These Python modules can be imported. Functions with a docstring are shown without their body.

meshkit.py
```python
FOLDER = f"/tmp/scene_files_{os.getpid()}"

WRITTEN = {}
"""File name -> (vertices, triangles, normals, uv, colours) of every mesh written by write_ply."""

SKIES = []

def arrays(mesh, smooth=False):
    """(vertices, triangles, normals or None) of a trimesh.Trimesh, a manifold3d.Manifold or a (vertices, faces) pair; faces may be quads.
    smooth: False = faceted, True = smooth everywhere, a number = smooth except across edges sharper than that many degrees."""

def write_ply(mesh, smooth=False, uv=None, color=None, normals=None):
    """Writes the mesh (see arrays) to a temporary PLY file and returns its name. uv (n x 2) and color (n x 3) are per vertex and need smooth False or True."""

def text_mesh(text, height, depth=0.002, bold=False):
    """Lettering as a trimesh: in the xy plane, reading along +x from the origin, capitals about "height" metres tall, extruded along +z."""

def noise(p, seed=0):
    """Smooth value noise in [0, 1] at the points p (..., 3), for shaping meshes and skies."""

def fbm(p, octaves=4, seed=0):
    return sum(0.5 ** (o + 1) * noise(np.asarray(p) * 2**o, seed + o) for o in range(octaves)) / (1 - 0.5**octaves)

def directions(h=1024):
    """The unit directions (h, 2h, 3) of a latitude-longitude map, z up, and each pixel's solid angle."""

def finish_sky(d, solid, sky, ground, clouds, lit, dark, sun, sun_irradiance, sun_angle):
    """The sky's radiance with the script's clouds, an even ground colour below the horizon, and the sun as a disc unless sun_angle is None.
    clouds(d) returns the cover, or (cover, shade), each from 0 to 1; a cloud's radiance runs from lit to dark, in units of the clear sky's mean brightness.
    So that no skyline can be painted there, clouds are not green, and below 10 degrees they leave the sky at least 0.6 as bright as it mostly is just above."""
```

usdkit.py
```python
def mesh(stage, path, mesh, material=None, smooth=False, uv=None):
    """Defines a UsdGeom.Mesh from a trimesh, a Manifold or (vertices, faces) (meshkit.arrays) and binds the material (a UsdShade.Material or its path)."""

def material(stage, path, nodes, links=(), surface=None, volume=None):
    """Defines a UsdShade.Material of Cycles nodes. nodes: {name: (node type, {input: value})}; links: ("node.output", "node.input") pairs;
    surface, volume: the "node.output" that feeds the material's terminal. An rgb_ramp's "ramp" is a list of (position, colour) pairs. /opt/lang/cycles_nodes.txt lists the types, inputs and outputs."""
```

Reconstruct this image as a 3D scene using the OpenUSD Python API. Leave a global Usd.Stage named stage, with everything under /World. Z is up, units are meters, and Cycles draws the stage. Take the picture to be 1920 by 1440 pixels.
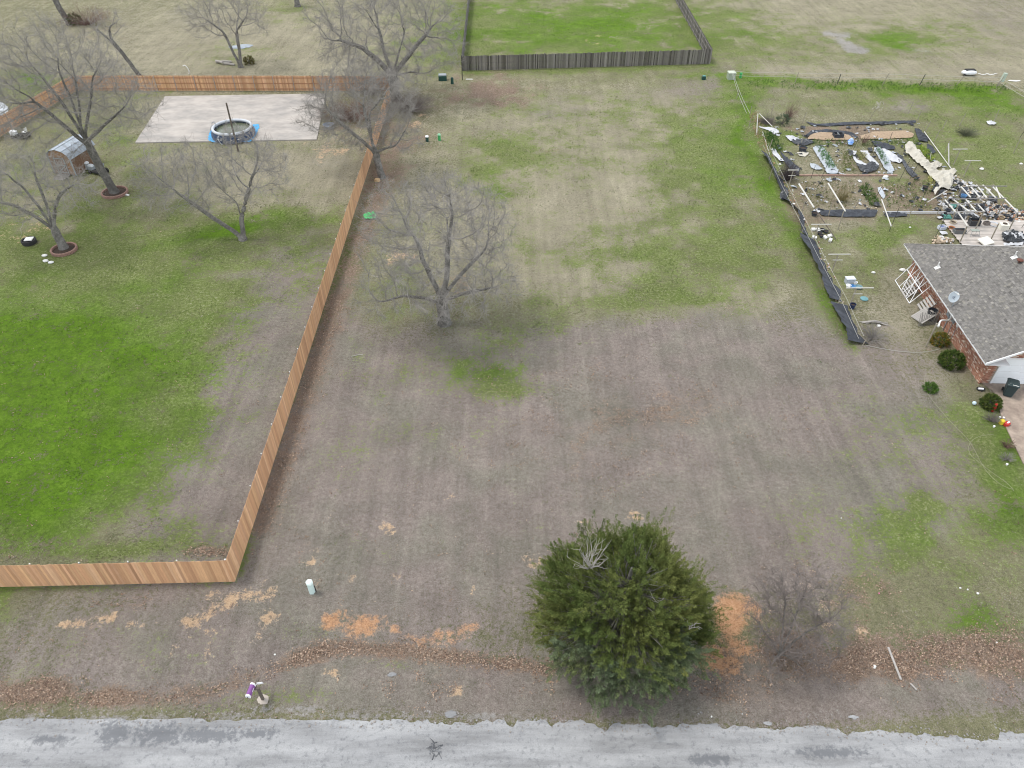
import math, random
import numpy as np
import trimesh
import usdkit, meshkit
from pxr import Usd, UsdGeom, UsdLux, UsdShade, Gf, Sdf, Vt
from scipy.spatial import cKDTree, Delaunay
from shapely.geometry import Polygon
import shapely

stage = Usd.Stage.CreateInMemory()
UsdGeom.SetStageUpAxis(stage, 'Z')
UsdGeom.SetStageMetersPerUnit(stage, 1.0)
UsdGeom.Xform.Define(stage, '/World')
UsdGeom.Scope.Define(stage, '/World/Looks')

# ------------------------------------------------------------------ camera, sky, sun, exposure
CAM_H, PITCH, FPX = 33.0, math.radians(41.3), 1378.0     # metres above ground, below the horizon, focal length in px of a 1920 px frame
cam = UsdGeom.Camera.Define(stage, '/World/camera')
cam.CreateHorizontalApertureAttr(36.0)
cam.CreateVerticalApertureAttr(27.0)
cam.CreateFocalLengthAttr(36.0 * FPX / 1920.0)
cam.CreateClippingRangeAttr(Gf.Vec2f(0.1, 20000.0))
cam.AddTranslateOp().Set(Gf.Vec3d(0, 0, CAM_H))
cam.AddRotateXOp().Set(90.0 - math.degrees(PITCH))
cam.CreateExposureAttr(0.86)

SUN_DIR = np.array([-0.42, 0.12, 0.90]); SUN_DIR /= np.linalg.norm(SUN_DIR)
SUN_EL = math.asin(SUN_DIR[2]); SUN_ROT = math.atan2(SUN_DIR[0], SUN_DIR[1])
dome = UsdLux.DomeLight.Define(stage, '/World/sky')
dome.CreateIntensityAttr(1.0)
sky_mat = usdkit.material(stage, '/World/Looks/overcast_sky', {
    'sky': ('sky_texture', {'sky_type': 'single_scattering', 'sun_disc': False, 'sun_elevation': SUN_EL, 'sun_rotation': SUN_ROT,
                            'air_density': 1.0, 'aerosol_density': 2.0, 'ozone_density': 1.0}),
    'tc': ('texture_coordinate', {}),
    'n': ('noise_texture', {'scale': 2.2, 'detail': 6.0, 'roughness': 0.6}),
    'r': ('rgb_ramp', {'ramp': [(0.30, (6.2, 6.5, 7.0)), (0.7, (8.6, 8.9, 9.3))]}),
    'm': ('mix_color', {'fac': 0.86, 'use_clamp': False}),
    'bg': ('background_shader', {'strength': 0.10})},
    [('tc.generated', 'n.vector'), ('n.fac', 'r.fac'), ('sky.color', 'm.a'), ('r.color', 'm.b'), ('m.result', 'bg.color')], surface='bg.background')
UsdShade.MaterialBindingAPI.Apply(dome.GetPrim()).Bind(sky_mat)
dome.GetPrim().SetCustomDataByKey('kind', 'structure')
dome.GetPrim().SetCustomDataByKey('label', 'even pale overcast sky above the whole neighbourhood')
sun = UsdLux.DistantLight.Define(stage, '/World/sun')
sun.CreateIntensityAttr(0.40); sun.CreateAngleAttr(14.0); sun.CreateNormalizeAttr(True)
sun.CreateColorAttr(Gf.Vec3f(1.0, 0.96, 0.90))
z_ = Gf.Vec3d(*map(float, SUN_DIR))
sun.AddOrientOp().Set(Gf.Quatf(Gf.Rotation(Gf.Vec3d(0, 0, 1), z_).GetQuat()))

rng = np.random.default_rng(20250301)
SN, CS = math.sin(PITCH), math.cos(PITCH)


def G(px, py, z=0.0):
    """The place at height z that stands at pixel (px, py) of the 1920 x 1440 photograph."""
    a, b = (px - 960) / FPX, (py - 720) / FPX
    t = (CAM_H - z) / (SN + b * CS)
    return np.array([t * a, t * (CS - b * SN), z])


def PIX(x, y, z=0.0):
    d = CAM_H - z
    zc = np.maximum(y * CS + d * SN, 1.0)
    return 960 + FPX * x / zc, 720 + FPX * (d * CS - y * SN) / zc


def HT(py_base, py_top):
    """Height of an upright thing whose foot and top show at these rows."""
    y = G(960, py_base)[1]
    b = (py_top - 720) / FPX
    return CAM_H - y * (SN + b * CS) / (CS - b * SN)


# ------------------------------------------------------------------ writing prims
used = {}


def numbered(parent, name):
    k = (parent, name)
    n = used.get(k, 0); used[k] = n + 1
    return name if n == 0 else f'{name}_{n:03d}'


class Thing:
    def __init__(s, prim, loc):
        s.prim, s.loc, s.path = prim, np.asarray(loc, float), str(prim.GetPath())


def tag(prim, label=None, cat=None, group=None, kind=None):
    for k, v in (('label', label), ('category', cat), ('group', group), ('kind', kind)):
        if v:
            prim.SetCustomDataByKey(k, v)


def thing(name, label, cat, loc=(0, 0, 0), group=None, rotz=0.0, kind=None):
    p = '/World/' + numbered('/World', name)
    x = UsdGeom.Xform.Define(stage, p)
    x.AddTranslateOp().Set(Gf.Vec3d(*map(float, loc)))
    if rotz:
        x.AddRotateZOp().Set(float(rotz))
    tag(x.GetPrim(), label, cat, group, kind)
    t = Thing(x.GetPrim(), loc if not rotz else loc)
    t.rot = rotz
    return t


def part(parent, name, mesh, m, label=None, kind=None, smooth=False, local=False, tint=None, attr=None):
    """A mesh under a thing (or under a part); vertices are in world metres unless local."""
    v, f = mesh
    v = np.asarray(v, float)
    if not local:
        v = v - parent.loc
    p = parent.path + '/' + numbered(parent.path, name)
    g = usdkit.mesh(stage, p, (v, f), m, smooth=smooth)
    if tint is not None:
        UsdGeom.PrimvarsAPI(g).CreatePrimvar('tint', Sdf.ValueTypeNames.Color3fArray, 'vertex').Set(Vt.Vec3fArray.FromNumpy(np.asarray(tint, np.float32)))
    tag(g.GetPrim(), label, None, None, kind)
    return Thing(g.GetPrim(), parent.loc if not local else (0, 0, 0))


def single(name, mesh, m, label, cat, loc=None, group=None, kind=None, smooth=False, tint=None):
    """A thing that is one mesh."""
    v, f = mesh
    v = np.asarray(v, float)
    loc = np.array([*v[:, :2].mean(0), v[:, 2].min()]) if loc is None else np.asarray(loc, float)
    p = '/World/' + numbered('/World', name)
    g = usdkit.mesh(stage, p, (v - loc, f), m, smooth=smooth)
    UsdGeom.Xformable(g).AddTranslateOp().Set(Gf.Vec3d(*map(float, loc)))
    if tint is not None:
        UsdGeom.PrimvarsAPI(g).CreatePrimvar('tint', Sdf.ValueTypeNames.Color3fArray, 'vertex').Set(Vt.Vec3fArray.FromNumpy(np.asarray(tint, np.float32)))
    tag(g.GetPrim(), label, cat, group, kind)
    return Thing(g.GetPrim(), loc)


def copies(proto, spots, labels, cat, group):
    """Further instances of a thing with its parts: spots = [(loc, rotz)]."""
    base = proto.path.rsplit('/', 1)[1]
    out = []
    for (loc, rz), lab in zip(spots, labels):
        p = '/World/' + numbered('/World', base)
        x = UsdGeom.Xform.Define(stage, p)
        x.GetPrim().GetReferences().AddInternalReference(proto.prim.GetPath())
        x.ClearXformOpOrder()
        x.AddTranslateOp().Set(Gf.Vec3d(*map(float, loc)))
        r = x.GetPrim().GetAttribute('xformOp:rotateZ')
        (UsdGeom.XformOp(r) if r else x.AddRotateZOp()).Set(float(rz))
        if r:
            x.SetXformOpOrder([UsdGeom.XformOp(x.GetPrim().GetAttribute('xformOp:translate')), UsdGeom.XformOp(r)])
        x.GetPrim().SetInstanceable(True)
        tag(x.GetPrim(), lab, cat, group)
        out.append(x)
    return out


# ------------------------------------------------------------------ shapes: every one returns (vertices, triangles)
BOXF = np.array([[0, 2, 1], [0, 3, 2], [4, 5, 6], [4, 6, 7], [0, 1, 5], [0, 5, 4], [1, 2, 6], [1, 6, 5], [2, 3, 7], [2, 7, 6], [3, 0, 4], [3, 4, 7]])


def cat(ms):
    vs, fs, n = [], [], 0
    for v, f in ms:
        vs.append(np.asarray(v, float)); fs.append(np.asarray(f, int) + n); n += len(v)
    return np.vstack(vs), np.vstack(fs)


def rotz(v, a, c=(0, 0, 0)):
    c = np.asarray(c, float); v = np.asarray(v, float) - c
    s, k = math.sin(a), math.cos(a)
    return np.stack([v[:, 0] * k - v[:, 1] * s, v[:, 0] * s + v[:, 1] * k, v[:, 2]], 1) + c


def move(m, d):
    return np.asarray(m[0]) + np.asarray(d, float), m[1]


def turn(m, a, c=(0, 0, 0)):
    return rotz(m[0], a, c), m[1]


def tilt(m, axis, ang, c=(0, 0, 0)):
    R = trimesh.transformations.rotation_matrix(ang, axis, c)
    return trimesh.transform_points(np.asarray(m[0], float), R), m[1]


def box(c, s, rz=0.0):
    x, y, z = np.asarray(s, float) / 2
    v = np.array([[-x, -y, -z], [x, -y, -z], [x, y, -z], [-x, y, -z], [-x, -y, z], [x, -y, z], [x, y, z], [-x, y, z]])
    return rotz(v, rz) + np.asarray(c, float), BOXF


def cbox(c, s, rz=0.0, b=0.02, taper=1.0):
    """A box with chamfered upright and top edges; taper narrows its foot."""
    x, y, z = np.asarray(s, float) / 2
    def ring(x, y, z, b):
        return [[-x + b, -y, z], [x - b, -y, z], [x, -y + b, z], [x, y - b, z], [x - b, y, z], [-x + b, y, z], [-x, y - b, z], [-x, -y + b, z]]
    v = np.array(ring(x * taper, y * taper, -z, b) + ring(x, y, z - b, b) + ring(x - b, y - b, z, b))
    f = []
    for k in range(2):
        for i in range(8):
            j = (i + 1) % 8; a = k * 8
            f += [[a + i, a + j, a + 8 + j], [a + i, a + 8 + j, a + 8 + i]]
    for i in range(1, 7):
        f += [[16, 16 + i, 16 + i + 1], [0, i + 1, i]]
    return rotz(v, rz) + np.asarray(c, float), np.array(f)


def frame_of(d):
    d = d / (np.linalg.norm(d, axis=-1, keepdims=True) + 1e-12)
    h = np.where(np.abs(d[..., 2:]) < 0.9, np.array([0, 0, 1.0]), np.array([1.0, 0, 0]))
    a = np.cross(d, h); a /= np.linalg.norm(a, axis=-1, keepdims=True) + 1e-12
    return d, a, np.cross(d, a)


def tubes(P, R, sides=4, cap=True):
    """Many polylines of the same length at once: P (n, k, 3), R (n, k)."""
    P = np.asarray(P, float); n, k = P.shape[:2]
    R = np.broadcast_to(np.asarray(R, float), (n, k))
    T = np.gradient(P, axis=1)
    _, A, B = frame_of(T)
    ang = np.arange(sides) * 2 * np.pi / sides
    V = P[:, :, None] + R[:, :, None, None] * (np.cos(ang)[None, None, :, None] * A[:, :, None] + np.sin(ang)[None, None, :, None] * B[:, :, None])
    i, j, s = np.meshgrid(np.arange(n), np.arange(k - 1), np.arange(sides), indexing='ij')
    o = (i * k + j) * sides
    a, b = o + s, o + (s + 1) % sides
    F = np.stack([np.stack([a, b, b + sides], -1), np.stack([a, b + sides, a + sides], -1)], -2).reshape(-1, 3)
    if cap:
        m = np.arange(n)[:, None] * k * sides
        q = np.arange(1, sides - 1)[None]
        F = np.vstack([F, np.stack([m + 0 * q, m + q + 1, m + q], -1).reshape(-1, 3),
                       np.stack([m + (k - 1) * sides + 0 * q, m + (k - 1) * sides + q, m + (k - 1) * sides + q + 1], -1).reshape(-1, 3)])
    return V.reshape(-1, 3), F


def tube(pts, r, sides=6):
    pts = np.asarray(pts, float)
    r = np.broadcast_to(np.asarray(r, float), (len(pts),))
    return tubes(pts[None], r[None], sides)


def lathe(profile, sides=20, c=(0, 0, 0), sx=1.0, sy=1.0):
    """profile [(r, z)...] spun round z."""
    a = np.arange(sides) * 2 * np.pi / sides
    v = np.array([[r * math.cos(t) * sx, r * math.sin(t) * sy, z] for r, z in profile for t in a]) + np.asarray(c, float)
    f = []
    for k in range(len(profile) - 1):
        for i in range(sides):
            j = (i + 1) % sides
            f += [[k * sides + i, k * sides + j, (k + 1) * sides + j], [k * sides + i, (k + 1) * sides + j, (k + 1) * sides + i]]
    return v, np.array(f)


def bent(pts, n=12):
    """A smooth line through the points."""
    from scipy.interpolate import splprep, splev
    pts = np.asarray(pts, float)
    k = min(3, len(pts) - 1)
    tck, _ = splprep(pts.T, s=0, k=k)
    return np.stack(splev(np.linspace(0, 1, n), tck), 1)


def cloth(poly, step=0.18, amp=0.12, base=0.02, freq=1.6, seed=0, holes=()):
    """A crumpled sheet over the ground outline poly (world xy): folds with a rumpled height, edges close to the ground."""
    pg = Polygon(np.asarray(poly)[:, :2], [np.asarray(h)[:, :2] for h in holes]).buffer(0)
    r = np.random.default_rng(seed)
    x0, y0, x1, y1 = pg.bounds
    gx, gy = np.meshgrid(np.arange(x0, x1 + step, step), np.arange(y0, y1 + step, step))
    q = np.stack([gx.ravel(), gy.ravel()], 1) + r.uniform(-.3, .3, (gx.size, 2)) * step
    q = q[shapely.contains_xy(pg.buffer(-step * .3), q[:, 0], q[:, 1])]
    rings = [pg.exterior] if pg.geom_type == 'Polygon' else [g.exterior for g in pg.geoms]
    if pg.geom_type == 'Polygon':
        rings += list(pg.interiors)
    edge = np.vstack([[ring.interpolate(t).coords[0][:2] for t in np.arange(0, ring.length, step)] for ring in rings])
    edge = edge + r.uniform(-.25, .25, edge.shape) * step
    q = np.vstack([q, edge])
    t = Delaunay(q).simplices
    c = q[t].mean(1)
    t = t[shapely.contains_xy(pg, c[:, 0], c[:, 1])]
    d = np.minimum(np.array(shapely.distance(pg.boundary, shapely.points(q))) / (3 * step), 1)
    p3 = np.column_stack([q * freq, np.full(len(q), seed * 7.3)])
    ridge = 1 - np.abs(2 * meshkit.fbm(p3, 3, seed) - 1) * 2.2
    z = base + amp * (0.25 + 0.75 * d) * np.clip(ridge, 0, 1) + amp * 0.4 * meshkit.noise(p3 * 4, seed + 5)
    cr = np.cross(q[t[:, 1]] - q[t[:, 0]], q[t[:, 2]] - q[t[:, 0]])
    t = np.where(cr[:, None] < 0, t[:, ::-1], t)
    return np.column_stack([q, z]), t


def px_poly(pts, z=0.0):
    return np.array([G(x, y, z) for x, y in pts])


# ------------------------------------------------------------------ materials
LK = '/World/Looks/'


def pm(name, col, rough=0.7, var=0.18, scale=4.0, spec=0.25, metal=0.0, bump=0.0, col2=None, island=0.0, stretch=None, tint=False, bscale=None, thr=(0.42, 0.62)):
    """Principled material with uneven tone (noise), optional second colour in patches, per-piece tone and fine relief."""
    n = {'g': ('geometry', {}), 'n': ('noise_texture', {'scale': scale, 'detail': 5.0, 'roughness': 0.65}),
         'v': ('map_range', {'from_min': 0.25, 'from_max': 0.75, 'to_min': 1 - var, 'to_max': 1 + var}),
         'c': ('color', {'value': col}), 'm': ('mix_color', {'blend_type': 'multiply', 'fac': 1.0, 'use_clamp': False}),
         'p': ('principled_bsdf', {'roughness': rough, 'metallic': metal, 'specular_ior_level': spec})}
    l = [('n.fac', 'v.value'), ('v.result', 'm.b')]
    src = 'g.position'
    if stretch:
        n['map'] = ('mapping', {'scale': stretch})
        l += [('g.position', 'map.vector')]; src = 'map.vector'
    l += [(src, 'n.vector')]
    out = 'c.color'
    if tint:
        n['at'] = ('attribute', {'attribute': 'tint'}); out = 'at.color'
    if col2 is not None:
        n['n2'] = ('noise_texture', {'scale': scale * 0.35, 'detail': 6.0, 'roughness': 0.7})
        n['r2'] = ('map_range', {'from_min': thr[0], 'from_max': thr[1], 'clamp': True})
        n['c2'] = ('color', {'value': col2}); n['m2'] = ('mix_color', {'use_clamp': False})
        l += [(src, 'n2.vector'), ('n2.fac', 'r2.value'), ('r2.result', 'm2.fac'), (out, 'm2.a'), ('c2.color', 'm2.b')]
        out = 'm2.result'
    l += [(out, 'm.a'), ('m.result', 'p.base_color')]
    if bump:
        n['nb'] = ('noise_texture', {'scale': bscale or scale * 3, 'detail': 4.0})
        n['b'] = ('bump', {'strength': 0.6, 'distance': bump})
        l += [(src, 'nb.vector'), ('nb.fac', 'b.height'), ('b.normal', 'p.normal')]
    return usdkit.material(stage, LK + name, n, l, surface='p.BSDF')

# ------------------------------------------------------------------ what grows or lies where (patches given by where they show in the photograph)
# class: 0 green, 1 tan straw, 2 mauve dormant, 3 leaves, 4 orange sand, 5 red clay, 6 pale bare/gravel, 7 dark dirt
BLOB = [
 # lush lawn in the left yard
 (0, 130, 760, 250, 190, -12, 1.25), (0, 60, 640, 200, 110, 0, .8), (0, 250, 640, 190, 90, -25, .65), (0, 60, 920, 190, 90, -10, .95), (0, 200, 850, 130, 110, -30, .5),
 (0, 330, 540, 220, 70, -8, .55), (0, 430, 428, 130, 20, -8, .95), (0, 150, 520, 200, 60, 0, .5), (0, 560, 470, 80, 60, -30, .5), (0, 30, 470, 120, 60, 0, .45),
 (0, 250, 1020, 190, 30, 0, .35), (0, 390, 1000, 60, 40, 0, .3), (0, 300, 400, 170, 60, 0, .4), (0, 560, 380, 90, 40, 0, .3), (0, 40, 340, 140, 80, 0, .42), (0, 230, 270, 60, 60, 0, .4), (0, 60, 190, 150, 60, 0, .35), (0, 70, 150, 60, 16, 0, .55),
 (0, 330, 175, 300, 12, 0, .35), (0, 470, 275, 150, 14, 0, .35),
 # the vacant lot
 (0, 1320, 335, 110, 70, 0, .62), (0, 1360, 275, 90, 60, 20, .6), (0, 1180, 470, 150, 55, 0, .42), (0, 1245, 560, 90, 30, 0, .5), (0, 1330, 470, 110, 60, 0, .38), (0, 920, 350, 50, 45, 20, .62), (0, 960, 460, 60, 60, 0, .3),
 (0, 890, 690, 90, 32, -5, .62), (0, 1000, 630, 80, 50, -20, .45), (0, 960, 715, 70, 22, 0, .4), (0, 1090, 580, 110, 40, 0, .4), (0, 760, 420, 100, 90, 0, .28), (0, 780, 560, 80, 60, 0, .28), (0, 1000, 300, 120, 40, 0, .42), (0, 950, 240, 120, 40, 0, .3), (0, 1080, 190, 130, 30, 0, .35), (0, 1250, 220, 120, 40, 0, .3), (0, 1420, 500, 70, 90, 20, .35), (0, 700, 680, 60, 60, 0, .2), (0, 830, 790, 120, 40, 0, .2),
 # far yard inside the weathered fence, far field
 (0, 1080, 55, 250, 60, 0, 1.5), (0, 860, 60, 30, 90, 0, .4), (0, 1560, 95, 190, 40, 0, .40), (0, 1690, 72, 60, 20, 0, .7), (0, 1360, 60, 70, 60, 0, .35), (0, 1760, 60, 150, 30, 0, .3), (0, 540, 20, 60, 20, 0, .5), (0, 790, 120, 60, 40, 0, .45), (0, 430, 100, 60, 30, 0, .35),
 # garden plot borders and the right yard
 (0, 1600, 162, 240, 9, 3, .95), (0, 1600, 195, 200, 22, 0, .55), (0, 1850, 185, 110, 20, 12, .85), (0, 1395, 165, 50, 12, 10, .9), (0, 1385, 225, 30, 70, 0, .7), (0, 1870, 330, 90, 70, 0, .6), (0, 1780, 250, 90, 60, 0, .5), (0, 1600, 440, 120, 22, 0, .6), (0, 1690, 430, 60, 18, 0, .6), (0, 1640, 500, 80, 50, 0, .4), (0, 1560, 560, 30, 60, 0, .4), (0, 1440, 270, 40, 40, 0, .5), (0, 1650, 480, 50, 40, 0, .3), (0, 1880, 240, 60, 60, 0, .45),
 (0, 1900, 900, 45, 100, 0, 1.0), (0, 1860, 800, 60, 40, 0, .7), (0, 1790, 750, 60, 40, 0, .4), (0, 1830, 1000, 130, 80, 0, .45), (0, 1660, 1090, 60, 40, 0, .4), (0, 1700, 1000, 70, 50, 0, .3), (0, 1850, 1160, 120, 30, 0, .5), (0, 1790, 1190, 100, 25, 0, .45), (0, 1780, 860, 60, 60, 0, .35), (0, 1700, 800, 40, 20, 0, .4),
 (0, 1610, 980, 110, 70, 0, .28), (0, 490, 1315, 130, 16, 0, .5), (0, 320, 1330, 130, 10, 0, .35), (0, 30, 1270, 40, 20, 0, .4), (0, 190, 1300, 90, 14, 0, .3), (0, 10, 1130, 25, 30, 0, .5),
 (0, 720, 1230, 70, 14, 0, .3), (0, 560, 1200, 50, 14, 0, .45), (0, 740, 1040, 80, 40, 0, .16), (0, 1150, 890, 500, 100, 0, .06), (0, 600, 840, 90, 60, 0, .12),
 # straw
 (1, 1140, 420, 190, 90, 0, .5), (1, 1050, 530, 140, 60, 0, .45), (1, 1240, 640, 200, 60, -10, .3), (1, 1390, 560, 90, 60, 0, .45), (1, 1080, 360, 110, 50, 0, .45), (1, 1150, 250, 250, 70, 0, .5), (1, 900, 420, 150, 140, 0, .3), (1, 760, 500, 100, 100, 0, .28),
 (1, 500, 90, 350, 70, 0, .5), (1, 600, 320, 130, 60, 0, .45), (1, 430, 350, 200, 60, 0, .4), (1, 60, 400, 90, 70, 0, .55), (1, 1500, 40, 500, 60, 0, .45), (1, 1600, 380, 160, 60, 0, .5), (1, 1690, 580, 50, 90, 10, .55), (1, 1640, 470, 80, 30, 0, .3), (1, 1790, 700, 60, 40, 0, .4), (1, 1860, 640, 40, 30, 0, .2), (1, 1180, 20, 60, 20, 0, .3), (1, 1560, 640, 100, 60, 0, .25), (1, 1690, 720, 100, 90, 0, .35), (1, 1640, 1000, 200, 160, 0, .28), (1, 1130, 78, 50, 7, -10, .55), (1, 960, 30, 60, 16, 0, .3), (1, 320, 230, 100, 90, 0, .25), (1, 1480, 800, 220, 90, 0, .18), (1, 640, 700, 80, 120, 10, .14), (1, 1850, 120, 150, 60, 0, .3),
 # mauve dormant turf
 (2, 1150, 860, 560, 210, 0, 1.0), (2, 750, 900, 330, 260, 0, .9), (2, 1400, 680, 260, 90, 0, .7), (2, 500, 680, 110, 200, 20, .75), (2, 560, 560, 60, 120, 15, .5), (2, 300, 1180, 420, 110, 0, .75), (2, 1450, 980, 220, 140, 0, .8), (2, 350, 940, 130, 90, -20, .6), (2, 1700, 880, 170, 120, 0, .55), (2, 1080, 395, 130, 50, 0, .16), (1, 1080, 400, 150, 70, 0, .3), (2, 1160, 180, 220, 30, 0, .4), (2, 1440, 210, 70, 60, 0, .4), (2, 1000, 1290, 900, 60, 0, .8), (2, 1700, 200, 70, 18, 0, .9), (2, 1340, 150, 90, 40, 0, .5), (2, 1450, 1290, 500, 60, 0, .8), (2, 1880, 40, 140, 60, 0, .5), (2, 1430, 430, 40, 60, 0, .25), (2, 1050, 215, 60, 20, 0, .45), (2, 620, 300, 90, 40, 0, .4),
 # fallen leaves
 (3, 1250, 770, 210, 70, 10, .34), (3, 1080, 830, 160, 80, 0, .25), (3, 930, 165, 85, 28, 10, .95), (3, 860, 185, 80, 22, 0, .6), (3, 735, 300, 45, 70, 0, .7), (3, 850, 530, 45, 40, 0, .5), (3, 730, 530, 70, 90, 0, .25), (3, 780, 240, 60, 40, 0, .4), (3, 640, 230, 60, 40, 0, .6), (3, 390, 1043, 60, 9, -3, .95), (3, 20, 1048, 30, 8, 0, .6),
 (3, 1700, 1225, 280, 42, 0, .5), (3, 1560, 1200, 130, 60, 0, .5), (3, 1880, 1240, 110, 40, 0, .7), (3, 1640, 1110, 45, 50, 0, .45), (3, 1340, 1300, 110, 30, 0, .5), (3, 860, 1280, 180, 40, 0, .35), (3, 230, 1135, 70, 12, 0, .5), (3, 60, 1290, 90, 20, 0, .8), (3, 560, 1100, 30, 18, 0, .5), (3, 850, 700, 130, 50, 0, .2), (3, 1150, 400, 60, 16, 0, .45), (3, 1000, 285, 60, 8, 0, .7), (3, 170, 60, 90, 20, 0, .5), (3, 240, 1290, 130, 18, 0, .6), (3, 1510, 1130, 110, 70, 0, .3),
 (3, 560, 1010, 30, 60, 10, .3), (3, 1290, 380, 40, 16, 0, .3), (3, 1240, 345, 16, 8, 0, .5),
 # orange sand, red clay
 (4, 170, 1166, 34, 16, -10, 1.0), (4, 115, 1176, 22, 12, 0, .95), (4, 210, 1156, 14, 10, 0, .9), (4, 258, 1166, 18, 8, -25, .8), (4, 288, 1166, 12, 8, 0, .8), (4, 345, 1162, 28, 10, 0, .9), (4, 375, 1154, 28, 12, -10, .95), (4, 396, 1180, 14, 7, 0, .8), (4, 345, 1188, 14, 10, 0, .8), (4, 400, 1130, 26, 16, 25, .95), (4, 450, 1125, 45, 16, -25, .85), (4, 495, 1165, 20, 24, 25, .95), (4, 472, 1205, 16, 14, -30, .8), (4, 398, 1218, 12, 22, 25, .8), (4, 330, 1216, 8, 20, 10, .5), (4, 500, 1110, 30, 12, -30, .7), (4, 478, 1096, 10, 8, 0, .6),
 (4, 714, 1004, 13, 16, 0, .95), (4, 758, 1004, 18, 8, 0, .8), (4, 727, 1036, 12, 6, -20, .7), (4, 700, 1068, 12, 10, 0, .6), (4, 730, 1078, 14, 8, 0, .6), (4, 645, 1085, 14, 14, -30, .7), (4, 838, 1090, 10, 8, 0, .6), (4, 876, 1110, 8, 12, 0, .6), (4, 940, 1050, 60, 12, 0, .5), (4, 1000, 1058, 24, 18, 0, .65), (4, 1190, 966, 46, 12, 5, .7), (4, 1090, 976, 24, 8, 0, .6), (4, 848, 936, 14, 10, 0, .7), (4, 862, 1290, 14, 12, 0, .8), (4, 830, 1245, 18, 6, 0, .5), (4, 620, 1270, 40, 10, 0, .6), (4, 650, 1300, 26, 6, 0, .5), (4, 592, 1130, 12, 8, 0, .5), (4, 580, 1030, 10, 26, 15, .5), (4, 556, 1062, 14, 14, 0, .5), (4, 516, 770, 9, 9, 0, .9), (4, 540, 720, 9, 9, 0, .7), (4, 552, 672, 8, 10, 0, .8), (4, 480, 875, 10, 6, 0, .6), (4, 632, 274, 40, 9, 0, .8), (4, 620, 290, 26, 8, 0, .7), (4, 780, 228, 24, 7, 0, .95), (4, 765, 490, 36, 18, 0, .5), (4, 730, 490, 40, 20, 0, .4), (4, 1530, 1090, 40, 20, 10, .5), (4, 1545, 1160, 40, 24, 0, .5), (4, 1615, 1190, 22, 14, 0, .7), (4, 1555, 1105, 8, 26, 0, .6), (4, 1450, 1150, 26, 10, 0, .5), (4, 40, 420, 50, 40, 0, .45), (4, 1455, 70, 40, 20, 0, .1), (4, 1110, 76, 40, 10, -10, .45), (4, 240, 285, 24, 8, 0, .4), (4, 15, 320, 20, 16, 0, .6),
 (5, 632, 1174, 36, 16, 5, .95), (5, 600, 1180, 16, 12, 0, .8), (5, 672, 1180, 20, 16, 0, .85), (5, 725, 1168, 26, 12, 0, .95), (5, 790, 1182, 40, 12, 0, .55), (5, 840, 1185, 40, 14, 0, .5), (5, 880, 1172, 30, 10, 0, .45), (5, 1372, 1195, 36, 62, 8, 1.05), (5, 1380, 1125, 40, 26, 0, .85), (5, 1350, 1250, 40, 20, 0, .8), (5, 1440, 1200, 40, 40, 0, .3), (5, 1020, 1262, 22, 8, 0, .6),
 # pale bare or stony
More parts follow.
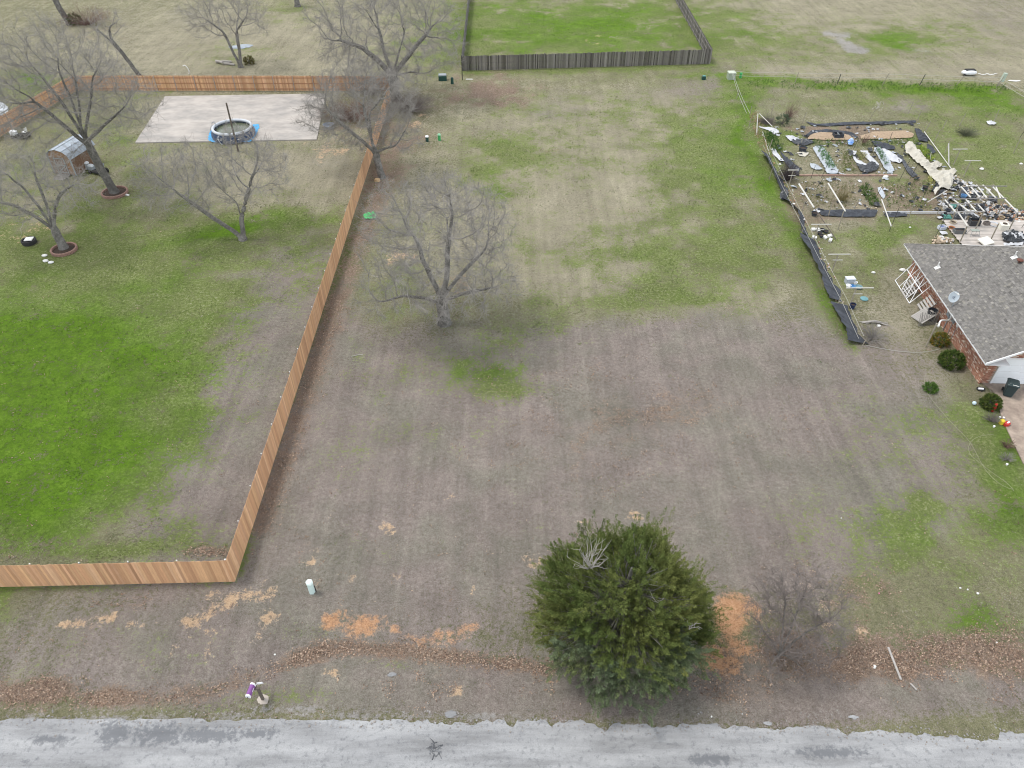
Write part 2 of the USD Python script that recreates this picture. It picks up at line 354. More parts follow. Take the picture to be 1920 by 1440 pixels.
 (6, 1580, 72, 30, 12, 25, .9), (6, 1592, 90, 20, 9, 0, 1.0), (6, 1568, 62, 16, 6, 0, .8), (6, 1600, 62, 12, 6, 0, .8), (6, 1740, 100, 18, 6, 10, .8), (6, 1710, 92, 20, 5, 0, .5), (6, 365, 32, 70, 24, 0, .55), (6, 315, 82, 30, 10, 0, .5), (6, 340, 138, 40, 6, 0, .6), (6, 260, 285, 24, 7, 0, .6), (6, 1160, 385, 110, 36, 0, .3), (6, 1140, 205, 50, 10, 0, .2), (6, 735, 1262, 12, 9, 0, .8), (6, 775, 1335, 40, 8, 0, .5), (6, 870, 1340, 30, 8, 0, .6), (6, 1600, 1330, 100, 14, 0, .4), (6, 350, 1343, 420, 9, 0, .85), (6, 770, 1310, 20, 5, 0, .3), (6, 910, 1338, 14, 8, 0, .8),
 # bare dug earth of the garden
 (7, 1560, 255, 60, 9, 0, .9), (7, 1660, 255, 60, 9, 0, .9), (7, 1420, 255, 22, 36, 20, .7), (7, 1440, 300, 25, 50, 20, .5), (7, 1470, 380, 40, 50, 20, .6), (7, 1600, 365, 130, 32, 0, .55), (7, 1620, 305, 110, 30, 0, .5), (7, 1500, 250, 50, 24, 0, .5), (7, 1740, 360, 60, 40, 0, .5), (7, 1800, 390, 100, 40, 0, .6), (7, 1880, 400, 60, 30, 0, .6), (7, 1590, 405, 120, 10, 0, .5), (7, 1575, 600, 30, 60, 25, .3), (7, 1520, 450, 22, 40, 20, .45), (7, 1760, 640, 60, 40, 0, .5), (7, 1810, 730, 50, 40, 0, .5), (7, 1870, 780, 40, 40, 0, .3), (7, 1740, 255, 60, 14, 0, .3), (7, 1810, 250, 40, 12, 0, .6), (7, 1020, 1240, 40, 30, 0, .6), (7, 230, 340, 30, 10, 0, .3), (7, 1720, 540, 30, 60, 25, .4), (7, 660, 220, 70, 40, 0, .5), (7, 900, 205, 90, 30, 0, .3), (7, 1480, 1230, 70, 40, 0, .4)]
BLOB += [
 (0, 1720, 960, 190, 150, 0, .26), (0, 1850, 980, 120, 110, 0, .2), (0, 1640, 760, 120, 60, 0, .16), (1, 1720, 930, 160, 120, 0, .25), (1, 420, 640, 70, 60, 20, .3), (2, 250, 480, 70, 14, 0, .3), (2, 90, 545, 60, 12, -10, .3), (3, 390, 700, 70, 90, 20, .12), (7, 250, 1180, 300, 60, 0, .12), (6, 900, 1342, 900, 7, 0, .42), (0, 1330, 300, 110, 110, 10, .30), (0, 1200, 470, 190, 60, 0, .22), (0, 1290, 540, 120, 50, 0, .22), (0, 1120, 250, 220, 60, 0, .18), (0, 700, 560, 120, 90, 0, .14), (0, 1000, 340, 120, 60, 0, .15), (0, 1500, 60, 420, 60, 0, .16), (0, 1820, 60, 160, 60, 0, .12), (0, 480, 80, 260, 60, 0, .12), (0, 1420, 460, 60, 90, 20, .25), (0, 1800, 330, 140, 120, 0, .25), (0, 880, 560, 160, 60, 0, .14), (0, 920, 690, 130, 44, 0, .2),
 (3, 760, 1212, 260, 14, 4, .22), (3, 1700, 1235, 260, 34, 0, .22), (3, 110, 1305, 140, 12, 0, .2), (3, 640, 560, 18, 160, 14, .25),
 (1, 1120, 350, 90, 40, 0, .35), (1, 1040, 400, 70, 70, 0, .3), (1, 1010, 470, 90, 36, 0, .3), (1, 1100, 530, 120, 36, 0, .3), (1, 1280, 610, 120, 40, 0, .3), (1, 1390, 560, 60, 60, 0, .3), (1, 1150, 300, 60, 14, 0, .3), (1, 960, 250, 90, 30, 0, .2), (1, 1200, 200, 120, 26, 0, .35),
 (0, 1310, 340, 130, 80, 0, .22), (0, 1180, 480, 120, 40, 0, .2), (0, 1270, 550, 70, 24, 0, .25), (0, 1340, 490, 70, 30, 0, .2), (0, 950, 290, 100, 22, 0, .25), (0, 200, 1190, 260, 90, 0, .20), (0, 640, 860, 90, 140, 10, .10), (0, 1000, 1000, 60, 60, 0, .08), (0, 640, 300, 70, 20, 0, .2), (0, 330, 420, 260, 40, 0, .25), (0, 120, 430, 120, 40, 0, .25), (0, 250, 300, 200, 60, 0, .2),
 (2, 1090, 640, 120, 30, -8, .35), (7, 1412, 255, 16, 40, 20, .5), (1, 350, 560, 120, 40, 0, .35), (2, 430, 520, 80, 40, 0, .3), (1, 150, 470, 130, 30, 0, .25), (2, 300, 640, 40, 20, 0, .4), (2, 160, 670, 60, 14, -10, .5), (0, 1560, 312, 26, 10, 0, .4), (0, 1690, 345, 40, 14, 0, .45), (0, 1500, 370, 30, 12, 0, .35), (0, 1590, 320, 20, 8, 0, .35), (0, 1730, 385, 30, 10, 0, .4), (0, 1520, 268, 40, 8, 0, .5), (0, 1640, 268, 60, 6, 0, .5), (0, 1460, 262, 30, 14, 0, .5), (0, 1560, 240, 70, 5, 0, .5),
 (8, 120, 760, 250, 170, -12, 1.0), (8, 60, 920, 200, 100, 0, .7), (8, 90, 630, 150, 50, -10, .6), (8, 430, 428, 130, 18, -8, 1.0), (8, 1900, 900, 50, 110, 0, .7), (8, 1850, 1010, 120, 70, 0, .25), (8, 1690, 72, 50, 18, 0, .9), (8, 1600, 162, 260, 9, 3, .9), (8, 1385, 225, 26, 60, 0, .8), (8, 1360, 320, 70, 70, 0, .35), (8, 1080, 55, 250, 55, 0, .75), (8, 1850, 190, 100, 20, 12, .8), (8, 900, 690, 80, 26, 0, .5), (8, 930, 350, 40, 40, 0, .5), (8, 1245, 560, 60, 20, 0, .4), (8, 1850, 1160, 100, 24, 0, .5), (8, 70, 150, 50, 14, 0, .8), (8, 1700, 440, 80, 14, 0, .4)]
LINE = [
 (8, [(705, 340), (665, 440), (625, 540), (590, 620), (560, 700), (530, 790), (500, 880), (470, 980), (448, 1075)], 12, .5),
 (8, [(1415, 300), (1460, 390), (1495, 450), (1535, 540), (1580, 620), (1600, 650)], 18, .5),
 (3, [(712, 330), (690, 410), (650, 490), (625, 570), (600, 650), (575, 740), (545, 830), (515, 920), (490, 985)], 26, .72),
 (3, [(560, 1225), (640, 1212), (720, 1212), (800, 1220), (900, 1232), (1030, 1250)], 15, .85),
 (3, [(0, 1300), (120, 1305), (250, 1310), (370, 1300), (450, 1270), (520, 1245), (600, 1215)], 20, .52),
 (3, [(1350, 1262), (1500, 1255), (1650, 1240), (1780, 1225), (1920, 1210)], 30, .28),
 (0, [(705, 340), (665, 440), (625, 540), (590, 620), (560, 700), (530, 790), (500, 880), (470, 980), (448, 1075)], 9, .75),
 (0, [(0, 1103), (440, 1093)], 5, .5),
 (0, [(1415, 300), (1460, 390), (1495, 450), (1535, 540), (1580, 620), (1600, 650)], 16, .7),
 (0, [(870, 137), (1330, 124)], 6, .55),
 (0, [(0, 1035), (420, 1030)], 14, .4),
 (6, [(1420, 210), (1405, 240), (1425, 275), (1450, 320), (1480, 370)], 9, .5),
 (1, [(1400, 133), (1920, 136)], 12, .6),
]
VIS_X, VIS_Y = 40.0, 60.0


def weights(x, y):
    """(n, 9) how much of each ground cover belongs at the places (x, y)."""
    q3 = np.column_stack([x, y, 0 * x])
    wx = 3.4 * (meshkit.fbm(q3 * .22, 3, 61) - .5) + 1.5 * (meshkit.fbm(q3 * .8, 3, 62) - .5)
    wy = 3.4 * (meshkit.fbm(q3 * .22 + 50, 3, 63) - .5) + 1.5 * (meshkit.fbm(q3 * .8 + 50, 3, 64) - .5)
    k_ = np.clip((y - 8) / 40, .35, 1.6)
    lx, ly = PIX(x, y)
    px, py = PIX(x + wx * k_, y + wy * k_)
    w = np.zeros((len(x), 9))
    w[:, 0] = 0.15; w[:, 1] = np.clip((y - 40) / 30, 0, 1) * 0.33
    for c, cx, cy, rx, ry, rot, s in BLOB:
        a = math.radians(rot); dx, dy = px - cx, py - cy
        u = (dx * math.cos(a) + dy * math.sin(a)) / rx; v = (-dx * math.sin(a) + dy * math.cos(a)) / ry
        d = u * u + v * v
        i = d < 7
        w[i, c] += s * np.exp(-0.75 * d[i] ** 1.15)
    px, py = lx, ly
    w[:, 0] *= np.clip(.74 + 1.6 * (meshkit.fbm(q3 * .55, 4, 65) - .38), .42, 1.3)
    w[:, 3] *= np.clip(.5 + 2.0 * (meshkit.fbm(q3 * .7, 3, 66) - .35), .2, 1.4)
    for c, pts, wd, s in LINE:
        best = np.full(len(x), 1e9)
        for (x0, y0), (x1, y1) in zip(pts[:-1], pts[1:]):
            L2 = (x1 - x0) ** 2 + (y1 - y0) ** 2
            t = np.clip(((px - x0) * (x1 - x0) + (py - y0) * (y1 - y0)) / L2, 0, 1)
            best = np.minimum(best, (px - x0 - t * (x1 - x0)) ** 2 + (py - y0 - t * (y1 - y0)) ** 2)
        w[:, c] += s * np.exp(-0.9 * best / wd ** 2)
    return np.clip(w, 0, 1.2)


DITCH = np.array([G(a, b)[:2] for a, b in [(-200, 1310), (0, 1300), (120, 1304), (250, 1308), (370, 1298), (450, 1270), (520, 1245), (600, 1218), (720, 1212), (800, 1220), (900, 1232), (1030, 1250), (1350, 1265), (1500, 1258), (1650, 1245), (1780, 1232), (2000, 1210)]])


def gz(x, y):
    """Ground height: a shallow roadside ditch and the road's low crown."""
    x, y = np.asarray(x, float), np.asarray(y, float)
    yd = np.interp(x, DITCH[:, 0], DITCH[:, 1])
    return -0.28 * np.exp(-((y - yd) / 1.15) ** 2) * np.clip((60 - np.abs(x)) / 20, 0, 1)


far = np.array([140, 180, 250, 350, 500, 800, 1300, 2200.])
gxs = np.concatenate([-far[::-1], np.arange(-112, -36, .8), np.arange(-36, 44, .35), np.arange(44, 112, .8), far])
gys = np.concatenate([[-1500, -800, -400, -200, -100, -50, -25, -10, -2, 4], np.arange(9, 60, .35), np.arange(60, 150, .65), far[1:] + 20])
X_, Y_ = np.meshgrid(gxs, gys)
gx, gy = X_.ravel(), Y_.ravel()
W = weights(gx, gy)
near = (np.abs(gx) < 130) & (gy > 8) & (gy < 170)
W[~near] = [.25, .4, .2, 0, 0, 0, 0, 0, 0]
gh = gz(gx, gy) + 0.05 * (meshkit.fbm(np.column_stack([gx * .5, gy * .5, gx * 0]), 3, 3) - .5)
nxn, nyn = len(gxs), len(gys)
i, j = np.meshgrid(np.arange(nxn - 1), np.arange(nyn - 1))
o = (j * nxn + i).ravel()
gf = np.vstack([np.stack([o, o + 1, o + nxn + 1], 1), np.stack([o, o + nxn + 1, o + nxn], 1)])

n = {'g': ('geometry', {}),
     'at1': ('attribute', {'attribute': 'cover_a'}), 's1': ('separate_color', {}),
     'at2': ('attribute', {'attribute': 'cover_b'}), 's2': ('separate_color', {}),
     'at3': ('attribute', {'attribute': 'cover_c'}), 's3': ('separate_color', {}),
     'big': ('noise_texture', {'scale': .22, 'detail': 4.0, 'roughness': .6}),
     'mid': ('noise_texture', {'scale': 1.1, 'detail': 6.0, 'roughness': .68}),
     'mid2': ('noise_texture', {'scale': .62, 'detail': 7.0, 'roughness': .72}), 'big2': ('noise_texture', {'scale': .16, 'detail': 5.0, 'roughness': .62}),
     'tuft': ('noise_texture', {'scale': 4.5, 'detail': 5.0, 'roughness': .75}),
     'fine': ('noise_texture', {'scale': 17.0, 'detail': 3.0, 'roughness': .8}),
     'mp': ('mapping', {'scale': (2.6, .12, 1.0)}), 'stripe': ('noise_texture', {'scale': .55, 'detail': 3.0, 'roughness': .6})}
l = [('at1.color', 's1.color'), ('at2.color', 's2.color'), ('at3.color', 's3.color'), ('g.position', 'mp.vector'), ('mp.vector', 'stripe.vector')] + [('g.position', f'{k}.vector') for k in ('big', 'mid', 'mid2', 'big2', 'tuft', 'fine')]


def mathn(name, kind, a, b):
    v = {'math_type': kind}
    for k, q in (('value1', a), ('value2', b)):
        if isinstance(q, str):
            l.append((q, f'{name}.{k}'))
        else:
            v[k] = q
    n[name] = ('math', v)
    return f'{name}.value'


def contrast(name, src, lo, hi):
    n[name] = ('map_range', {'from_min': lo, 'from_max': hi, 'clamp': True}); l.append((src, f'{name}.value'))
    return f'{name}.result'


mixed = contrast('q0', mathn('q1', 'add', mathn('q2', 'multiply', 'mid.fac', .5), mathn('q3', 'multiply', 'tuft.fac', .5)), .33, .67)      # spread over 0 to 1
mixed2 = contrast('q7', mathn('q4', 'add', mathn('q5', 'multiply', 'tuft.fac', .42), mathn('q6', 'multiply', 'fine.fac', .58)), .36, .64)
blot = contrast('q8', 'mid2.fac', .32, .68)
hue = contrast('q9', 'big2.fac', .32, .68)


def over(k, under, color, weight, noise, amp, lo, hi):
    """Lays one cover over the others where its weight and the noise together are high: ragged edges, speckled margins."""
    has = mathn(f'o{k}h', 'minimum', mathn(f'o{k}g', 'multiply', weight, 2.6), 1.0)
    s = mathn(f'o{k}a', 'add', weight, mathn(f'o{k}b', 'multiply', mathn(f'o{k}d', 'multiply', mathn(f'o{k}c', 'subtract', noise, .5), amp), has))
    n[f'o{k}r'] = ('map_range', {'from_min': lo, 'from_max': hi, 'clamp': True})
    l.append((s, f'o{k}r.value'))
    n[f'o{k}m'] = ('mix_color', {'use_clamp': False})
    l.extend([(f'o{k}r.result', f'o{k}m.fac'), (under, f'o{k}m.a')])
    if isinstance(color, str):
        l.append((color, f'o{k}m.b'))
    else:
        n[f'o{k}m'][1]['b'] = color
    return f'o{k}m.result'


def ramp(name, src, stops):
    n[name] = ('rgb_ramp', {'ramp': stops}); l.append((src, f'{name}.fac'))
    return f'{name}.color'


grain = contrast('q10', mathn('q11', 'add', mathn('q12', 'multiply', 'tuft.fac', .6), mathn('q13', 'multiply', 'fine.fac', .4)), .37, .63)
half = mathn('h1', 'add', mathn('h0', 'add', mathn('h2', 'multiply', mixed, .36), mathn('h3', 'multiply', blot, .24)), mathn('h9', 'multiply', grain, .40))
col = ramp('base', mixed2, [(0, (.100, .100, .055)), (.5, (.198, .192, .112)), (1, (.31, .298, .20))])                       # olive-tan mixed turf
col = over(0, col, ramp('cst', mixed2, [(0, (.160, .142, .098)), (.5, (.285, .260, .185)), (1, (.43, .40, .32))]), 's1.g', half, 1.7, .36, .66)
mv1 = ramp('cmv', mixed2, [(0, (.140, .116, .100)), (.5, (.238, .203, .180)), (1, (.35, .31, .283))])
mv2 = ramp('cmv2', mixed2, [(0, (.130, .116, .094)), (.5, (.218, .200, .166)), (1, (.32, .298, .256))])
n['mvr'] = ('map_range', {'from_min': .35, 'from_max': .75, 'clamp': True}); l.append((hue, 'mvr.value'))
n['mvm'] = ('mix_color', {'use_clamp': False}); l.extend([('mvr.result', 'mvm.fac'), (mv1, 'mvm.a'), (mv2, 'mvm.b')])
col = over(1, col, 'mvm.result', 's1.b', half, 1.5, .36, .66)
n['stm'] = ('map_range', {'from_min': .3, 'from_max': .7, 'to_min': .87, 'to_max': 1.11}); l.append(('stripe.fac', 'stm.value'))
n['stx'] = ('mix_color', {'blend_type': 'multiply', 'fac': 1.0, 'use_clamp': False}); l.extend([(col, 'stx.a'), ('stm.result', 'stx.b')]); col = 'stx.result'   # mower and tyre lines along the lot
col = over(2, col, ramp('cdt', mixed2, [(0, (.085, .062, .046)), (.5, (.215, .165, .122)), (1, (.36, .295, .23))]), 's3.g', half, 1.8, .45, .80)
dull = ramp('cg1', grain, [(0, (.066, .092, .026)), (.42, (.138, .174, .052)), (.72, (.200, .225, .098)), (1, (.34, .325, .235))])
lush = ramp('cg2', mixed, [(0, (.045, .088, .012)), (.5, (.092, .172, .015)), (1, (.150, .24, .032))])
vv = mathn('vv', 'add', 's3.b', mathn('vv2', 'multiply', mathn('vv3', 'subtract', hue, .5), .9))
n['vvr'] = ('map_range', {'from_min': .15, 'from_max': .95, 'clamp': True}); l.append((vv, 'vvr.value'))
n['ghm'] = ('mix_color', {'use_clamp': False}); l.extend([('vvr.result', 'ghm.fac'), (dull, 'ghm.a'), (lush, 'ghm.b')])
col = over(3, col, 'ghm.result', 's1.r', half, 2.6, .56, .90)
col = over(4, col, ramp('clf', mixed2, [(0, (.085, .062, .047)), (.45, (.20, .150, .115)), (.75, (.28, .217, .170)), (1, (.40, .315, .25))]), 's2.r', half, 2.1, .48, .80)
col = over(5, col, ramp('cpl', mixed2, [(0, (.19, .18, .165)), (1, (.36, .345, .325))]), 's3.r', half, 2.0, .6, 1.1)
rag_ = mathn('h4', 'add', mathn('h5', 'multiply', blot, .45), mathn('h6', 'multiply', half, .55))
col = over(6, col, ramp('cor', mixed2, [(0, (.29, .19, .12)), (.5, (.47, .335, .215)), (1, (.60, .465, .34))]), 's2.g', rag_, 3.0, .70, 1.12)
col = over(7, col, ramp('crd', mixed2, [(0, (.26, .14, .08)), (.5, (.46, .26, .145)), (1, (.57, .38, .24))]), 's2.b', rag_, 2.5, .55, 1.08)
n['bigm'] = ('map_range', {'from_min': .3, 'from_max': .7, 'to_min': .88, 'to_max': 1.12}); l.append(('big.fac', 'bigm.value'))
n['blm'] = ('map_range', {'from_min': 0.0, 'from_max': 1.0, 'to_min': .87, 'to_max': 1.12}); l.append((blot, 'blm.value'))
n['blx'] = ('mix_color', {'blend_type': 'multiply', 'fac': 1.0, 'use_clamp': False}); l.extend([(col, 'blx.a'), ('blm.result', 'blx.b')]); col = 'blx.result'
n['fin'] = ('mix_color', {'blend_type': 'multiply', 'fac': 1.0, 'use_clamp': False}); l.extend([(col, 'fin.a'), ('bigm.result', 'fin.b')])
n['p'] = ('principled_bsdf', {'roughness': .95, 'specular_ior_level': .08})
n['bmp'] = ('bump', {'strength': .9, 'distance': .07})
l += [('fin.result', 'p.base_color'), (mixed2, 'bmp.height'), ('bmp.normal', 'p.normal')]
M_ground = usdkit.material(stage, LK + 'ground_cover', n, l, surface='p.BSDF')

ground = single('ground', (np.column_stack([gx, gy, gh]), gf), M_ground, 'lawns, dormant turf, leaf litter and bare sandy patches over the lots', None, loc=(0, 0, 0), kind='structure', smooth=True)
gm = UsdGeom.Mesh(ground.prim)
for name, cols in (('cover_a', W[:, [0, 1, 2]]), ('cover_b', W[:, [3, 4, 5]]), ('cover_c', W[:, [6, 7, 8]])):
    UsdGeom.PrimvarsAPI(gm).CreatePrimvar(name, Sdf.ValueTypeNames.Color3fArray, 'vertex').Set(Vt.Vec3fArray.FromNumpy(cols.astype(np.float32)))

# ------------------------------------------------------------------ road: worn pale chip seal with a ragged edge
ST = [(215, 1374, .7, .55), (300, 1377, 1.2, .40), (390, 1380, 1.4, .30), (480, 1377, 1.0, .18), (100, 1388, 1.0, .16), (1330, 1425, .9, .2), (1560, 1412, 1.6, .2)]     # old tar and grit stains
rn = {
    'g': ('geometry', {}), 'mp': ('mapping', {'scale': (.25, 1.6, 1.0)}),
    'n1': ('noise_texture', {'scale': .8, 'detail': 6.0, 'roughness': .65}), 'n2': ('noise_texture', {'scale': 22.0, 'detail': 4.0, 'roughness': .8}),
    'n3': ('noise_texture', {'scale': .55, 'detail': 7.0, 'roughness': .7}), 'vo': ('voronoi_texture', {'feature': 'distance_to_edge', 'scale': .55}),
    'nw': ('noise_texture', {'scale': 1.5, 'detail': 5.0}), 'wm': ('mix_vector', {'fac': .6, 'use_clamp': True}),
    'r1': ('rgb_ramp', {'ramp': [(.34, (.185, .187, .190)), (.5, (.258, .262, .267)), (.66, (.318, .322, .325))]}),
    'r2': ('map_range', {'from_min': .2, 'from_max': .8, 'to_min': .72, 'to_max': 1.24}), 'm': ('mix_color', {'blend_type': 'multiply', 'fac': 1.0, 'use_clamp': False}),
    'r3': ('map_range', {'from_min': .60, 'from_max': .72, 'clamp': True}), 'q3': ('math', {'math_type': 'multiply', 'value2': .55}), 'm3': ('mix_color', {'use_clamp': False, 'b': (.15, .155, .165)}),
    'cr': ('map_range', {'from_min': .0, 'from_max': .012, 'to_min': .16, 'to_max': 0.0, 'clamp': True}), 'm4': ('mix_color', {'use_clamp': False, 'b': (.13, .13, .135)}),
    'b': ('bump', {'strength': .5, 'distance': .012}), 'p': ('principled_bsdf', {'roughness': .9, 'specular_ior_level': .15}),
    'sn': ('noise_texture', {'scale': 4.2, 'detail': 7.0, 'roughness': .75}), 'se': ('map_range', {'from_min': .36, 'from_max': .64, 'clamp': True}), 'sr': ('map_range', {'from_min': .62, 'from_max': 1.15, 'clamp': True, 'to_max': .74}), 'm5': ('mix_color', {'use_clamp': False, 'b': (.10, .105, .115)})}
rl = [('g.position', 'mp.vector'), ('mp.vector', 'n1.vector'), ('g.position', 'n2.vector'), ('g.position', 'n3.vector'), ('g.position', 'nw.vector'), ('g.position', 'wm.a'), ('nw.color', 'wm.b'), ('wm.result', 'vo.vector'),
     ('n1.fac', 'r1.fac'), ('r1.color', 'm.a'), ('n2.fac', 'r2.value'), ('r2.result', 'm.b'), ('n3.fac', 'r3.value'), ('r3.result', 'q3.value1'), ('q3.value', 'm3.fac'), ('m.result', 'm3.a'),
     ('vo.distance', 'cr.value'), ('cr.result', 'm4.fac'), ('m3.result', 'm4.a'), ('m4.result', 'm5.a'), ('m5.result', 'p.base_color'), ('g.position', 'sn.vector'), ('n2.fac', 'b.height'), ('b.normal', 'p.normal')]
src = None
for k, (a, b_, rx, ry) in enumerate(ST):
    p = G(a, b_)
    rx, ry = rx * 1.5, ry * 1.7
    rn[f'sm{k}'] = ('mapping', {'location': (-p[0] / rx, -p[1] / ry, 0), 'scale': (1 / rx, 1 / ry, .1)}); rn[f'sg{k}'] = ('gradient_texture', {'gradient_type': 'spherical'})
    rl += [('g.position', f'sm{k}.vector'), (f'sm{k}.vector', f'sg{k}.vector')]
    if src:
        rn[f'sx{k}'] = ('math', {'math_type': 'maximum'}); rl += [(src, f'sx{k}.value1'), (f'sg{k}.fac', f'sx{k}.value2')]; src = f'sx{k}.value'
    else:
        src = f'sg{k}.fac'
rn['sa'] = ('math', {'math_type': 'multiply_add', 'value2': 1.0}); rl += [('sn.fac', 'se.value'), (src, 'sa.value1'), ('se.result', 'sa.value3'), ('sa.value', 'sr.value'), ('sr.result', 'm5.fac')]
M_road = usdkit.material(stage, LK + 'worn_chip_seal', rn, rl, surface='p.BSDF')
xs = np.arange(-40, 40.01, .06)
ye = np.interp(xs, [G(a, b)[0] for a, b in [(-300, 1345), (0, 1347), (500, 1349), (900, 1352), (1300, 1362), (1600, 1370), (1920, 1380), (2300, 1392)]],
               [G(a, b)[1] for a, b in [(-300, 1345), (0, 1347), (500, 1349), (900, 1352), (1300, 1362), (1600, 1370), (1920, 1380), (2300, 1392)]])
z0 = np.zeros_like(xs)
rag = (meshkit.fbm(np.column_stack([xs * .9, z0, z0 + 2]), 5, 21) - .5) * .9 + (meshkit.fbm(np.column_stack([xs * 4.5, z0, z0 + 4]), 3, 25) - .5) * .34
bite = np.clip(meshkit.noise(np.column_stack([xs * 1.7, z0, z0 + 9]), 4) - .62, 0, 1) * 1.5
amp = np.interp(xs, [-28, -8, -3, 30], [.14, .2, .62, .62])
far_edge = ye + rag * amp - bite * amp
near_edge = 8.3 + (meshkit.fbm(np.column_stack([xs * .7, z0, z0 + 5]), 4, 8) - .5) * .7
rows = np.linspace(0, 1, 9)
RX = np.repeat(xs[None], 9, 0); RY = near_edge[None] + rows[:, None] * (far_edge - near_edge)[None]
RZ = 0.032 + 0.05 * np.sin(rows * np.pi)[:, None] + 0 * RX
rz_edge = np.where(rows > .99, .030, 0)[:, None]
rv = np.column_stack([RX.ravel(), RY.ravel(), RZ.ravel()])
m_ = len(xs); i, j = np.meshgrid(np.arange(m_ - 1), np.arange(8)); o = (j * m_ + i).ravel()
rf = np.vstack([np.stack([o, o + 1, o + m_ + 1], 1), np.stack([o, o + m_ + 1, o + m_], 1)])
single('road', (rv, rf), M_road, 'pale worn chip seal road with a ragged crumbling edge', None, loc=(0, 0, 0), kind='structure', smooth=True)


def scab(cx, cy, rx, ry, seed, z=.036):
    """A flat patch with an uneven outline."""
    r = np.random.default_rng(seed)
    a = np.linspace(0, 2 * np.pi, 26, endpoint=False)
    k = 1 + .55 * (meshkit.fbm(np.column_stack([np.cos(a) * 1.5 + seed, np.sin(a) * 1.5, a * 0]), 3, seed) - .5) * 2
    v = np.column_stack([cx + rx * k * np.cos(a), cy + ry * k * np.sin(a), np.full(26, z)])
    v = np.vstack([v, [cx, cy, z + .012]])
    return v, np.array([[q, (q + 1) % 26, 26] for q in range(26)])


# crumbs of the road's edge scattered over the verge and the dirt washed on to the road
r = np.random.default_rng(66)
cx = r.uniform(-30, 30, 1500); cy = np.interp(cx, xs, far_edge) + r.normal(.05, .28, 1500)
cm = []
for q in range(1500):
    s_ = r.uniform(.02, .075) * (1.6 if r.random() < .08 else 1)
    on = cy[q] < np.interp(cx[q], xs, far_edge)
    cm.append(move(turn((box((0, 0, 0), (s_, s_ * .7, s_ * .35))), r.uniform(0, 3)), (cx[q], cy[q], (.05 if on else .012) + float(gz(cx[q], cy[q])) * (not on))))
single('road_crumbs', cat(cm), pm('road_crumb_stone', (.27, .265, .26), .9, .45, 5, col2=(.17, .14, .115)), 'crumbs of broken chip seal along the edge of the road', 'gravel', loc=(0, 0, 0), kind='stuff')
M_tar = pm('dark_tar_and_grit', (.085, .088, .095), .85, .35, 9, col2=(.22, .225, .235))
p = G(817, 1405)
crack = cat([tube(np.array([[p[0] + dx + q * .09 * math.cos(a), p[1] + dy + q * .09 * math.sin(a), .085] for q in range(4)]), .014, 4) for dx, dy, a in rng.uniform([-.22, -.28, 0], [.22, .28, 6.28], (26, 3))])
single('tar_patch', crack, M_tar, 'scribble of dark tar crumbs in the middle of the road', 'tar patch', kind='structure')
for k, (a, b, s, lab) in enumerate([(845, 1340, .22, 'largest loose scrap of pale road surface left of the cedar'), (1600, 1345, .15, 'pale road scrap on the verge below the split plank'),
                                    (1440, 1356, .13, 'pale road scrap below the bare roadside shrub'), (735, 1264, .16, 'pale patch of old paving in the verge below the red clay')]):
    p = G(a, b)
    single('pavement_scrap', scab(p[0], p[1], s * 1.3, s * .7, 90 + k, .03 + gz(p[0], p[1])), M_road, lab, 'pavement scrap')

# ------------------------------------------------------------------ brick house at the right edge
M_mortar = pm('mortar', (.30, .26, .22), .9, .15, 8)
M_brick = pm('mixed_red_brick', (1, 1, 1), .88, .2, 30, spec=.15, tint=True)
M_shingle = pm('weathered_asphalt_shingle', (1, 1, 1), .95, .22, 40, spec=.12, tint=True)
BRICKS = np.array([(.33, .165, .115), (.38, .20, .14), (.29, .135, .095), (.35, .18, .125), (.42, .25, .18), (.52, .41, .32), (.60, .50, .42)])
SHING = np.array([(.138, .132, .125), (.148, .142, .134), (.157, .150, .141), (.165, .158, .147), (.178, .170, .155), (.205, .195, .172)])


def piece_tint(n, k, pal, p, seed, jit=.12):
    """One colour for each of n pieces of k vertices."""
    r = np.random.default_rng(seed)
    c = pal[r.choice(len(pal), n, p=np.array(p) / sum(p))] * (1 + r.normal(0, jit, (n, 1)))
    return np.repeat(np.clip(c, .01, .9), k, 0)


M_white = pm('white_painted_trim', (.72, .73, .74), .55, .06, 3)
M_door = pm('white_garage_door_enamel', (.78, .81, .83), .45, .04, 2)
M_conc = pm('drive_concrete', (.30, .245, .20), .9, .22, 3.0, col2=(.22, .175, .145), bump=.004)
M_dark = pm('dark_gap', (.03, .03, .03), .9, .1)
M_grey_metal = pm('grey_galvanised_box', (.27, .30, .32), .5, .12, 6, metal=.25)
M_offwhite = pm('off_white_plastic', (.62, .62, .60), .5, .08)
M_greywood = pm('weathered_grey_timber', (.21, .20, .19), .9, .3, 9, island=.25, stretch=(6, 6, 1))
M_darkwood = pm('old_brown_post_timber', (.105, .09, .075), .9, .3, 7, island=.2)

HYAW = math.radians(2.7); HW = np.array([31.66, 37.56])
HU, HV = np.array([math.cos(HYAW), -math.sin(HYAW)]), np.array([math.sin(HYAW), math.cos(HYAW)])


def WL(u, v, z=0.0):
    p = HW + u * HU + v * HV
    return np.array([p[0], p[1], z])


def hbox(u0, u1, v0, v1, z0, z1):
    m = box(((u0 + u1) / 2, (v0 + v1) / 2, (z0 + z1) / 2), (u1 - u0, v1 - v0, z1 - z0))
    return hmesh(m)


def hmesh(m):
    v = np.asarray(m[0], float)
    q = HW[None] + v[:, :1] * HU[None] + v[:, 1:2] * HV[None]
    return np.column_stack([q, v[:, 2]]), m[1]


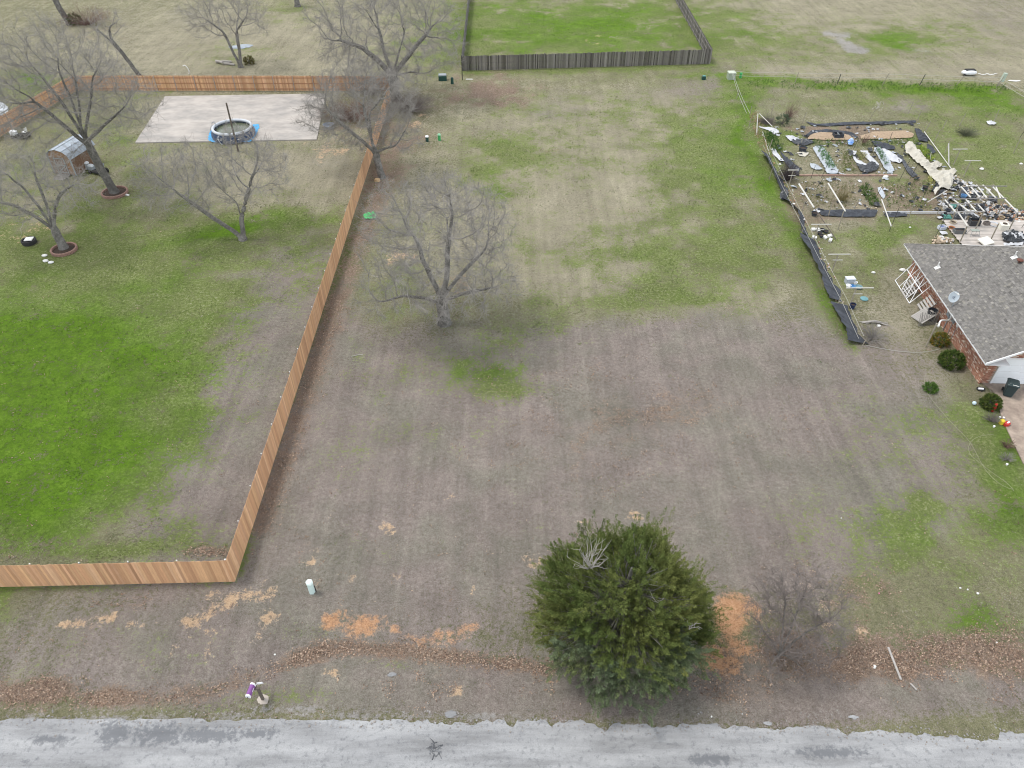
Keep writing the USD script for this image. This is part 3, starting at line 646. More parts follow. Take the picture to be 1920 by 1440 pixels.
ZE, SL, OV, RU, VB = 2.42, .56, .72, 7.0, 14.35          # eave height, roof slope, overhang, ridge, back eave
HWID = 2 * RU + OV - OV
house = thing('brick_house', 'red brick house with grey shingle roof and white garage door at the right edge', 'house', loc=(HW[0], HW[1], 0))
# walls: mortar core with every brick proud of it
core = cat([hbox(.1, 14.0, .1, .2, 0, 2.45), hbox(.1, .2, .2, 13.6, 0, 2.45), hbox(13.9, 14.0, .2, 13.6, 0, 2.45), hbox(.1, 14.0, 13.6, 13.7, 0, 2.45)])
gab = hmesh((np.array([[.1, .1, 2.45], [13.9, .1, 2.45], [RU, .1, 2.45 + 6.9 * SL], [.1, .2, 2.45], [13.9, .2, 2.45], [RU, .2, 2.45 + 6.9 * SL]]), np.array([[0, 1, 2], [3, 5, 4], [0, 2, 5], [0, 5, 3], [1, 4, 5], [1, 5, 2]])))
wall = part(house, 'wall', cat([core, gab]), M_mortar)
bl, bh, mj = .205, .062, .012
DU0, DU1, DH = .95, 5.85, 2.16
left, front = [], []
r = np.random.default_rng(5)
for k in range(33):
    z = .01 + k * (bh + mj)
    for q in range(-1, 64):
        v0 = q * (bl + mj) + (k % 2) * (bl + mj) / 2
        v1 = min(v0 + bl, 13.6); v0 = max(v0, .0)
        if v1 - v0 > .05 and z + bh < 2.44:
            left.append(hbox(.085 - r.uniform(0, .006), .11, v0 + .0, v1, z, z + bh))
for k in range(60):
    z = .01 + k * (bh + mj)
    for q in range(-1, 66):
        u0 = q * (bl + mj) + (k % 2) * (bl + mj) / 2
        u1 = u0 + bl; u0 = max(u0, .11)
        top = 2.45 + SL * min(u0, 14 - u1) - .05
        if u1 > 13.9 or u1 - u0 < .05 or z + bh > max(2.44, top):
            continue
        if z < DH + .12 and u1 > DU0 - .14 and u0 < DU1 + .14:
            continue
        front.append(hbox(u0, u1, .085 - r.uniform(0, .006), .11, z, z + bh))
part(house, 'side_bricks', cat(left), M_brick, tint=piece_tint(len(left), 8, BRICKS, [22, 20, 13, 18, 11, 9, 9], 1), label='running bond of mixed red and buff bricks', kind='stuff')
part(house, 'front_bricks', cat(front), M_brick, tint=piece_tint(len(front), 8, BRICKS, [22, 20, 13, 18, 11, 9, 9], 2), label='bricks round the garage door and up the gable', kind='stuff')
# garage door: four sections in a white frame
door = part(house, 'garage_door', hbox(DU0, DU1, .12, .16, .02, DH), M_door)
for k in range(4):
    part(door, 'door_panel', cat([hbox(DU0 + .02, DU1 - .02, .095 - .004 * (k % 2), .12, .03 + k * .53, .03 + k * .53 + .518)] +
                                 [hbox(DU0 + .12 + q * .6, DU0 + .62 + q * .6, .088, .0945, .03 + k * .53 + .09, .03 + k * .53 + .43) for q in range(8)]), M_door)
for nm, m in (('door_jamb', hbox(DU0 - .13, DU0 - .003, .04, .13, 0, DH + .003)), ('door_jamb', hbox(DU1 + .003, DU1 + .13, .04, .13, 0, DH + .003)), ('door_head', hbox(DU0 - .13, DU1 + .13, .04, .13, DH + .006, DH + .13))):
    part(house, nm, m, M_white)
# roof: two slopes, hipped at the back, shingles in courses
zr = ZE + SL * (RU + OV); uR = 2 * RU + OV


def roof_z(u, v):
    return ZE + SL * min(u + OV, uR - u, VB - v)


VR = VB - (RU + OV)
A, B_, C_, D_ = (-OV, -OV), (RU, -OV), (RU, VR), (-OV, VB)
E_, F_ = (uR, VB), (uR, -OV)
pts = np.array([[*p, roof_z(*p)] for p in (A, B_, C_, D_, E_, F_)])
lowr = pts - [0, 0, .11]
deck_f = [[0, 1, 2], [0, 2, 3], [3, 2, 4], [4, 2, 1], [4, 1, 5]]
rfm = np.vstack([pts - [0, 0, .012], lowr])
ff = deck_f + [[c + 6, b + 6, a + 6] for a, b, c in deck_f]
for a, b in ((0, 3), (3, 4), (4, 5), (5, 1), (1, 0)):
    ff += [[a, b, b + 6], [a, b + 6, a + 6]]
roof = part(house, 'roof', hmesh((rfm, np.array(ff))), M_white, label='roof deck with white soffit edges')
cs = 1 / math.sqrt(1 + SL * SL)
exposure, tw = .142, .19


def course_slope(along0, along1, clip_hi, n_rows, to3, seed):
    """Tabs of shingle laid in courses up a slope."""
    rr = np.random.default_rng(seed); out = []
    for k in range(n_rows):
        s0 = k * exposure
        a0 = along0 - rr.uniform(0, tw)
        while a0 < along1:
            w = tw * rr.uniform(.55, 1.25)
            x0, x1 = max(a0, along0), min(a0 + w - .006, along1 if clip_hi is None else clip_hi(s0 + exposure))
            a0 += w
            if x1 - x0 < .03:
                continue
            th = .010 + rr.uniform(0, .009) + (.010 if k % 3 == 0 else 0)
            e = s0 - rr.choice([0, 0, .012, .02])
            c = np.array([to3(x0, e, th), to3(x1, e, th), to3(x1, s0 + exposure + .03, .003), to3(x0, s0 + exposure + .03, .003), to3(x0, e, -.004), to3(x1, e, -.004)])
            out.append((c, np.array([[0, 1, 2], [0, 2, 3], [4, 5, 1], [4, 1, 0], [4, 0, 3], [5, 2, 1]])))
    return cat(out)


L_left = (RU + OV) / cs
rows_ = int(L_left / exposure)
left_to3 = lambda a, s, th: (-OV - .03 + s * cs - th * SL * cs, a, ZE + s * SL * cs + th * cs - .03 * SL)
lm = course_slope(-OV - .02, VB + .0, lambda s: VB - s * cs + .02, rows_, left_to3, 3)
lm = (lm[0], lm[1][:, ::-1])
sh1 = part(roof, 'shingles', hmesh(lm), M_shingle, label='grey brown shingle courses on the near slope', kind='stuff', tint=piece_tint(len(lm[0]) // 6, 6, SHING, [20, 26, 26, 16, 8, 5], 11))
right_to3 = lambda a, s, th: (uR + .03 - s * cs + th * SL * cs, a, ZE + s * SL * cs + th * cs - .03 * SL)
rm_ = course_slope(-OV - .02, VB, lambda s: VB - s * cs + .02, rows_, right_to3, 4)
part(roof, 'shingles', hmesh(rm_), M_shingle, kind='stuff', label='shingle courses on the far slope', tint=piece_tint(len(rm_[0]) // 6, 6, SHING, [20, 26, 26, 16, 8, 5], 12))
back = []
rr = np.random.default_rng(6)
for k in range(rows_):
    s0 = k * exposure; lo, hi = -OV + s0 * cs, uR - s0 * cs
    a0 = lo
    while a0 < hi:
        x1 = min(a0 + tw * rr.uniform(.7, 1.3), hi)
        t3 = lambda u, s, th: (u, VB + .03 - s * cs + th * SL * cs, ZE + s * SL * cs + th * cs - .03 * SL)
        back.append((np.array([t3(a0, s0, .014), t3(x1 - .006, s0, .014), t3(x1 - .006, s0 + exposure + .03, .003), t3(a0, s0 + exposure + .03, .003), t3(a0, s0, -.004), t3(x1 - .006, s0, -.004)]),
                     np.array([[1, 0, 2], [2, 0, 3], [5, 4, 1], [1, 4, 0]])))
        a0 = x1
part(roof, 'shingles', hmesh(cat(back)), M_shingle, kind='stuff', label='shingle courses on the back hip', tint=piece_tint(len(back), 6, SHING, [20, 26, 26, 16, 8, 5], 13))
hip = []
for k in range(26):
    t0, t1 = k * .3, k * .3 + .33
    if t1 > RU + OV: break
    p0, p1 = np.array([-OV + t0, VB - t0, ZE + SL * t0 + .02]), np.array([-OV + t1, VB - t1, ZE + SL * t1 + .012])
    s = np.array([.085, .085, -.04])
    hip.append((np.array([p0 - s * [1, 1, -1], p0 + [0, 0, .035], p0 + s, p1 - s * [1, 1, -1], p1 + [0, 0, .03], p1 + s]), np.array([[0, 1, 4], [0, 4, 3], [1, 2, 5], [1, 5, 4], [0, 2, 1]])))
part(roof, 'hip_caps', hmesh(cat(hip)), M_shingle, kind='stuff', tint=piece_tint(len(hip), 6, SHING, [20, 26, 26, 16, 8, 5], 14))
# fascia boards and drip edge
def rake(u0, u1, z0, z1):
    a, b = np.array([u0, -OV - .03, z0]), np.array([u1, -OV - .03, z1])
    v = []
    for p in (a, b):
        for dv in (-.025, .02):
            for dz in (-.15, .015):
                v.append(p + [0, dv, dz])
    return hmesh((np.array(v), np.array([[0, 1, 3], [0, 3, 2], [4, 7, 5], [4, 6, 7], [0, 4, 5], [0, 5, 1], [2, 3, 7], [2, 7, 6], [1, 5, 7], [1, 7, 3], [0, 2, 6], [0, 6, 4]])))


part(house, 'fascia', cat([hbox(-OV - .028, -OV + .0, -OV - .06, VB + .03, ZE - .11, ZE + .002)]), M_white)
part(house, 'fascia', hbox(-OV, uR, VB - .005, VB + .04, ZE - .17, ZE + .01), M_white)
part(house, 'rake_board', rake(-OV - .045, RU, ZE, zr), M_white)
part(house, 'rake_board', rake(uR, RU, ZE, zr), M_white)
# boxed soffit return at the corner and small fittings
part(house, 'soffit', cat([hbox(-OV + .01, .085, -OV - .0, 13.6, ZE - .20, ZE - .172), hbox(.085, .9, -OV, .07, ZE - .20, ZE - .172)]), M_white)
for (a, b), nm in (((1757, 502), 'near'), ((1901, 483), 'right')):
    # white pipe flashing with a short plastic vent pipe, set on the slope
    z = 4.0
    for it in range(12):
        p = G(a, b, z); d = p[:2] - HW
        z = roof_z(float(d @ HU), float(d @ HV))
    p = G(a, b, z)
    part(roof, 'vent_flashing', (np.array([[-.17, -.17, -.17 * SL + .03], [.17, -.17, .17 * SL + .03], [.17, .17, .17 * SL + .03], [-.17, .17, -.17 * SL + .03], [0, 0, .14]]) + p, np.array([[0, 1, 4], [1, 2, 4], [2, 3, 4], [3, 0, 4]])), M_offwhite)
    part(roof, 'vent_pipe', tube([p + [0, 0, .05], p + [0, 0, .5]], .045, 8), M_offwhite)
z = 4.5
for it in range(12):
    p = G(1910, 493, z); d = p[:2] - HW; z = roof_z(float(d @ HU), float(d @ HV))
p = G(1910, 493, z)
part(roof, 'roof_vent', cat([lathe([(.05, .02), (.05, .2), (.2, .2), (.22, .26), (.1, .33), (0, .34)], 14, p)]), pm('rusty_roof_vent', (.13, .055, .04), .8, .3))
# meter boxes, conduit and cable on the side wall
def wallbox(a, b, w, h, t, name, z, mat=None):
    p = G(a, b, z); d = p[:2] - HW; v = float(d @ HV)
    bx = part(house, name, hbox(.085 - t, .08, v - w / 2, v + w / 2, z - h / 2, z + h / 2), mat or M_grey_metal)
    return v, bx


vm, bx = wallbox(1774, 585, .42, .7, .16, 'meter_box', 1.55)
part(bx, 'meter', hmesh(move(tilt(lathe([(.09, 0), (.085, .11), (0, .12)], 14), [0, 1, 0], -math.pi / 2), (-.075, vm, 1.62))), M_offwhite)
v2, b2 = wallbox(1781, 599, .34, .46, .13, 'breaker_box', 1.45)
v3, b3 = wallbox(1788, 609, .24, .32, .09, 'cable_box', 1.45, M_offwhite)
v4, b4 = wallbox(1764, 593, .26, .26, .12, 'junction_box', 1.25)
part(house, 'conduit', hmesh(cat([tube([(.03, v2 - .02, 0), (.03, v2 - .02, 1.23)], .022, 6), tube([(.03, v3, 0), (.03, v3, 1.3)], .018, 6), tube([(.02, v4, 0), (.02, v4, 1.1)], .02, 6), tube([(.03, vm - .1, .02), (.03, vm - .1, 1.2)], .03, 6)])), M_grey_metal)
# lamp beside the garage door
lp = WL(DU0 - .35, .0, 1.95)
lamp = part(house, 'wall_lamp', cat([cbox(lp + [0, -.03, 0], (.16, .1, .22), -HYAW, .02), lathe([(.0, .34), (.14, .27), (.17, .20), (.12, .02), (.09, -.12), (0, -.15)], 10, lp + [0, -.16, -.1])]), M_offwhite)

# driveway
DRIVE = [WL(.35, .05), WL(6.6, .05), WL(6.9, -20), WL(2.45, -20), WL(2.1, -12), G(1918, 870), G(1880, 790), G(1862, 735)]
dv = np.array(DRIVE); dv[:, 2] = .0
from shapely.geometry import Polygon as _P
pg = _P(dv[:, :2]).buffer(0)
dm = trimesh.creation.extrude_polygon(pg, .07, engine='earcut'); dm.apply_translation([0, 0, .0])
single('driveway', (dm.vertices, dm.faces), M_conc, 'stained tan concrete driveway in front of the garage door', None, kind='structure')

# ------------------------------------------------------------------ fences
M_cedar = pm('new_cedar_picket', (1, 1, 1), .75, .16, 5, spec=.2, stretch=(5, 5, .7), tint=True)
M_old = pm('weathered_picket', (1, 1, 1), .92, .3, 6, spec=.15, stretch=(6, 6, .6), tint=True)
CEDAR = np.array([(.49, .30, .165), (.46, .268, .148), (.53, .335, .20), (.41, .235, .132), (.47, .28, .165)])
OLDW = np.array([(.110, .102, .094), (.142, .132, .122), (.084, .077, .070), (.168, .157, .145), (.063, .058, .053)])
M_rail = pm('cedar_rail', (.33, .175, .10), .8, .2, 5)
M_post = pm('galvanised_post', (.30, .30, .30), .5, .12, 5, metal=.3)
M_cap = pm('bright_post_cap', (.6, .6, .58), .4, .05)


def fence(name, p0, p1, h, out, label, group, mats, pal, rail_m, post_m, pw=.14, gap=.004, limit=300, nearest=None, post_round=True, spacing=2.44, cap=True, hvar=.015, seed=0, end_post=True):
    """Board fence from p0 to p1; pickets on the side `out` of its line, rails and posts on the other."""
    rr = np.random.default_rng(seed); PP = [30, 25, 18, 12, 15]
    p0, p1 = np.array(p0[:2], float), np.array(p1[:2], float)
    L = np.linalg.norm(p1 - p0); d = (p1 - p0) / L; nrm = np.array([d[1], -d[0]]) * out
    ang = math.atan2(d[1], d[0])
    t = thing(name, label, 'fence', loc=(*p0, 0), group=group)
    n = int(L / (pw + gap)); pk = []
    for k in range(n):
        c = p0 + d * (k + .5) * (L / n) + nrm * (.031 + rr.uniform(0, .004))
        hh = h + rr.normal(0, hvar)
        m = cbox((c[0], c[1], .03 + hh / 2), (L / n - gap, .018, hh), ang + rr.normal(0, .012), .004)
        pk.append((np.hypot(*(c - (nearest if nearest is not None else p0))), m, k))
    pk.sort(key=lambda q: q[0])
    for q, (_, m, k) in enumerate(pk[:limit]):
        part(t, 'picket', m, mats, tint=piece_tint(1, 24, pal, PP, seed * 1000 + k, .10))
    if len(pk) > limit:
        part(t, 'pickets', cat([m for _, m, _ in pk[limit:]]), mats, kind='stuff', tint=piece_tint(len(pk) - limit, 24, pal, PP, seed, .10))
    for z in (.28, h * .52, h - .22):
        c = (p0 + p1) / 2 - nrm * .0
        part(t, 'rail', box((c[0], c[1], z), (L - .02, .038, .085), ang), rail_m)
    for k in range(int(L / spacing) + 1):
        s = min(k * spacing + .06, L - .06)
        c = p0 + d * s - nrm * .055
        if post_round:
            ps = part(t, 'post', lathe([(.032, 0), (.032, h + .03), (0, h + .035)], 8, (c[0], c[1], 0)), post_m)
            if cap:
                part(ps, 'cap', lathe([(.036, h + .0), (.04, h + .03), (.02, h + .055), (0, h + .06)], 8, (c[0], c[1], 0)), M_cap)
        else:
            part(t, 'post', cbox((c[0], c[1], h / 2), (.09, .09, h), ang, .008), post_m)
    return t


fc = G(440, 1090); fl = G(-130, 1103); fb = np.array([-14.75, 92.75, 0]); fbl = np.array([-54.2, 92.9, 0]); fll = np.array([-58.6, 64.0, 0])
grp = 'runs of new cedar board fence round the left yard'
fence('cedar_fence', fc + [.035, 0, 0], fl, 1.83, -1, 'new cedar board fence facing the road across the front of the left yard', None, M_cedar, CEDAR, M_rail, M_post, limit=120, seed=1)
fence('cedar_fence', fc + [0, -.012, 0], fb, 1.83, 1, 'long new cedar board fence running back from the front corner past the oaks', None, M_cedar, CEDAR, M_rail, M_post, limit=300, nearest=fc[:2], seed=2)
fence('cedar_fence', fb, fbl, 1.83, 1, 'cedar board fence behind the concrete slab showing its rails and posts', None, M_cedar, CEDAR, M_rail, M_post, limit=300, nearest=fb[:2], cap=False, seed=3)
fence('cedar_fence', fbl, fll, 1.83, 1, 'slanting cedar board fence behind the shed at the left edge', None, M_cedar, CEDAR, M_rail, M_post, limit=300, cap=False, seed=4)
d0, d1 = G(867, 133), G(1331, 120)
db0, db1 = np.array([-7.35, 150, 0]), np.array([27.6, 150, 0])
fence('weathered_fence', d0, d1, 1.85, 1, 'dark weathered picket fence closing the near side of the far green yard', None, M_old, OLDW, M_greywood, M_greywood, pw=.135, gap=.012, limit=300, post_round=False, hvar=.035, seed=5)
fence('weathered_fence', db0, d0 + [-.03, .1, 0], 1.85, 1, 'weathered grey fence down the left side of the far green yard', None, M_old, OLDW, M_greywood, M_greywood, pw=.135, gap=.014, limit=300, nearest=d0[:2], post_round=False, hvar=.035, seed=6)
fence('weathered_fence', db1, d1 + [.03, .1, 0], 1.85, -1, 'weathered grey fence with rails showing down the right side of the far green yard', None, M_old, OLDW, M_greywood, M_greywood, pw=.135, gap=.014, limit=300, nearest=d1[:2], post_round=False, hvar=.035, seed=7)

# ------------------------------------------------------------------ bare trees: trunk and limbs grown towards the points of a crown volume
M_bark = pm('grey_oak_bark', (.118, .112, .101), .95, .4, 5, col2=(.20, .193, .178), bump=.02, bscale=14)
M_bark_d = pm('dark_bark', (.090, .085, .077), .95, .35, 5, col2=(.15, .144, .131), bump=.02, bscale=14)
M_twig = pm('grey_twigs', (.235, .222, .205), .9, .3, 3, island=.35)
M_twig_b = pm('brown_twigs', (.115, .088, .075), .9, .3, 3, island=.35)
M_dead = pm('bleached_dead_wood', (.33, .31, .29), .9, .2, 4, island=.2)


def crown_points(n, c, rad, seed, low=-.55, hollow=.45, lobes=.25):
    """Points inside a lumpy ellipsoid, denser towards its skin."""
    r = np.random.default_rng(seed)
    d = r.normal(size=(n * 3, 3)); d /= np.linalg.norm(d, axis=1, keepdims=True)
    d = d[d[:, 2] > low][:n]
    k = 1 + lobes * (meshkit.fbm(d * 1.7 + seed * 3.1, 3, seed) - .5) * 2.6
    s = (hollow + (1 - hollow) * r.random(len(d)) ** .6) * k
    return np.asarray(c) + d * s[:, None] * np.asarray(rad)


def grow(roots, att, step=.38, di=3.2, dk=.75, iters=90, seed=0, wob=.18, up=.0):
    """roots: polylines (first starts at the ground). Returns nodes, parents."""
    r = np.random.default_rng(seed)
    N, Pn = [], []
    for pl in roots:
        pl = np.asarray(pl, float); last = -1
        if N:
            dd = np.linalg.norm(np.array(N) - pl[0], axis=1); last = int(dd.argmin())
        L = np.concatenate([[0], np.cumsum(np.linalg.norm(np.diff(pl, axis=0), axis=1))])
        q = np.arange(0 if last < 0 else step, L[-1] + 1e-6, step)
        for s in q:
            N.append(np.array([np.interp(s, L, pl[:, k]) for k in range(3)]) + (r.normal(0, .03, 3) if s > 0 else 0)); Pn.append(last); last = len(N) - 1
    att = np.asarray(att)
    for it in range(iters):
        if len(att) == 0:
            break
        A = np.array(N); tr = cKDTree(A)
        d, i = tr.query(att, distance_upper_bound=di)
        ok = np.isfinite(d)
        if not ok.any():
            di *= 1.4; continue
        dirs = (att[ok] - A[i[ok]]) / np.maximum(d[ok], 1e-6)[:, None]
        S = np.zeros((len(N), 3)); np.add.at(S, i[ok], dirs)
        who = np.unique(i[ok]); dv_ = S[who]
        dv_ = dv_ / np.maximum(np.linalg.norm(dv_, axis=1, keepdims=True), 1e-6) + r.normal(0, wob, (len(who), 3)) + [0, 0, up]
        dv_ /= np.linalg.norm(dv_, axis=1, keepdims=True)
        new = A[who] + dv_ * step
        dn, _ = tr.query(new)
        good = dn > step * .45
        if not good.any():
            att = att[r.random(len(att)) > .2]; continue
        for w_, p_ in zip(who[good], new[good]):
            N.append(p_); Pn.append(int(w_))
        dk_, _ = cKDTree(new[good]).query(att)
        att = att[dk_ > dk]
    return np.array(N), np.array(Pn)


def skeleton(N, Pn, r_trunk, r_tip=.012, flare=1.0):
    """Node radii by the number of tips above, and chains from fork to tip."""
    n = len(N); cnt = np.zeros(n); kids = [[] for _ in range(n)]
    for k in range(n):
        if Pn[k] >= 0:
            kids[Pn[k]].append(k)
    for k in range(n - 1, -1, -1):
        if not kids[k]:
            cnt[k] = 1
        else:
            cnt[k] = sum(cnt[q] for q in kids[k])
    ex = math.log(r_trunk / r_tip) / math.log(cnt[0])
    R = r_tip * cnt ** ex
    if flare > 1:
        R = R * (1 + (flare - 1) * np.exp(-np.maximum(N[:, 2] - N[0, 2], 0) / .35))
    chains, todo = [], [(0, -1)]
    while todo:
        k, p = todo.pop()
        c = [p, k] if p >= 0 else [k]
        while kids[k]:
            b = max(kids[k], key=lambda q: cnt[q])
            todo += [(q, k) for q in kids[k] if q != b]
            c.append(b); k = b
        chains.append(c)
    return R, chains, cnt, kids


def tree(name, label, base, roots, att, r_trunk, seed, group=None, cat_='tree', twigs=1.0, bark=None, twigm=None, tip=.009, step=.38, di=3.2, dk=.75, droop=0.0, twl=.75, thick=.05, wob=.18, flare=1.45, dead=0, up=0.0):
    r = np.random.default_rng(seed + 77)
    b = np.asarray(base, float)
    N, Pn = grow([np.asarray(q) + b for q in roots], np.asarray(att) + b, step, di, dk, 110, seed, wob, up)
    R, chains, cnt, kids = skeleton(N, Pn, r_trunk, tip, flare)
    # gnarled bends between the nodes
    big, small, tipn, tipd = [], [], [], []
    for c in chains:
        P = N[c].copy(); rad = R[c].copy()
        if len(c) > 1 and Pn[c[0]] != -1 or c[0] != 0:
            rad[0] = min(rad[0], rad[1] * 1.25) if len(rad) > 1 else rad[0]
        if len(P) < 2:
            continue
        if len(P) > 2:
            P[1:-1] = P[1:-1] * .5 + (P[:-2] + P[2:]) * .25
        rad[-1] *= .6
        k = int((rad > thick).sum())
        if k >= 2:
            big.append(tube(P[:k], rad[:k], 9 if rad[0] > .12 else 6))
        if k < len(P):
            s = max(k - 1, 0)
            small.append(tube(P[s:], np.minimum(rad[s:], thick), 4 if rad[s] > .022 else 3))
    t = thing(name, label, cat_, loc=b, group=group)
    part(t, 'trunk', cat(big), bark or M_bark, smooth=50, label=None)
    # fine twigs on every thin length of branch
    thin = np.nonzero((R < .045) & (Pn >= 0))[0]
    d = N[thin] - N[Pn[thin]]
    m = int(len(thin) * 4.6 * twigs)
    pick = r.integers(0, len(thin), m)
    st = N[Pn[thin[pick]]] + d[pick] * r.random((m, 1))
    dr = d[pick] / np.linalg.norm(d[pick], axis=1, keepdims=True) + r.normal(0, .62, (m, 3)) + [0, 0, .18 - droop]
    dr /= np.linalg.norm(dr, axis=1, keepdims=True)
    L = twl * (.4 + .9 * r.random((m, 1)))
    mid = st + dr * L * .5 + r.normal(0, .05, (m, 3))
    end = st + dr * L + r.normal(0, .09, (m, 3)) + [0, 0, -droop * .2]
    tw = [tubes(np.stack([st, mid, end], 1), np.array([.0088, .007, .004])[None], 3, cap=False)]
    m2 = int(m * 1.6); pk = r.integers(0, m, m2); f = r.uniform(.3, 1, (m2, 1))
    s2 = np.where(f < .5, st[pk] + (mid[pk] - st[pk]) * f * 2, mid[pk] + (end[pk] - mid[pk]) * (f * 2 - 1))
    d2 = dr[pk] + r.normal(0, .7, (m2, 3)); d2 /= np.linalg.norm(d2, axis=1, keepdims=True)
    e2 = s2 + d2 * twl * .55 * (.4 + .9 * r.random((m2, 1)))
    tw.append(tubes(np.stack([s2, e2], 1), np.array([.006, .0035])[None], 3, cap=False))
    part(t, 'crown', cat(small + tw), twigm or M_twig)
    if dead:
        dd = []
        lo = np.nonzero((R < .07) & (N[:, 2] < b[2] + .55 * (N[:, 2].max() - b[2])))[0]
        for k in r.choice(lo, min(dead, len(lo)), replace=False):
            v = r.normal(size=3) * [1, 1, .4]; v /= np.linalg.norm(v)
            P = N[k] + np.cumsum(np.vstack([[0, 0, 0], v * .35 + r.normal(0, .07, (4, 3))]), 0)
            dd.append(tube(P, np.linspace(.02, .006, 5), 4))
        part(t, 'dead_branches', cat(dd), M_dead, kind='stuff')
    return t


# the big oak in the middle of the lot
b = G(833, 606)
att = crown_points(2600, (0.0, .3, 6.4), (5.5, 5.5, 5.4), 11, low=-.75, lobes=.3)
att = np.vstack([att, crown_points(260, (-3.4, -1.0, 3.2), (3.0, 2.6, 1.5), 12), crown_points(200, (3.4, .2, 3.2), (2.6, 2.4, 1.4), 13)])
tree('oak_tree', 'broad bare grey oak standing alone in the middle of the empty lot', b,
     [[(0, 0, -.1), (-.05, 0, 1.0), (-.05, .05, 2.1)], [(-.05, .05, 2.1), (-.6, .4, 3.4), (-1.3, .8, 5.0), (-1.7, 1.2, 6.8)], [(-.05, .05, 2.1), (.35, .3, 3.5), (.5, .9, 5.4), (.75, 1.6, 7.2)], [(-.05, .05, 1.9), (1.2, -.1, 2.6), (2.6, -.4, 3.2), (4.0, -.2, 3.4)],
      [(-.05, .05, 1.8), (-1.5, -.2, 2.5), (-2.9, -.5, 2.8), (-4.3, -1.2, 2.7)], [(-.05, .05, 2.1), (1.0, .8, 3.3), (2.2, 1.5, 4.4), (3.4, 2.0, 5.4)]],
     att, .44, 101, twigs=.85, dead=26, droop=.15, step=.33, dk=.56, tip=.0085)
# trees on the fence line
b = G(716, 333)
tree('oak_tree', 'crooked bare grey tree leaning against the long cedar fence beside the brush', b,
     [[(0, 0, -.1), (-.25, .2, 1.2), (-.45, .4, 2.5)], [(-.45, .4, 2.5), (-1.6, .5, 3.6), (-3.0, .8, 4.8), (-4.6, 1.4, 6.2)], [(-.45, .4, 2.5), (-.7, .6, 4.2), (-.6, 1.2, 6.4)], [(-.45, .4, 2.4), (.8, .2, 3.0), (1.8, .1, 3.3)], [(-.45, .4, 2.5), (-.9, 1.2, 4.4), (-1.4, 2.4, 6.6)]],
     np.vstack([crown_points(1700, (-1.3, 1.6, 6.0), (5.6, 4.4, 4.8), 21), crown_points(150, (2.2, .2, 3.6), (2.4, 2.0, 1.6), 22)]), .34, 102, twigs=1.25, tip=.0105, dead=22, dk=.6, step=.34)
b = G(742, 186)
tree('oak_tree', 'largest bare oak with heavy spreading limbs at the back corner of the cedar fence', b,
     [[(0, 0, -.1), (-.1, .1, 1.4), (-.1, .2, 2.8)], [(-.1, .2, 2.8), (1.3, .4, 4.2), (2.6, .7, 5.6), (4.4, 1.0, 7.4)], [(-.1, .2, 2.8), (.6, .4, 4.6), (1.6, 1.0, 7.0)], [(-.1, .2, 2.7), (-1.6, .2, 4.4), (-3.4, .6, 5.8), (-6.0, .8, 6.6)], [(-.1, .2, 2.8), (-.9, .8, 5.2), (-1.4, 1.4, 8.0)], [(-.1, .2, 2.8), (2.4, .0, 3.2), (3.8, -.2, 3.0)]],
     np.vstack([crown_points(2500, (-.3, .8, 7.2), (9.6, 6.5, 5.6), 31, low=-.6, lobes=.35), crown_points(500, (-.5, 0, 3.6), (6.5, 4.0, 2.4), 32, low=-.9)]), .62, 103, twigs=1.05, tip=.011, dead=10, wob=.28, droop=.1, thick=.06, step=.40, dk=.68)
# left yard
b = G(456, 449)
tree('twin_trunk_tree', 'bare grey tree with two trunks from one foot in the left lawn', b,
     [[(0, 0, -.05), (.1, .1, .7), (.25, .2, 2.0), (.1, .5, 3.6)], [(0, 0, .1), (-.8, .1, .9), (-2.2, .2, 2.0), (-3.6, .5, 3.1), (-5.0, .8, 4.2)], [(.25, .2, 2.0), (.9, .5, 3.4), (1.6, 1.0, 5.0)]],
     np.vstack([crown_points(900, (-4.0, .8, 5.0), (4.6, 3.8, 3.2), 41, low=-.5), crown_points(800, (1.2, 1.2, 5.8), (4.0, 3.8, 3.9), 42, low=-.5)]), .30, 104, twigs=1.0, dead=14, dk=.62, step=.34)
b = G(216, 363)
tree('tall_tree', 'tall bare tree with a straight trunk rising from the brick ring beside the shed', b,
     [[(0, 0, -.05), (-.45, .15, 2.0), (-.85, .3, 4.4), (-1.1, .5, 6.2)], [(-1.0, .4, 5.0), (-2.1, 1.0, 8.0), (-3.6, 1.6, 11.0)], [(-1.1, .5, 6.2), (-.6, 1.0, 8.6), (-.3, 1.4, 11.0)], [(-.8, .3, 4.4), (-2.4, .1, 6.8), (-4.4, 0, 9.4)], [(-1.05, .45, 5.8), (-1.5, 1.4, 8.6), (-2.0, 2.0, 11.5)], [(-1.0, .45, 5.6), (.4, .9, 8.4), (1.2, 1.2, 10.4)], [(-.95, .4, 5.0), (1.0, .4, 6.4), (3.0, .5, 7.8)]],
     crown_points(2400, (-1.7, 1.0, 8.8), (7.4, 6.0, 6.0), 51, low=-.62, lobes=.3), .38, 105, twigs=1.0, bark=M_bark_d, up=.2, wob=.10, step=.40, dk=.64, twl=.95, tip=.011)
b = G(121, 468)
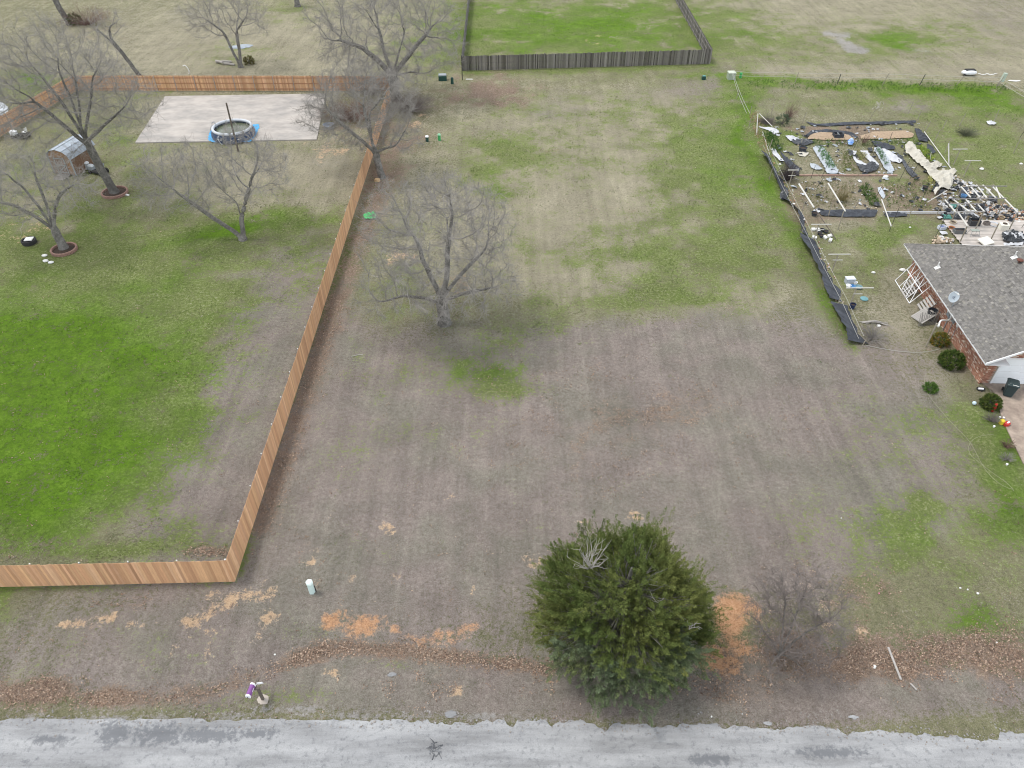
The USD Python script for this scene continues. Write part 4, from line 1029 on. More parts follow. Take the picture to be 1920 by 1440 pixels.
tree('spreading_tree', 'low spreading bare tree in the brick ring nearest the left edge', b,
     [[(0, 0, -.05), (-.1, .1, 1.0), (-.25, .2, 1.9)], [(-.25, .2, 1.9), (-1.4, .3, 3.0), (-3.0, .6, 4.0), (-4.4, .7, 4.0)], [(-.25, .2, 1.9), (-.9, .6, 3.8), (-1.9, 1.0, 5.6)], [(-.25, .2, 1.9), (.4, .5, 3.6), (1.2, .8, 4.8), (2.6, 1.2, 5.6)], [(-.25, .2, 1.9), (-.5, 1.0, 3.6), (-.9, 1.8, 6.0)]],
     crown_points(1300, (-1.0, .8, 5.2), (5.4, 4.2, 3.4), 61, low=-.45), .34, 106, twigs=.95, dead=14, wob=.24, dk=.6, step=.34)
# beyond the fences
b = G(452, 126)
tree('field_tree', 'bare tree with two close trunks standing in the rough field above the slab', b,
     [[(0, 0, -.05), (-.7, .2, 2.0), (-1.3, .4, 4.2)], [(0, 0, .2), (.2, .3, 2.2), (.3, .6, 4.6)]],
     crown_points(1200, (-.6, .6, 6.0), (5.6, 4.6, 4.2), 71, low=-.55), .30, 107, twigs=.85, twl=.9, thick=.06)
b = G(262, 143)
tree('crooked_tree', 'thin crooked dark tree just outside the back cedar fence', b,
     [[(0, 0, -.05), (-1.1, .1, 2.4), (-2.2, .2, 4.4)], [(-2.2, .2, 4.4), (-2.0, .3, 6.2)], [(-2.0, .2, 4.0), (-3.6, .2, 5.6)]],
     crown_points(260, (-2.2, .3, 6.0), (3.0, 2.4, 2.4), 81, low=-.5), .24, 108, bark=M_bark_d, twigs=.6, tip=.014, wob=.35)
b = G(132, 46)
tree('field_tree', 'dark forked tree at the top left corner beside the bramble thicket', b,
     [[(0, 0, -.05), (-.9, .2, 2.4), (-1.2, .3, 4.4)], [(-1.1, .3, 3.6), (-3.6, .4, 5.4), (-7.5, .5, 6.0)], [(-1.2, .3, 4.4), (-.8, .6, 7.0)]],
     crown_points(520, (-2.0, 1.0, 8.2), (8.0, 5.0, 3.4), 91, low=-.3), .42, 109, bark=M_bark_d, twigs=.7, twl=1.0, tip=.016, thick=.07, step=.5, dk=1.0)
b = G(558, 12)
tree('field_tree', 'bare tree whose foot shows at the top edge left of the big oak', b,
     [[(0, 0, -.05), (0, .1, 2.5), (.1, .2, 4.5)]], crown_points(360, (0, .5, 8.0), (5.5, 4.5, 3.2), 95, low=-.3), .40, 110, bark=M_bark_d, twigs=.6, twl=1.0, tip=.016, step=.5, dk=1.0)


# ------------------------------------------------------------------ bare shrubs and brambles
def shrub(name, label, base, rx, ry, h, n, seed, mat, cat_='shrub', rad=.012, lean=(0, 0), upright=1.0, group=None, sub=3):
    r = np.random.default_rng(seed)
    b = np.asarray(base, float)
    a = r.random(n) * 6.283; q = np.sqrt(r.random(n))
    foot = b + np.column_stack([np.cos(a) * rx * .12 * q, np.sin(a) * ry * .12 * q, np.zeros(n)])
    ext = q ** .6
    end = b + np.column_stack([np.cos(a) * rx * ext + lean[0] * h, np.sin(a) * ry * ext + lean[1] * h, h * np.clip(1.05 - .75 * ext ** 2 * (2 - upright) + r.normal(0, .12, n), .12, None)])
    mid = foot * .5 + end * .5 + r.normal(0, .07 * max(rx, h), (n, 3)) * [.6, .6, .5] + [0, 0, .12 * h]
    P = np.stack([foot, mid, end], 1)
    ms = [tubes(P, np.array([rad, rad * .7, rad * .3])[None], 3, cap=False)]
    m = n * sub; k = r.integers(0, n, m); f = r.uniform(.2, 1, (m, 1))
    s = np.where(f < .5, foot[k] + (mid[k] - foot[k]) * f * 2, mid[k] + (end[k] - mid[k]) * (f * 2 - 1))
    d = (end[k] - foot[k]); d = d / np.linalg.norm(d, axis=1, keepdims=True) + r.normal(0, .55, (m, 3)); d /= np.linalg.norm(d, axis=1, keepdims=True)
    e = s + d * (.16 + .22 * r.random((m, 1))) * (rx + h) * .5
    e[:, 2] = np.maximum(e[:, 2], b[2] + .02)
    ms.append(tubes(np.stack([s, e], 1), np.array([rad * .5, rad * .22])[None], 3, cap=False))
    t = thing(name, label, cat_, loc=b, group=group)
    part(t, 'stems', ms[0], mat, kind='stuff'); part(t, 'twigs', ms[1], mat, kind='stuff')
    return t


M_stem = pm('grey_brown_stems', (.16, .14, .13), .9, .25, 3, island=.3)
M_stem_r = pm('red_brown_stems', (.15, .095, .08), .9, .25, 3, island=.35)
M_stem_g = pm('grey_bleached_stems', (.20, .185, .17), .9, .25, 3, island=.3)
b = G(1460, 1228); b[2] = gz(b[0], b[1])
tree('bare_shrub', 'large grey leafless shrub with many stems fanning out right of the red clay patch', b,
     [[(0, 0, -.05), (.1, .1, .35)], [(.1, .1, .3), (.5, .7, 1.5), (.9, 1.5, 2.8)], [(.05, .1, .3), (.1, .8, 1.6), (.0, 1.3, 3.0)], [(.1, .1, .25), (.9, .4, 1.2), (2.0, .7, 2.0)], [(0, 0, .2), (-.6, .3, 1.2), (-1.3, .8, 2.0)], [(0, 0, .2), (-.5, -.6, .7), (-1.0, -1.3, .8)], [(.1, 0, .2), (.5, -.7, .8), (.8, -1.6, .9)], [(.1, 0, .2), (1.1, -.6, .8), (2.0, -1.3, .9)]],
     np.vstack([crown_points(650, (.5, .8, 2.5), (2.7, 2.4, 2.1), 15, low=-.8, hollow=.2), crown_points(110, (.3, -.8, 1.0), (2.0, 1.4, .8), 16, low=-.6, hollow=.2)]), .11, 111, cat_='shrub', twigs=.8, step=.24, di=1.8, dk=.34, tip=.006, thick=.022, twl=.55, flare=1.0, twigm=M_stem, up=.1)
shrub('bramble', 'dark red brown bramble thicket left of the long fence beside the slab', G(655, 222), 3.8, 3.2, 1.7, 420, 202, M_stem_r, 'bramble', sub=5)
shrub('bramble', 'grey brush heap right of the long fence below the largest oak', G(770, 208), 3.2, 2.8, 2.0, 380, 203, M_stem, 'bramble', sub=4)
shrub('bramble', 'reddish bramble thicket under the forked tree at the top left', G(165, 46), 4.2, 3.2, 2.6, 150, 204, M_stem_r, 'bramble', rad=.018, sub=4)
shrub('bramble', 'grey brush trailing along the back fence left of the largest oak', G(690, 178), 3.0, 1.6, 1.8, 130, 205, M_stem, 'bramble', sub=4)

# ------------------------------------------------------------------ the red cedar by the road
M_needle = pm('cedar_foliage', (1, 1, 1), .8, .18, 5, spec=.15, island=.3, tint=True)


def plumes(P, D, L, per, wid, r, cols):
    """Feathery sprays: P feet, D directions, L lengths."""
    n = len(P)
    D, A, B = frame_of(D)
    t = r.random((n, per)) ** .8
    a = r.random((n, per)) * 6.283
    rad = (1 - t) * .19 * L[:, None] + .012
    rr_ = rad * np.sqrt(r.random((n, per)))
    off = np.cos(a)[..., None] * A[:, None] + np.sin(a)[..., None] * B[:, None]
    c = P[:, None] + D[:, None] * (t * L[:, None])[..., None] + off * rr_[..., None]
    d = D[:, None] * .75 + off * .75 + r.normal(0, .25, (n, per, 3)); d /= np.linalg.norm(d, axis=-1, keepdims=True)
    ln = (.09 + .11 * r.random((n, per))) * wid
    s = np.cross(d, r.normal(size=(n, per, 3))); s /= np.linalg.norm(s, axis=-1, keepdims=True)
    w_ = ln * .12
    v = np.stack([c - s * w_[..., None], c + s * w_[..., None], c + d * ln[..., None]], 2).reshape(-1, 3)
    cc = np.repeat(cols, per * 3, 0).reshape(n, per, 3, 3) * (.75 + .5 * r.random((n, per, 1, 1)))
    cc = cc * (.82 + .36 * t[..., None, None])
    return v, np.arange(len(v)).reshape(-1, 3), cc.reshape(-1, 3)


r = np.random.default_rng(303)
cb = np.array([5.18, 18.95, 0.0]); cb[2] = gz(cb[0], cb[1])
CH, CRX, CRY = 5.9, 4.12, 4.3
n_ = 2700
d = r.normal(size=(n_ * 2, 3)); d /= np.linalg.norm(d, axis=1, keepdims=True)
d = d[d[:, 2] > -.42][:n_]
lump = 1 + .42 * (meshkit.fbm(d * 2.4 + 4, 3, 7) - .5) * 2 + .16 * (meshkit.noise(d * 6.5 + 9, 3) - .5) * 2
s = np.where(r.random(len(d)) < .72, r.uniform(.80, 1.0, len(d)), r.uniform(.45, .82, len(d)))
ctr = cb + [0, 0, 2.05]
ez = np.where(d[:, 2] > 0, CH - 2.05, 2.3)
rxy = np.where(d[:, 2] < 0, 1.0, 1.0) * (1 - .10 * np.clip(d[:, 2], 0, 1))
P = ctr + d * np.column_stack([CRX * rxy, CRY * rxy, ez]) * (s * lump)[:, None] * .90
P[:, 2] = np.maximum(P[:, 2], cb[2] + .15)
D = d * [1, 1, .5] + [0, 0, .6] + r.normal(0, .48, (len(d), 3))
L = r.uniform(.5, .98, len(d)) * (1 + .75 * (r.random(len(d)) < .14))
side = meshkit.fbm(P * .55, 3, 12) - .5
yel = np.clip(.36 + side * 1.5 + r.normal(0, .15, len(d)), 0, 1)[:, None]
col_ = np.array([.074, .104, .028]) * (1 - yel) + np.array([.150, .162, .048]) * yel
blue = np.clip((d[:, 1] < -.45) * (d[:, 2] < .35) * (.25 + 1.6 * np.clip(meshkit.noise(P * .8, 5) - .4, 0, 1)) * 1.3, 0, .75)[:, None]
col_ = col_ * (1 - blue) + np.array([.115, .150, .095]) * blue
ppx, ppy = PIX(P[:, 0], P[:, 1], P[:, 2])
c_ = np.nonzero(np.hypot(ppx - 1106, ppy - 1050) < 26)[0]
dead_at = P[c_[np.argmin(np.linalg.norm(P[c_] - [0, 0, CAM_H], axis=1))]]
ok_ = np.linalg.norm(P - dead_at - np.array([0, 0, .25]), axis=1) > .62
P, D, L, col_ = P[ok_], D[ok_], L[ok_], col_[ok_]
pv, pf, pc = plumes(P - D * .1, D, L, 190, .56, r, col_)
ced = thing('cedar_tree', 'wide dark green cedar with shaggy tips at the roadside', 'tree', loc=cb)
wood = [tube([cb + [0, 0, -.05], cb + [.05, 0, 1.5], cb + [0, .1, 3.4], cb + [.1, 0, 5.6]], [.30, .24, .15, .05], 9)]
k = r.choice(len(P), 340, replace=False)
f0 = cb + np.column_stack([np.zeros(340), np.zeros(340), np.clip(P[k, 2] - cb[2] - 1.2, .4, 4.6)])
mid = f0 * .45 + P[k] * .55 + r.normal(0, .15, (340, 3)) - [0, 0, .1]
wood.append(tubes(np.stack([f0, mid, P[k]], 1), np.array([.045, .03, .012])[None], 4))
part(ced, 'trunk', cat(wood), M_bark)
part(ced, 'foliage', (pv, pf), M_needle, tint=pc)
# grey dead sprigs poking out of the foliage
dead = []
for (a, b_, z, n0, ln) in ((1104, 1068, float(dead_at[2]) - .25, 15, 1.25), (1292, 1180, 3.9, 3, .5), (1235, 1130, 5.0, 2, .45)):
    f = G(a, b_, z)
    for q in range(n0):
        v = np.array([r.normal(0, .5), r.normal(.25, .4), 1.0]); v /= np.linalg.norm(v)
        Q = f + np.cumsum(np.vstack([[0, 0, 0], v * ln / 4 + r.normal(0, .04, (4, 3))]), 0)
        dead.append(tube(Q, np.linspace(.02, .006, 5), 4))
        for h_ in range(4):
            u = v + r.normal(0, .6, 3); u /= np.linalg.norm(u); s0 = Q[1 + h_ % 4]
            dead.append(tube([s0, s0 + u * ln * .22, s0 + u * ln * .4 + [0, 0, .03]], [.011, .008, .004], 3))
part(ced, 'dead_branches', cat(dead), M_dead, label='bleached dead sprigs among the foliage', kind='stuff')


def bush(name, label, base, rx, ry, rz, n, seed, c0, c1, per=40, L=.22, wid=.62, group=None):
    r = np.random.default_rng(seed)
    d = r.normal(size=(n * 2, 3)); d /= np.linalg.norm(d, axis=1, keepdims=True); d = d[d[:, 2] > -.6][:n]
    s = r.uniform(.72, .95, len(d)) * (1 + .12 * (meshkit.fbm(d * 2 + seed, 2, seed) - .5) * 2)
    b = np.asarray(base, float)
    P = b + [0, 0, rz * .75] + d * s[:, None] * [rx, ry, rz]
    P[:, 2] = np.maximum(P[:, 2], b[2] + .04)
    y = np.clip(r.normal(.4, .3, (len(d), 1)), 0, 1)
    v, f, c = plumes(P, d + [0, 0, .25], np.full(len(d), L), per, wid, r, np.asarray(c0) * (1 - y) + np.asarray(c1) * y)
    t = thing(name, label, 'bush', loc=b, group=group)
    k = r.choice(len(P), 24)
    part(t, 'stems', tubes(np.stack([np.repeat(b[None], 24, 0), P[k] * .6 + b * .4 + [0, 0, .1], P[k]], 1), np.array([.02, .014, .006])[None], 4), M_bark)
    part(t, 'foliage', (v, f), M_needle, tint=c)
    return t


bush('round_bush', 'neat round dark green bush against the brick side wall', G(1780, 684), .74, .69, .56, 420, 401, (.036, .068, .014), (.090, .118, .026), per=44)
bush('round_bush', 'small round dark green bush by the corner of the driveway', G(1854, 762), .51, .48, .42, 260, 402, (.036, .062, .014), (.092, .110, .026), per=40)
bush('round_bush', 'loose orange tinged bush behind the conduit post by the side wall', G(1760, 643), .54, .48, .38, 200, 403, (.050, .095, .016), (.25, .14, .025), per=28)
bush('grass_clump', 'tufty green clump alone in the lawn below the round bush', G(1743, 731), .30, .27, .18, 120, 404, (.040, .095, .016), (.09, .15, .03), per=28, L=.25)

# ------------------------------------------------------------------ left yard: slab, pool, pole, shed, tree rings
M_slab = pm('old_concrete_slab', (.375, .345, .315), .9, .14, 1.2, col2=(.24, .23, .218), thr=(.42, .68), stretch=(.55, .9, 1))
c4 = [(254, 269), (310, 182), (612, 177), (594, 263)]
sp = px_poly(c4)
sm = trimesh.creation.extrude_polygon(Polygon(sp[:, :2]), .12, engine='earcut')
single('concrete_slab', (sm.vertices, sm.faces), M_slab, 'large pale stained concrete slab in the left yard', None, kind='structure')

M_navy = pm('navy_pool_wall', (.030, .052, .105), .5, .15, 4)
M_ring = pm('pale_grey_inflatable_ring', (.46, .49, .53), .45, .12, 5)
M_blue = pm('bright_blue_tarp', (.05, .30, .58), .45, .2, 3)
M_poolwater = pm('murky_pool_water', (.085, .098, .062), .08, .25, .9, spec=.5)
pc0 = G(439, 254, .12); pr = 2.28
pool = thing('inflatable_pool', 'round navy inflatable ring pool with murky green water on the slab', 'pool', loc=(*pc0[:2], .12))
part(pool, 'wall', lathe([(pr, .01), (pr + .06, .3), (pr - .02, .62), (pr - .14, .86), (pr - .22, .86), (pr - .2, .3), (pr - .2, .05)], 40, pc0), M_navy, smooth=40)
rt = np.linspace(0, 2 * np.pi, 49)
part(pool, 'inflatable_ring', tube(np.column_stack([pc0[0] + (pr - .25) * np.cos(rt), pc0[1] + (pr - .25) * np.sin(rt), np.full(49, pc0[2] + .93)]), .15, 10), M_ring, smooth=50)
part(pool, 'water', (np.vstack([np.column_stack([pc0[0] + (pr - .2) * np.cos(rt[:-1]), pc0[1] + (pr - .2) * np.sin(rt[:-1]), np.full(48, pc0[2] + .66)]), [[pc0[0], pc0[1], pc0[2] + .66]]]), np.array([[k, (k + 1) % 48, 48] for k in range(48)])), M_poolwater)
marks = []
for k, (t0, w_, h_) in enumerate([(-2.02, .22, .14), (-1.92, .12, .1), (-1.86, .16, .14), (-1.38, .1, .1), (-1.18, .14, .12), (-1.06, .2, .14), (-.95, .12, .1)]):
    a = t0; q = pc0 + [(pr + .055) * math.cos(a), (pr + .055) * math.sin(a), .42]
    marks.append(box(q, (.02, w_, h_ * .6), a))
part(pool, 'printed_marks', cat(marks), M_offwhite, label='small white printed marks on the pool wall', kind='stuff')
part(pool, 'hose', tube(bent([pc0 + [-.9, -2.02, .8], pc0 + [-.95, -2.25, .5], pc0 + [-.8, -2.36, .2], pc0 + [-.55, -2.5, .02]], 9), .035, 6), M_ring)
part(pool, 'ladder', cat([tube(bent([pc0 + [-2.3 + dx, .35, .0], pc0 + [-2.2 + dx, .3, 1.3], pc0 + [-2.0 + dx, .25, 1.45], pc0 + [-1.85 + dx, .2, 1.2], pc0 + [-1.8 + dx, .2, .7]], 10), .022, 6) for dx in (0, .1)] + [tube([pc0 + [-2.27, .34, z], pc0 + [-2.15, .34, z]], .015, 5) for z in (.4, .7, 1.0)]), M_grey_metal)
part(pool, 'skimmer', cat([cbox(pc0 + [-1.75, -.55, .82], (.3, .3, .25), .4, .03), cbox(pc0 + [-1.72, -.75, .74], (.32, .22, .12), .2, .03)]), M_dark)
tp = px_poly([(390, 262), (394, 246), (410, 236), (472, 234), (485, 233), (486, 240), (478, 256), (470, 266), (462, 267), (430, 267), (398, 267)], .12)
single('blue_tarp', cloth(tp, .25, .05, .135, 1.4, 5), M_blue, 'bright blue ground tarp showing round the foot of the pool', 'tarp')
pb = G(447, 284); ph = HT(284, 193)
single('wooden_pole', tube([pb - [0, 0, .1], pb + [0, 0, ph * .5], pb + [.03, 0, ph]], [.11, .10, .085], 8), M_darkwood, 'bare wooden utility pole standing in front of the pool', 'pole', smooth=40)
p = G(617, 240)
single('grey_tub', cat([lathe([(.45, 0), (.62, .4), (.66, .42), (.6, .45), (.4, .1), (0, .1)], 16, p)]), pm('blue_grey_plastic', (.19, .22, .27), .5, .1), 'blue grey tub beside the right edge of the concrete slab', 'tub')
p = G(616, 215)
single('yellow_scrap', cbox(p + [0, 0, .08], (.35, .7, .12), .4, .03), pm('pale_yellow', (.62, .6, .32), .6, .1), 'pale yellow scrap in the brush just right of the slab', 'litter')
p = G(603, 188)

# barrel-roofed shed
M_shed = pm('brown_shed_boards', (.155, .095, .062), .85, .3, 5, stretch=(3, 3, .6))
M_shed_l = pm('tan_shed_boards', (.25, .15, .085), .85, .25, 5, stretch=(3, 3, .6))
M_tin = pm('dull_tin_roof', (.36, .41, .46), .45, .14, 2, spec=.4, metal=.15, col2=(.28, .31, .35))
sb = G(124, 328)
SA = math.radians(-13)        # the shed's back leans to the right of straight away


def sloc(m):
    v = np.asarray(m[0], float)
    return rotz(v, SA) + sb, m[1]


sw, sd, shh = 2.5, 3.6, 1.75
shed = thing('garden_shed', 'small brown barn shed with a curved tin roof behind the tall tree', 'shed', loc=sb)
arc = [(-sw / 2, shh), (-sw * .43, shh + .42), (-sw * .27, shh + .74), (0, shh + .9), (sw * .27, shh + .74), (sw * .43, shh + .42), (sw / 2, shh)]
for side, y_ in (('front_wall', 0.0), ('back_wall', sd)):
    v = np.array([[x, y_, z] for x, z in [(-sw / 2, .1), (sw / 2, .1)] + arc[::-1]] + [[x, y_ + (.05 if y_ == 0 else -.05), z] for x, z in [(-sw / 2, .1), (sw / 2, .1)] + arc[::-1]])
    k = len(arc) + 2
    f = [[0, q, q + 1] for q in range(1, k - 1)] + [[k, k + q + 1, k + q] for q in range(1, k - 1)] + sum([[[q, k + q, k + (q + 1) % k], [q, k + (q + 1) % k, (q + 1) % k]] for q in range(k)], [])
    part(shed, side, sloc((v, np.array(f))), M_shed_l if y_ == 0 else M_shed)
for sx in (-1, 1):
    part(shed, 'side_wall', sloc(box((sx * (sw / 2 - .02), sd / 2, (shh + .1) / 2 + .05), (.06, sd - .1, shh - .1))), M_shed)
    for q in range(12):
        part(shed, 'side_board', sloc(box((sx * (sw / 2 + .025), .2 + q * .29, shh / 2 + .05), (.02, .27, shh - .06))), M_shed)
rv_ = []
rs = []
for q in range(len(arc) - 1):
    (x0, z0_), (x1, z1_) = arc[q], arc[q + 1]
    for w0 in np.arange(0, sd + .3, .65):
        w1 = min(w0 + .63, sd + .34)
        nx, nz = -(z1_ - z0_), (x1 - x0); L_ = math.hypot(nx, nz); nx, nz = nx / L_ * .05, nz / L_ * .05
        v = [[x0 * 1.05 + nx, w0 - .17, z0_ + nz], [x1 * 1.05 + nx, w0 - .17, z1_ + nz], [x1 * 1.05 + nx, w1 - .17, z1_ + nz + .006], [x0 * 1.05 + nx, w1 - .17, z0_ + nz + .006]]
        v += [[a_, b__, c__ - .035] for a_, b__, c__ in v]
        rs.append((np.array(v), BOXF[:, ::-1]))
        part(shed, 'roof_sheet', sloc(rs[-1]), M_tin)
part(shed, 'ridge_seams', sloc(cat([tube([(x * 1.05, -.17, z + .075), (x * 1.05, sd + .17, z + .075)], .02, 5) for x, z in arc[1:-1]])), M_tin, kind='stuff')
dr = part(shed, 'door', sloc(box((-.05, -.03, .95), (1.15, .05, 1.7))), M_shed)
part(dr, 'door_trim', sloc(cat([box((-.6, -.07, .95), (.09, .03, 1.75)), box((.5, -.07, .95), (.09, .03, 1.75)), box((-.05, -.07, .3), (1.0, .03, .09)), box((-.05, -.07, 1.05), (1.0, .03, .09)), box((-.05, -.07, 1.75), (1.0, .03, .09)),
     tilt(box((-.05, -.068, .68), (1.1, .025, .09)), [0, 1, 0], -.62, (-.05, 0, .68))])), M_grey_metal)
for sx in (-1, 1):
    part(shed, 'corner_trim', sloc(box((sx * (sw / 2 + .0), -.035, shh / 2 + .05), (.14, .05, shh))), M_grey_metal)
    part(shed, 'skid', sloc(box((sx * .9, .3, .06), (.2, .5, .12))), pm('red_skid' + str(sx + 1), (.16, .05, .035), .9, .2))
single('shed_ramp', sloc(cat([tilt(box((-.05, -.62 + 0, .06), (1.3, 1.15, .05)), [1, 0, 0], .08, (0, -.6, .06))] + [box((-.05, -.2 - k * .2, .10 - k * .016), (1.28, .03, .02)) for k in range(5)])), M_greywood, 'weathered grey plank ramp before the shed door', 'ramp')

M_ringbrick = pm('red_edging_brick', (.25, .155, .125), .85, .25, 7)
M_mulch = pm('dark_mulch', (.05, .036, .028), .95, .4, 9)
for (a, b_, r_, lab, sd_) in ((216, 363, 1.14, 'ring of red edging bricks round the tall straight tree', 0), (121, 470, .98, 'ring of red edging bricks round the low spreading tree', 1)):
    c = G(a, b_)
    rg = thing('brick_ring', lab, 'edging', loc=c)
    part(rg, 'mulch', lathe([(r_ - .1, .0), (r_ - .1, .10), (r_ * .5, .15), (0, .17)], 26, c), M_mulch)
    nb = int(2 * math.pi * r_ / .25)
    for lay in range(2):
        for k in range(nb):
            t_ = (k + .5 * lay) * 2 * math.pi / nb
            part(rg, 'brick', cbox(c + [r_ * math.cos(t_), r_ * math.sin(t_), .075 + lay * .125], (.15, .236, .118), t_ + rng.normal(0, .03), .012), M_ringbrick)

# small things in the left yard
def mower(name, base, rz, lab, body, deckc):
    t = thing(name, lab, 'mower', loc=base)
    q = lambda m: (rotz(m[0], rz) + base, m[1])
    part(t, 'deck', q(cbox((0, 0, .28), (.95, 1.3, .22), 0, .1)), deckc)
    part(t, 'hood', q(cbox((0, .85, .55), (.55, .75, .5), 0, .12)), body)
    part(t, 'seat', q(cat([cbox((0, -.45, .68), (.48, .45, .1), 0, .05), tilt(cbox((0, -.68, .9), (.48, .1, .42), 0, .04), [1, 0, 0], .2, (0, -.68, .9))])), body)
    part(t, 'steering_wheel', q(tilt(tube(np.array([[.17 * math.cos(x), .17 * math.sin(x) + .25, .98] for x in np.linspace(0, 6.283, 13)]), .018, 5), [1, 0, 0], -.5, (0, .25, .98))), M_dark)
    for sx in (-1, 1):
        for y_, r_ in ((-.55, .26), (.85, .19)):
            part(t, 'wheel', q(move(tilt(lathe([(.0, -.09), (r_ * .8, -.09), (r_, -.05), (r_, .05), (r_ * .8, .09), (0, .09)], 14), [0, 1, 0], math.pi / 2), (sx * .42, y_, r_))), M_dark)
    return t


mower('ride_on_mower', G(188, 325), 1.2, 'black ride-on mower with pale seat parked between shed and tall tree', M_grey_metal, M_dark)
mower('ride_on_mower', G(43, 258), 1.5, 'white ride-on mower parked against the slanting fence at the left edge', M_white, M_dark)
p = G(166, 317)
t = thing('milk_can', 'white topped bin standing against the right wall of the shed', 'bin', loc=p)
part(t, 'body', lathe([(.0, 0), (.22, 0), (.25, .5), (.2, .62), (.0, .62)], 14, p), M_grey_metal)
part(t, 'lid', lathe([(.24, .62), (.27, .68), (.2, .78), (0, .8)], 14, p), M_white)
p = G(56, 456)
t = thing('round_planter', 'dark round stone planter with a white board on top at the left edge', 'planter', loc=p)
part(t, 'ring', lathe([(.58, 0), (.62, .3), (.6, .36), (.48, .36), (.45, .1), (0, .1)], 18, p), M_dark)
part(t, 'board', cbox(p + [.05, .05, .40], (.66, .62, .06), .15, .02), M_offwhite)
M_stone = pm('pale_field_stone', (.58, .58, .56), .8, .15, 8)
for (a, b_, lab) in ((84, 480, 'white field stone, the uppermost of three by the brick ring'), (86, 490, 'white field stone, the lower left of three by the brick ring'), (96, 493, 'white field stone, the lower right of three by the brick ring')):
    m = trimesh.creation.icosphere(2, 1.0); v = m.vertices * (1 + .25 * (meshkit.fbm(m.vertices * 1.4 + a, 2, b_) - .5)[:, None]) * [.24, .19, .09]
    single('field_stone', (v + G(a, b_) + [0, 0, .06], m.faces), M_stone, lab, 'stone', smooth=True)
p = G(238, 366)
single('splash_block', cbox(p + [0, 0, .05], (.5, .22, .1), -.4, .02), M_offwhite, 'white splash block touching the brick ring of the tall tree', 'block')
p = G(354, 138)
single('white_pipe', tube(bent([p, p + [0, 0, .8], p + [-.25, 0, 1.05], p + [-.5, 0, .95]], 10), .06, 7), M_offwhite, 'bent white pipe sticking up behind the back cedar fence', 'pipe')
for k, (a, b_, ln, rz, z, lab) in enumerate([(420, 118, 2.1, .05, .15, 'topmost bleached log of the pile below the field tree'), (430, 122, 1.7, -.35, .13, 'short bleached log lying across the front of the pile'), (412, 120, 1.4, -.6, .30, 'slanting grey log at the left of the pile')]):
    p = G(a, b_); d_ = np.array([math.cos(rz), math.sin(rz), 0]) * ln / 2
    single('log', tube([p - d_ + [0, 0, z], p + [0, 0, z + .05], p + d_ + [0, 0, z]], [.13, .15, .12], 8), M_dead, lab, 'log', smooth=40)
p = G(452, 88)
single('puddle', scab(p[0], p[1], 1.7, 1.1, 33, .05), pm('pale_puddle', (.20, .23, .26), .25, .3, 2, spec=.3), 'pale puddle behind the two trunked field tree', 'puddle', kind='structure')
p = G(-8, 214)
tq = px_poly([(-60, 250), (-60, 196), (2, 192), (18, 206), (14, 230)])
single('pale_tarp', cloth(tq, .5, .5, .1, .5, 9), pm('pale_grey_tarp', (.42, .45, .48), .6, .15, 2), 'pale grey tarp beyond the slanting fence at the left edge', 'tarp')
bush('evergreen_bush', 'small evergreen bush at the foot of the forked top left tree', G(143, 46), .9, .8, .8, 110, 411, (.035, .065, .018), (.07, .095, .03), per=24, L=.35, wid=1.1)
bush('evergreen_bush', 'olive bush right of the log pile by the field tree', G(468, 120), .55, .5, .5, 90, 412, (.07, .07, .02), (.12, .10, .03), per=24, L=.3, wid=1.0)

# ------------------------------------------------------------------ roadside
M_purple = pm('purple_painted_metal', (.19, .075, .24), .45, .15, 6)
mb = G(493, 1311); mb[2] = gz(mb[0], mb[1])
t = thing('mailbox', 'purple and white mailbox on a dark post set in a concrete collar by the road', 'mailbox', loc=mb)
part(t, 'concrete_collar', scab(mb[0], mb[1], .30, .25, 71, mb[2] + .05), pm('pale_collar_concrete', (.36, .32, .28), .9, .15, 8))
part(t, 'post', cbox(mb + [0, 0, .55], (.115, .115, 1.1), .05, .01), M_darkwood)
part(t, 'arm', cat([cbox(mb + [-.16, -.02, 1.11], (.55, .12, .06), .1, .008), cbox(mb + [-.12, .22, 1.10], (.12, .5, .05), -.1, .008)]), M_darkwood)
ma = math.radians(-8)
bxm = []
hw = .105
prof = [(-hw, 0), (-hw, .12)] + [(-hw * math.cos(a), .12 + hw * math.sin(a)) for a in np.linspace(.3, math.pi - .3, 7)] + [(hw, .12), (hw, 0)]


def loaf(y0, y1, s=1.0):
    k = len(prof)
    v = np.array([[x * s, y0, z * s + (1 - s) * .1] for x, z in prof] + [[x * s, y1, z * s + (1 - s) * .1] for x, z in prof])
    f = sum([[[q, (q + 1) % k, k + (q + 1) % k], [q, k + (q + 1) % k, k + q]] for q in range(k)], []) + [[0, q + 1, q] for q in range(1, k - 1)] + [[k, k + q, k + q + 1] for q in range(1, k - 1)]
    return rotz(v, ma) + mb + [-.24, -.14, 1.145], np.array(f)


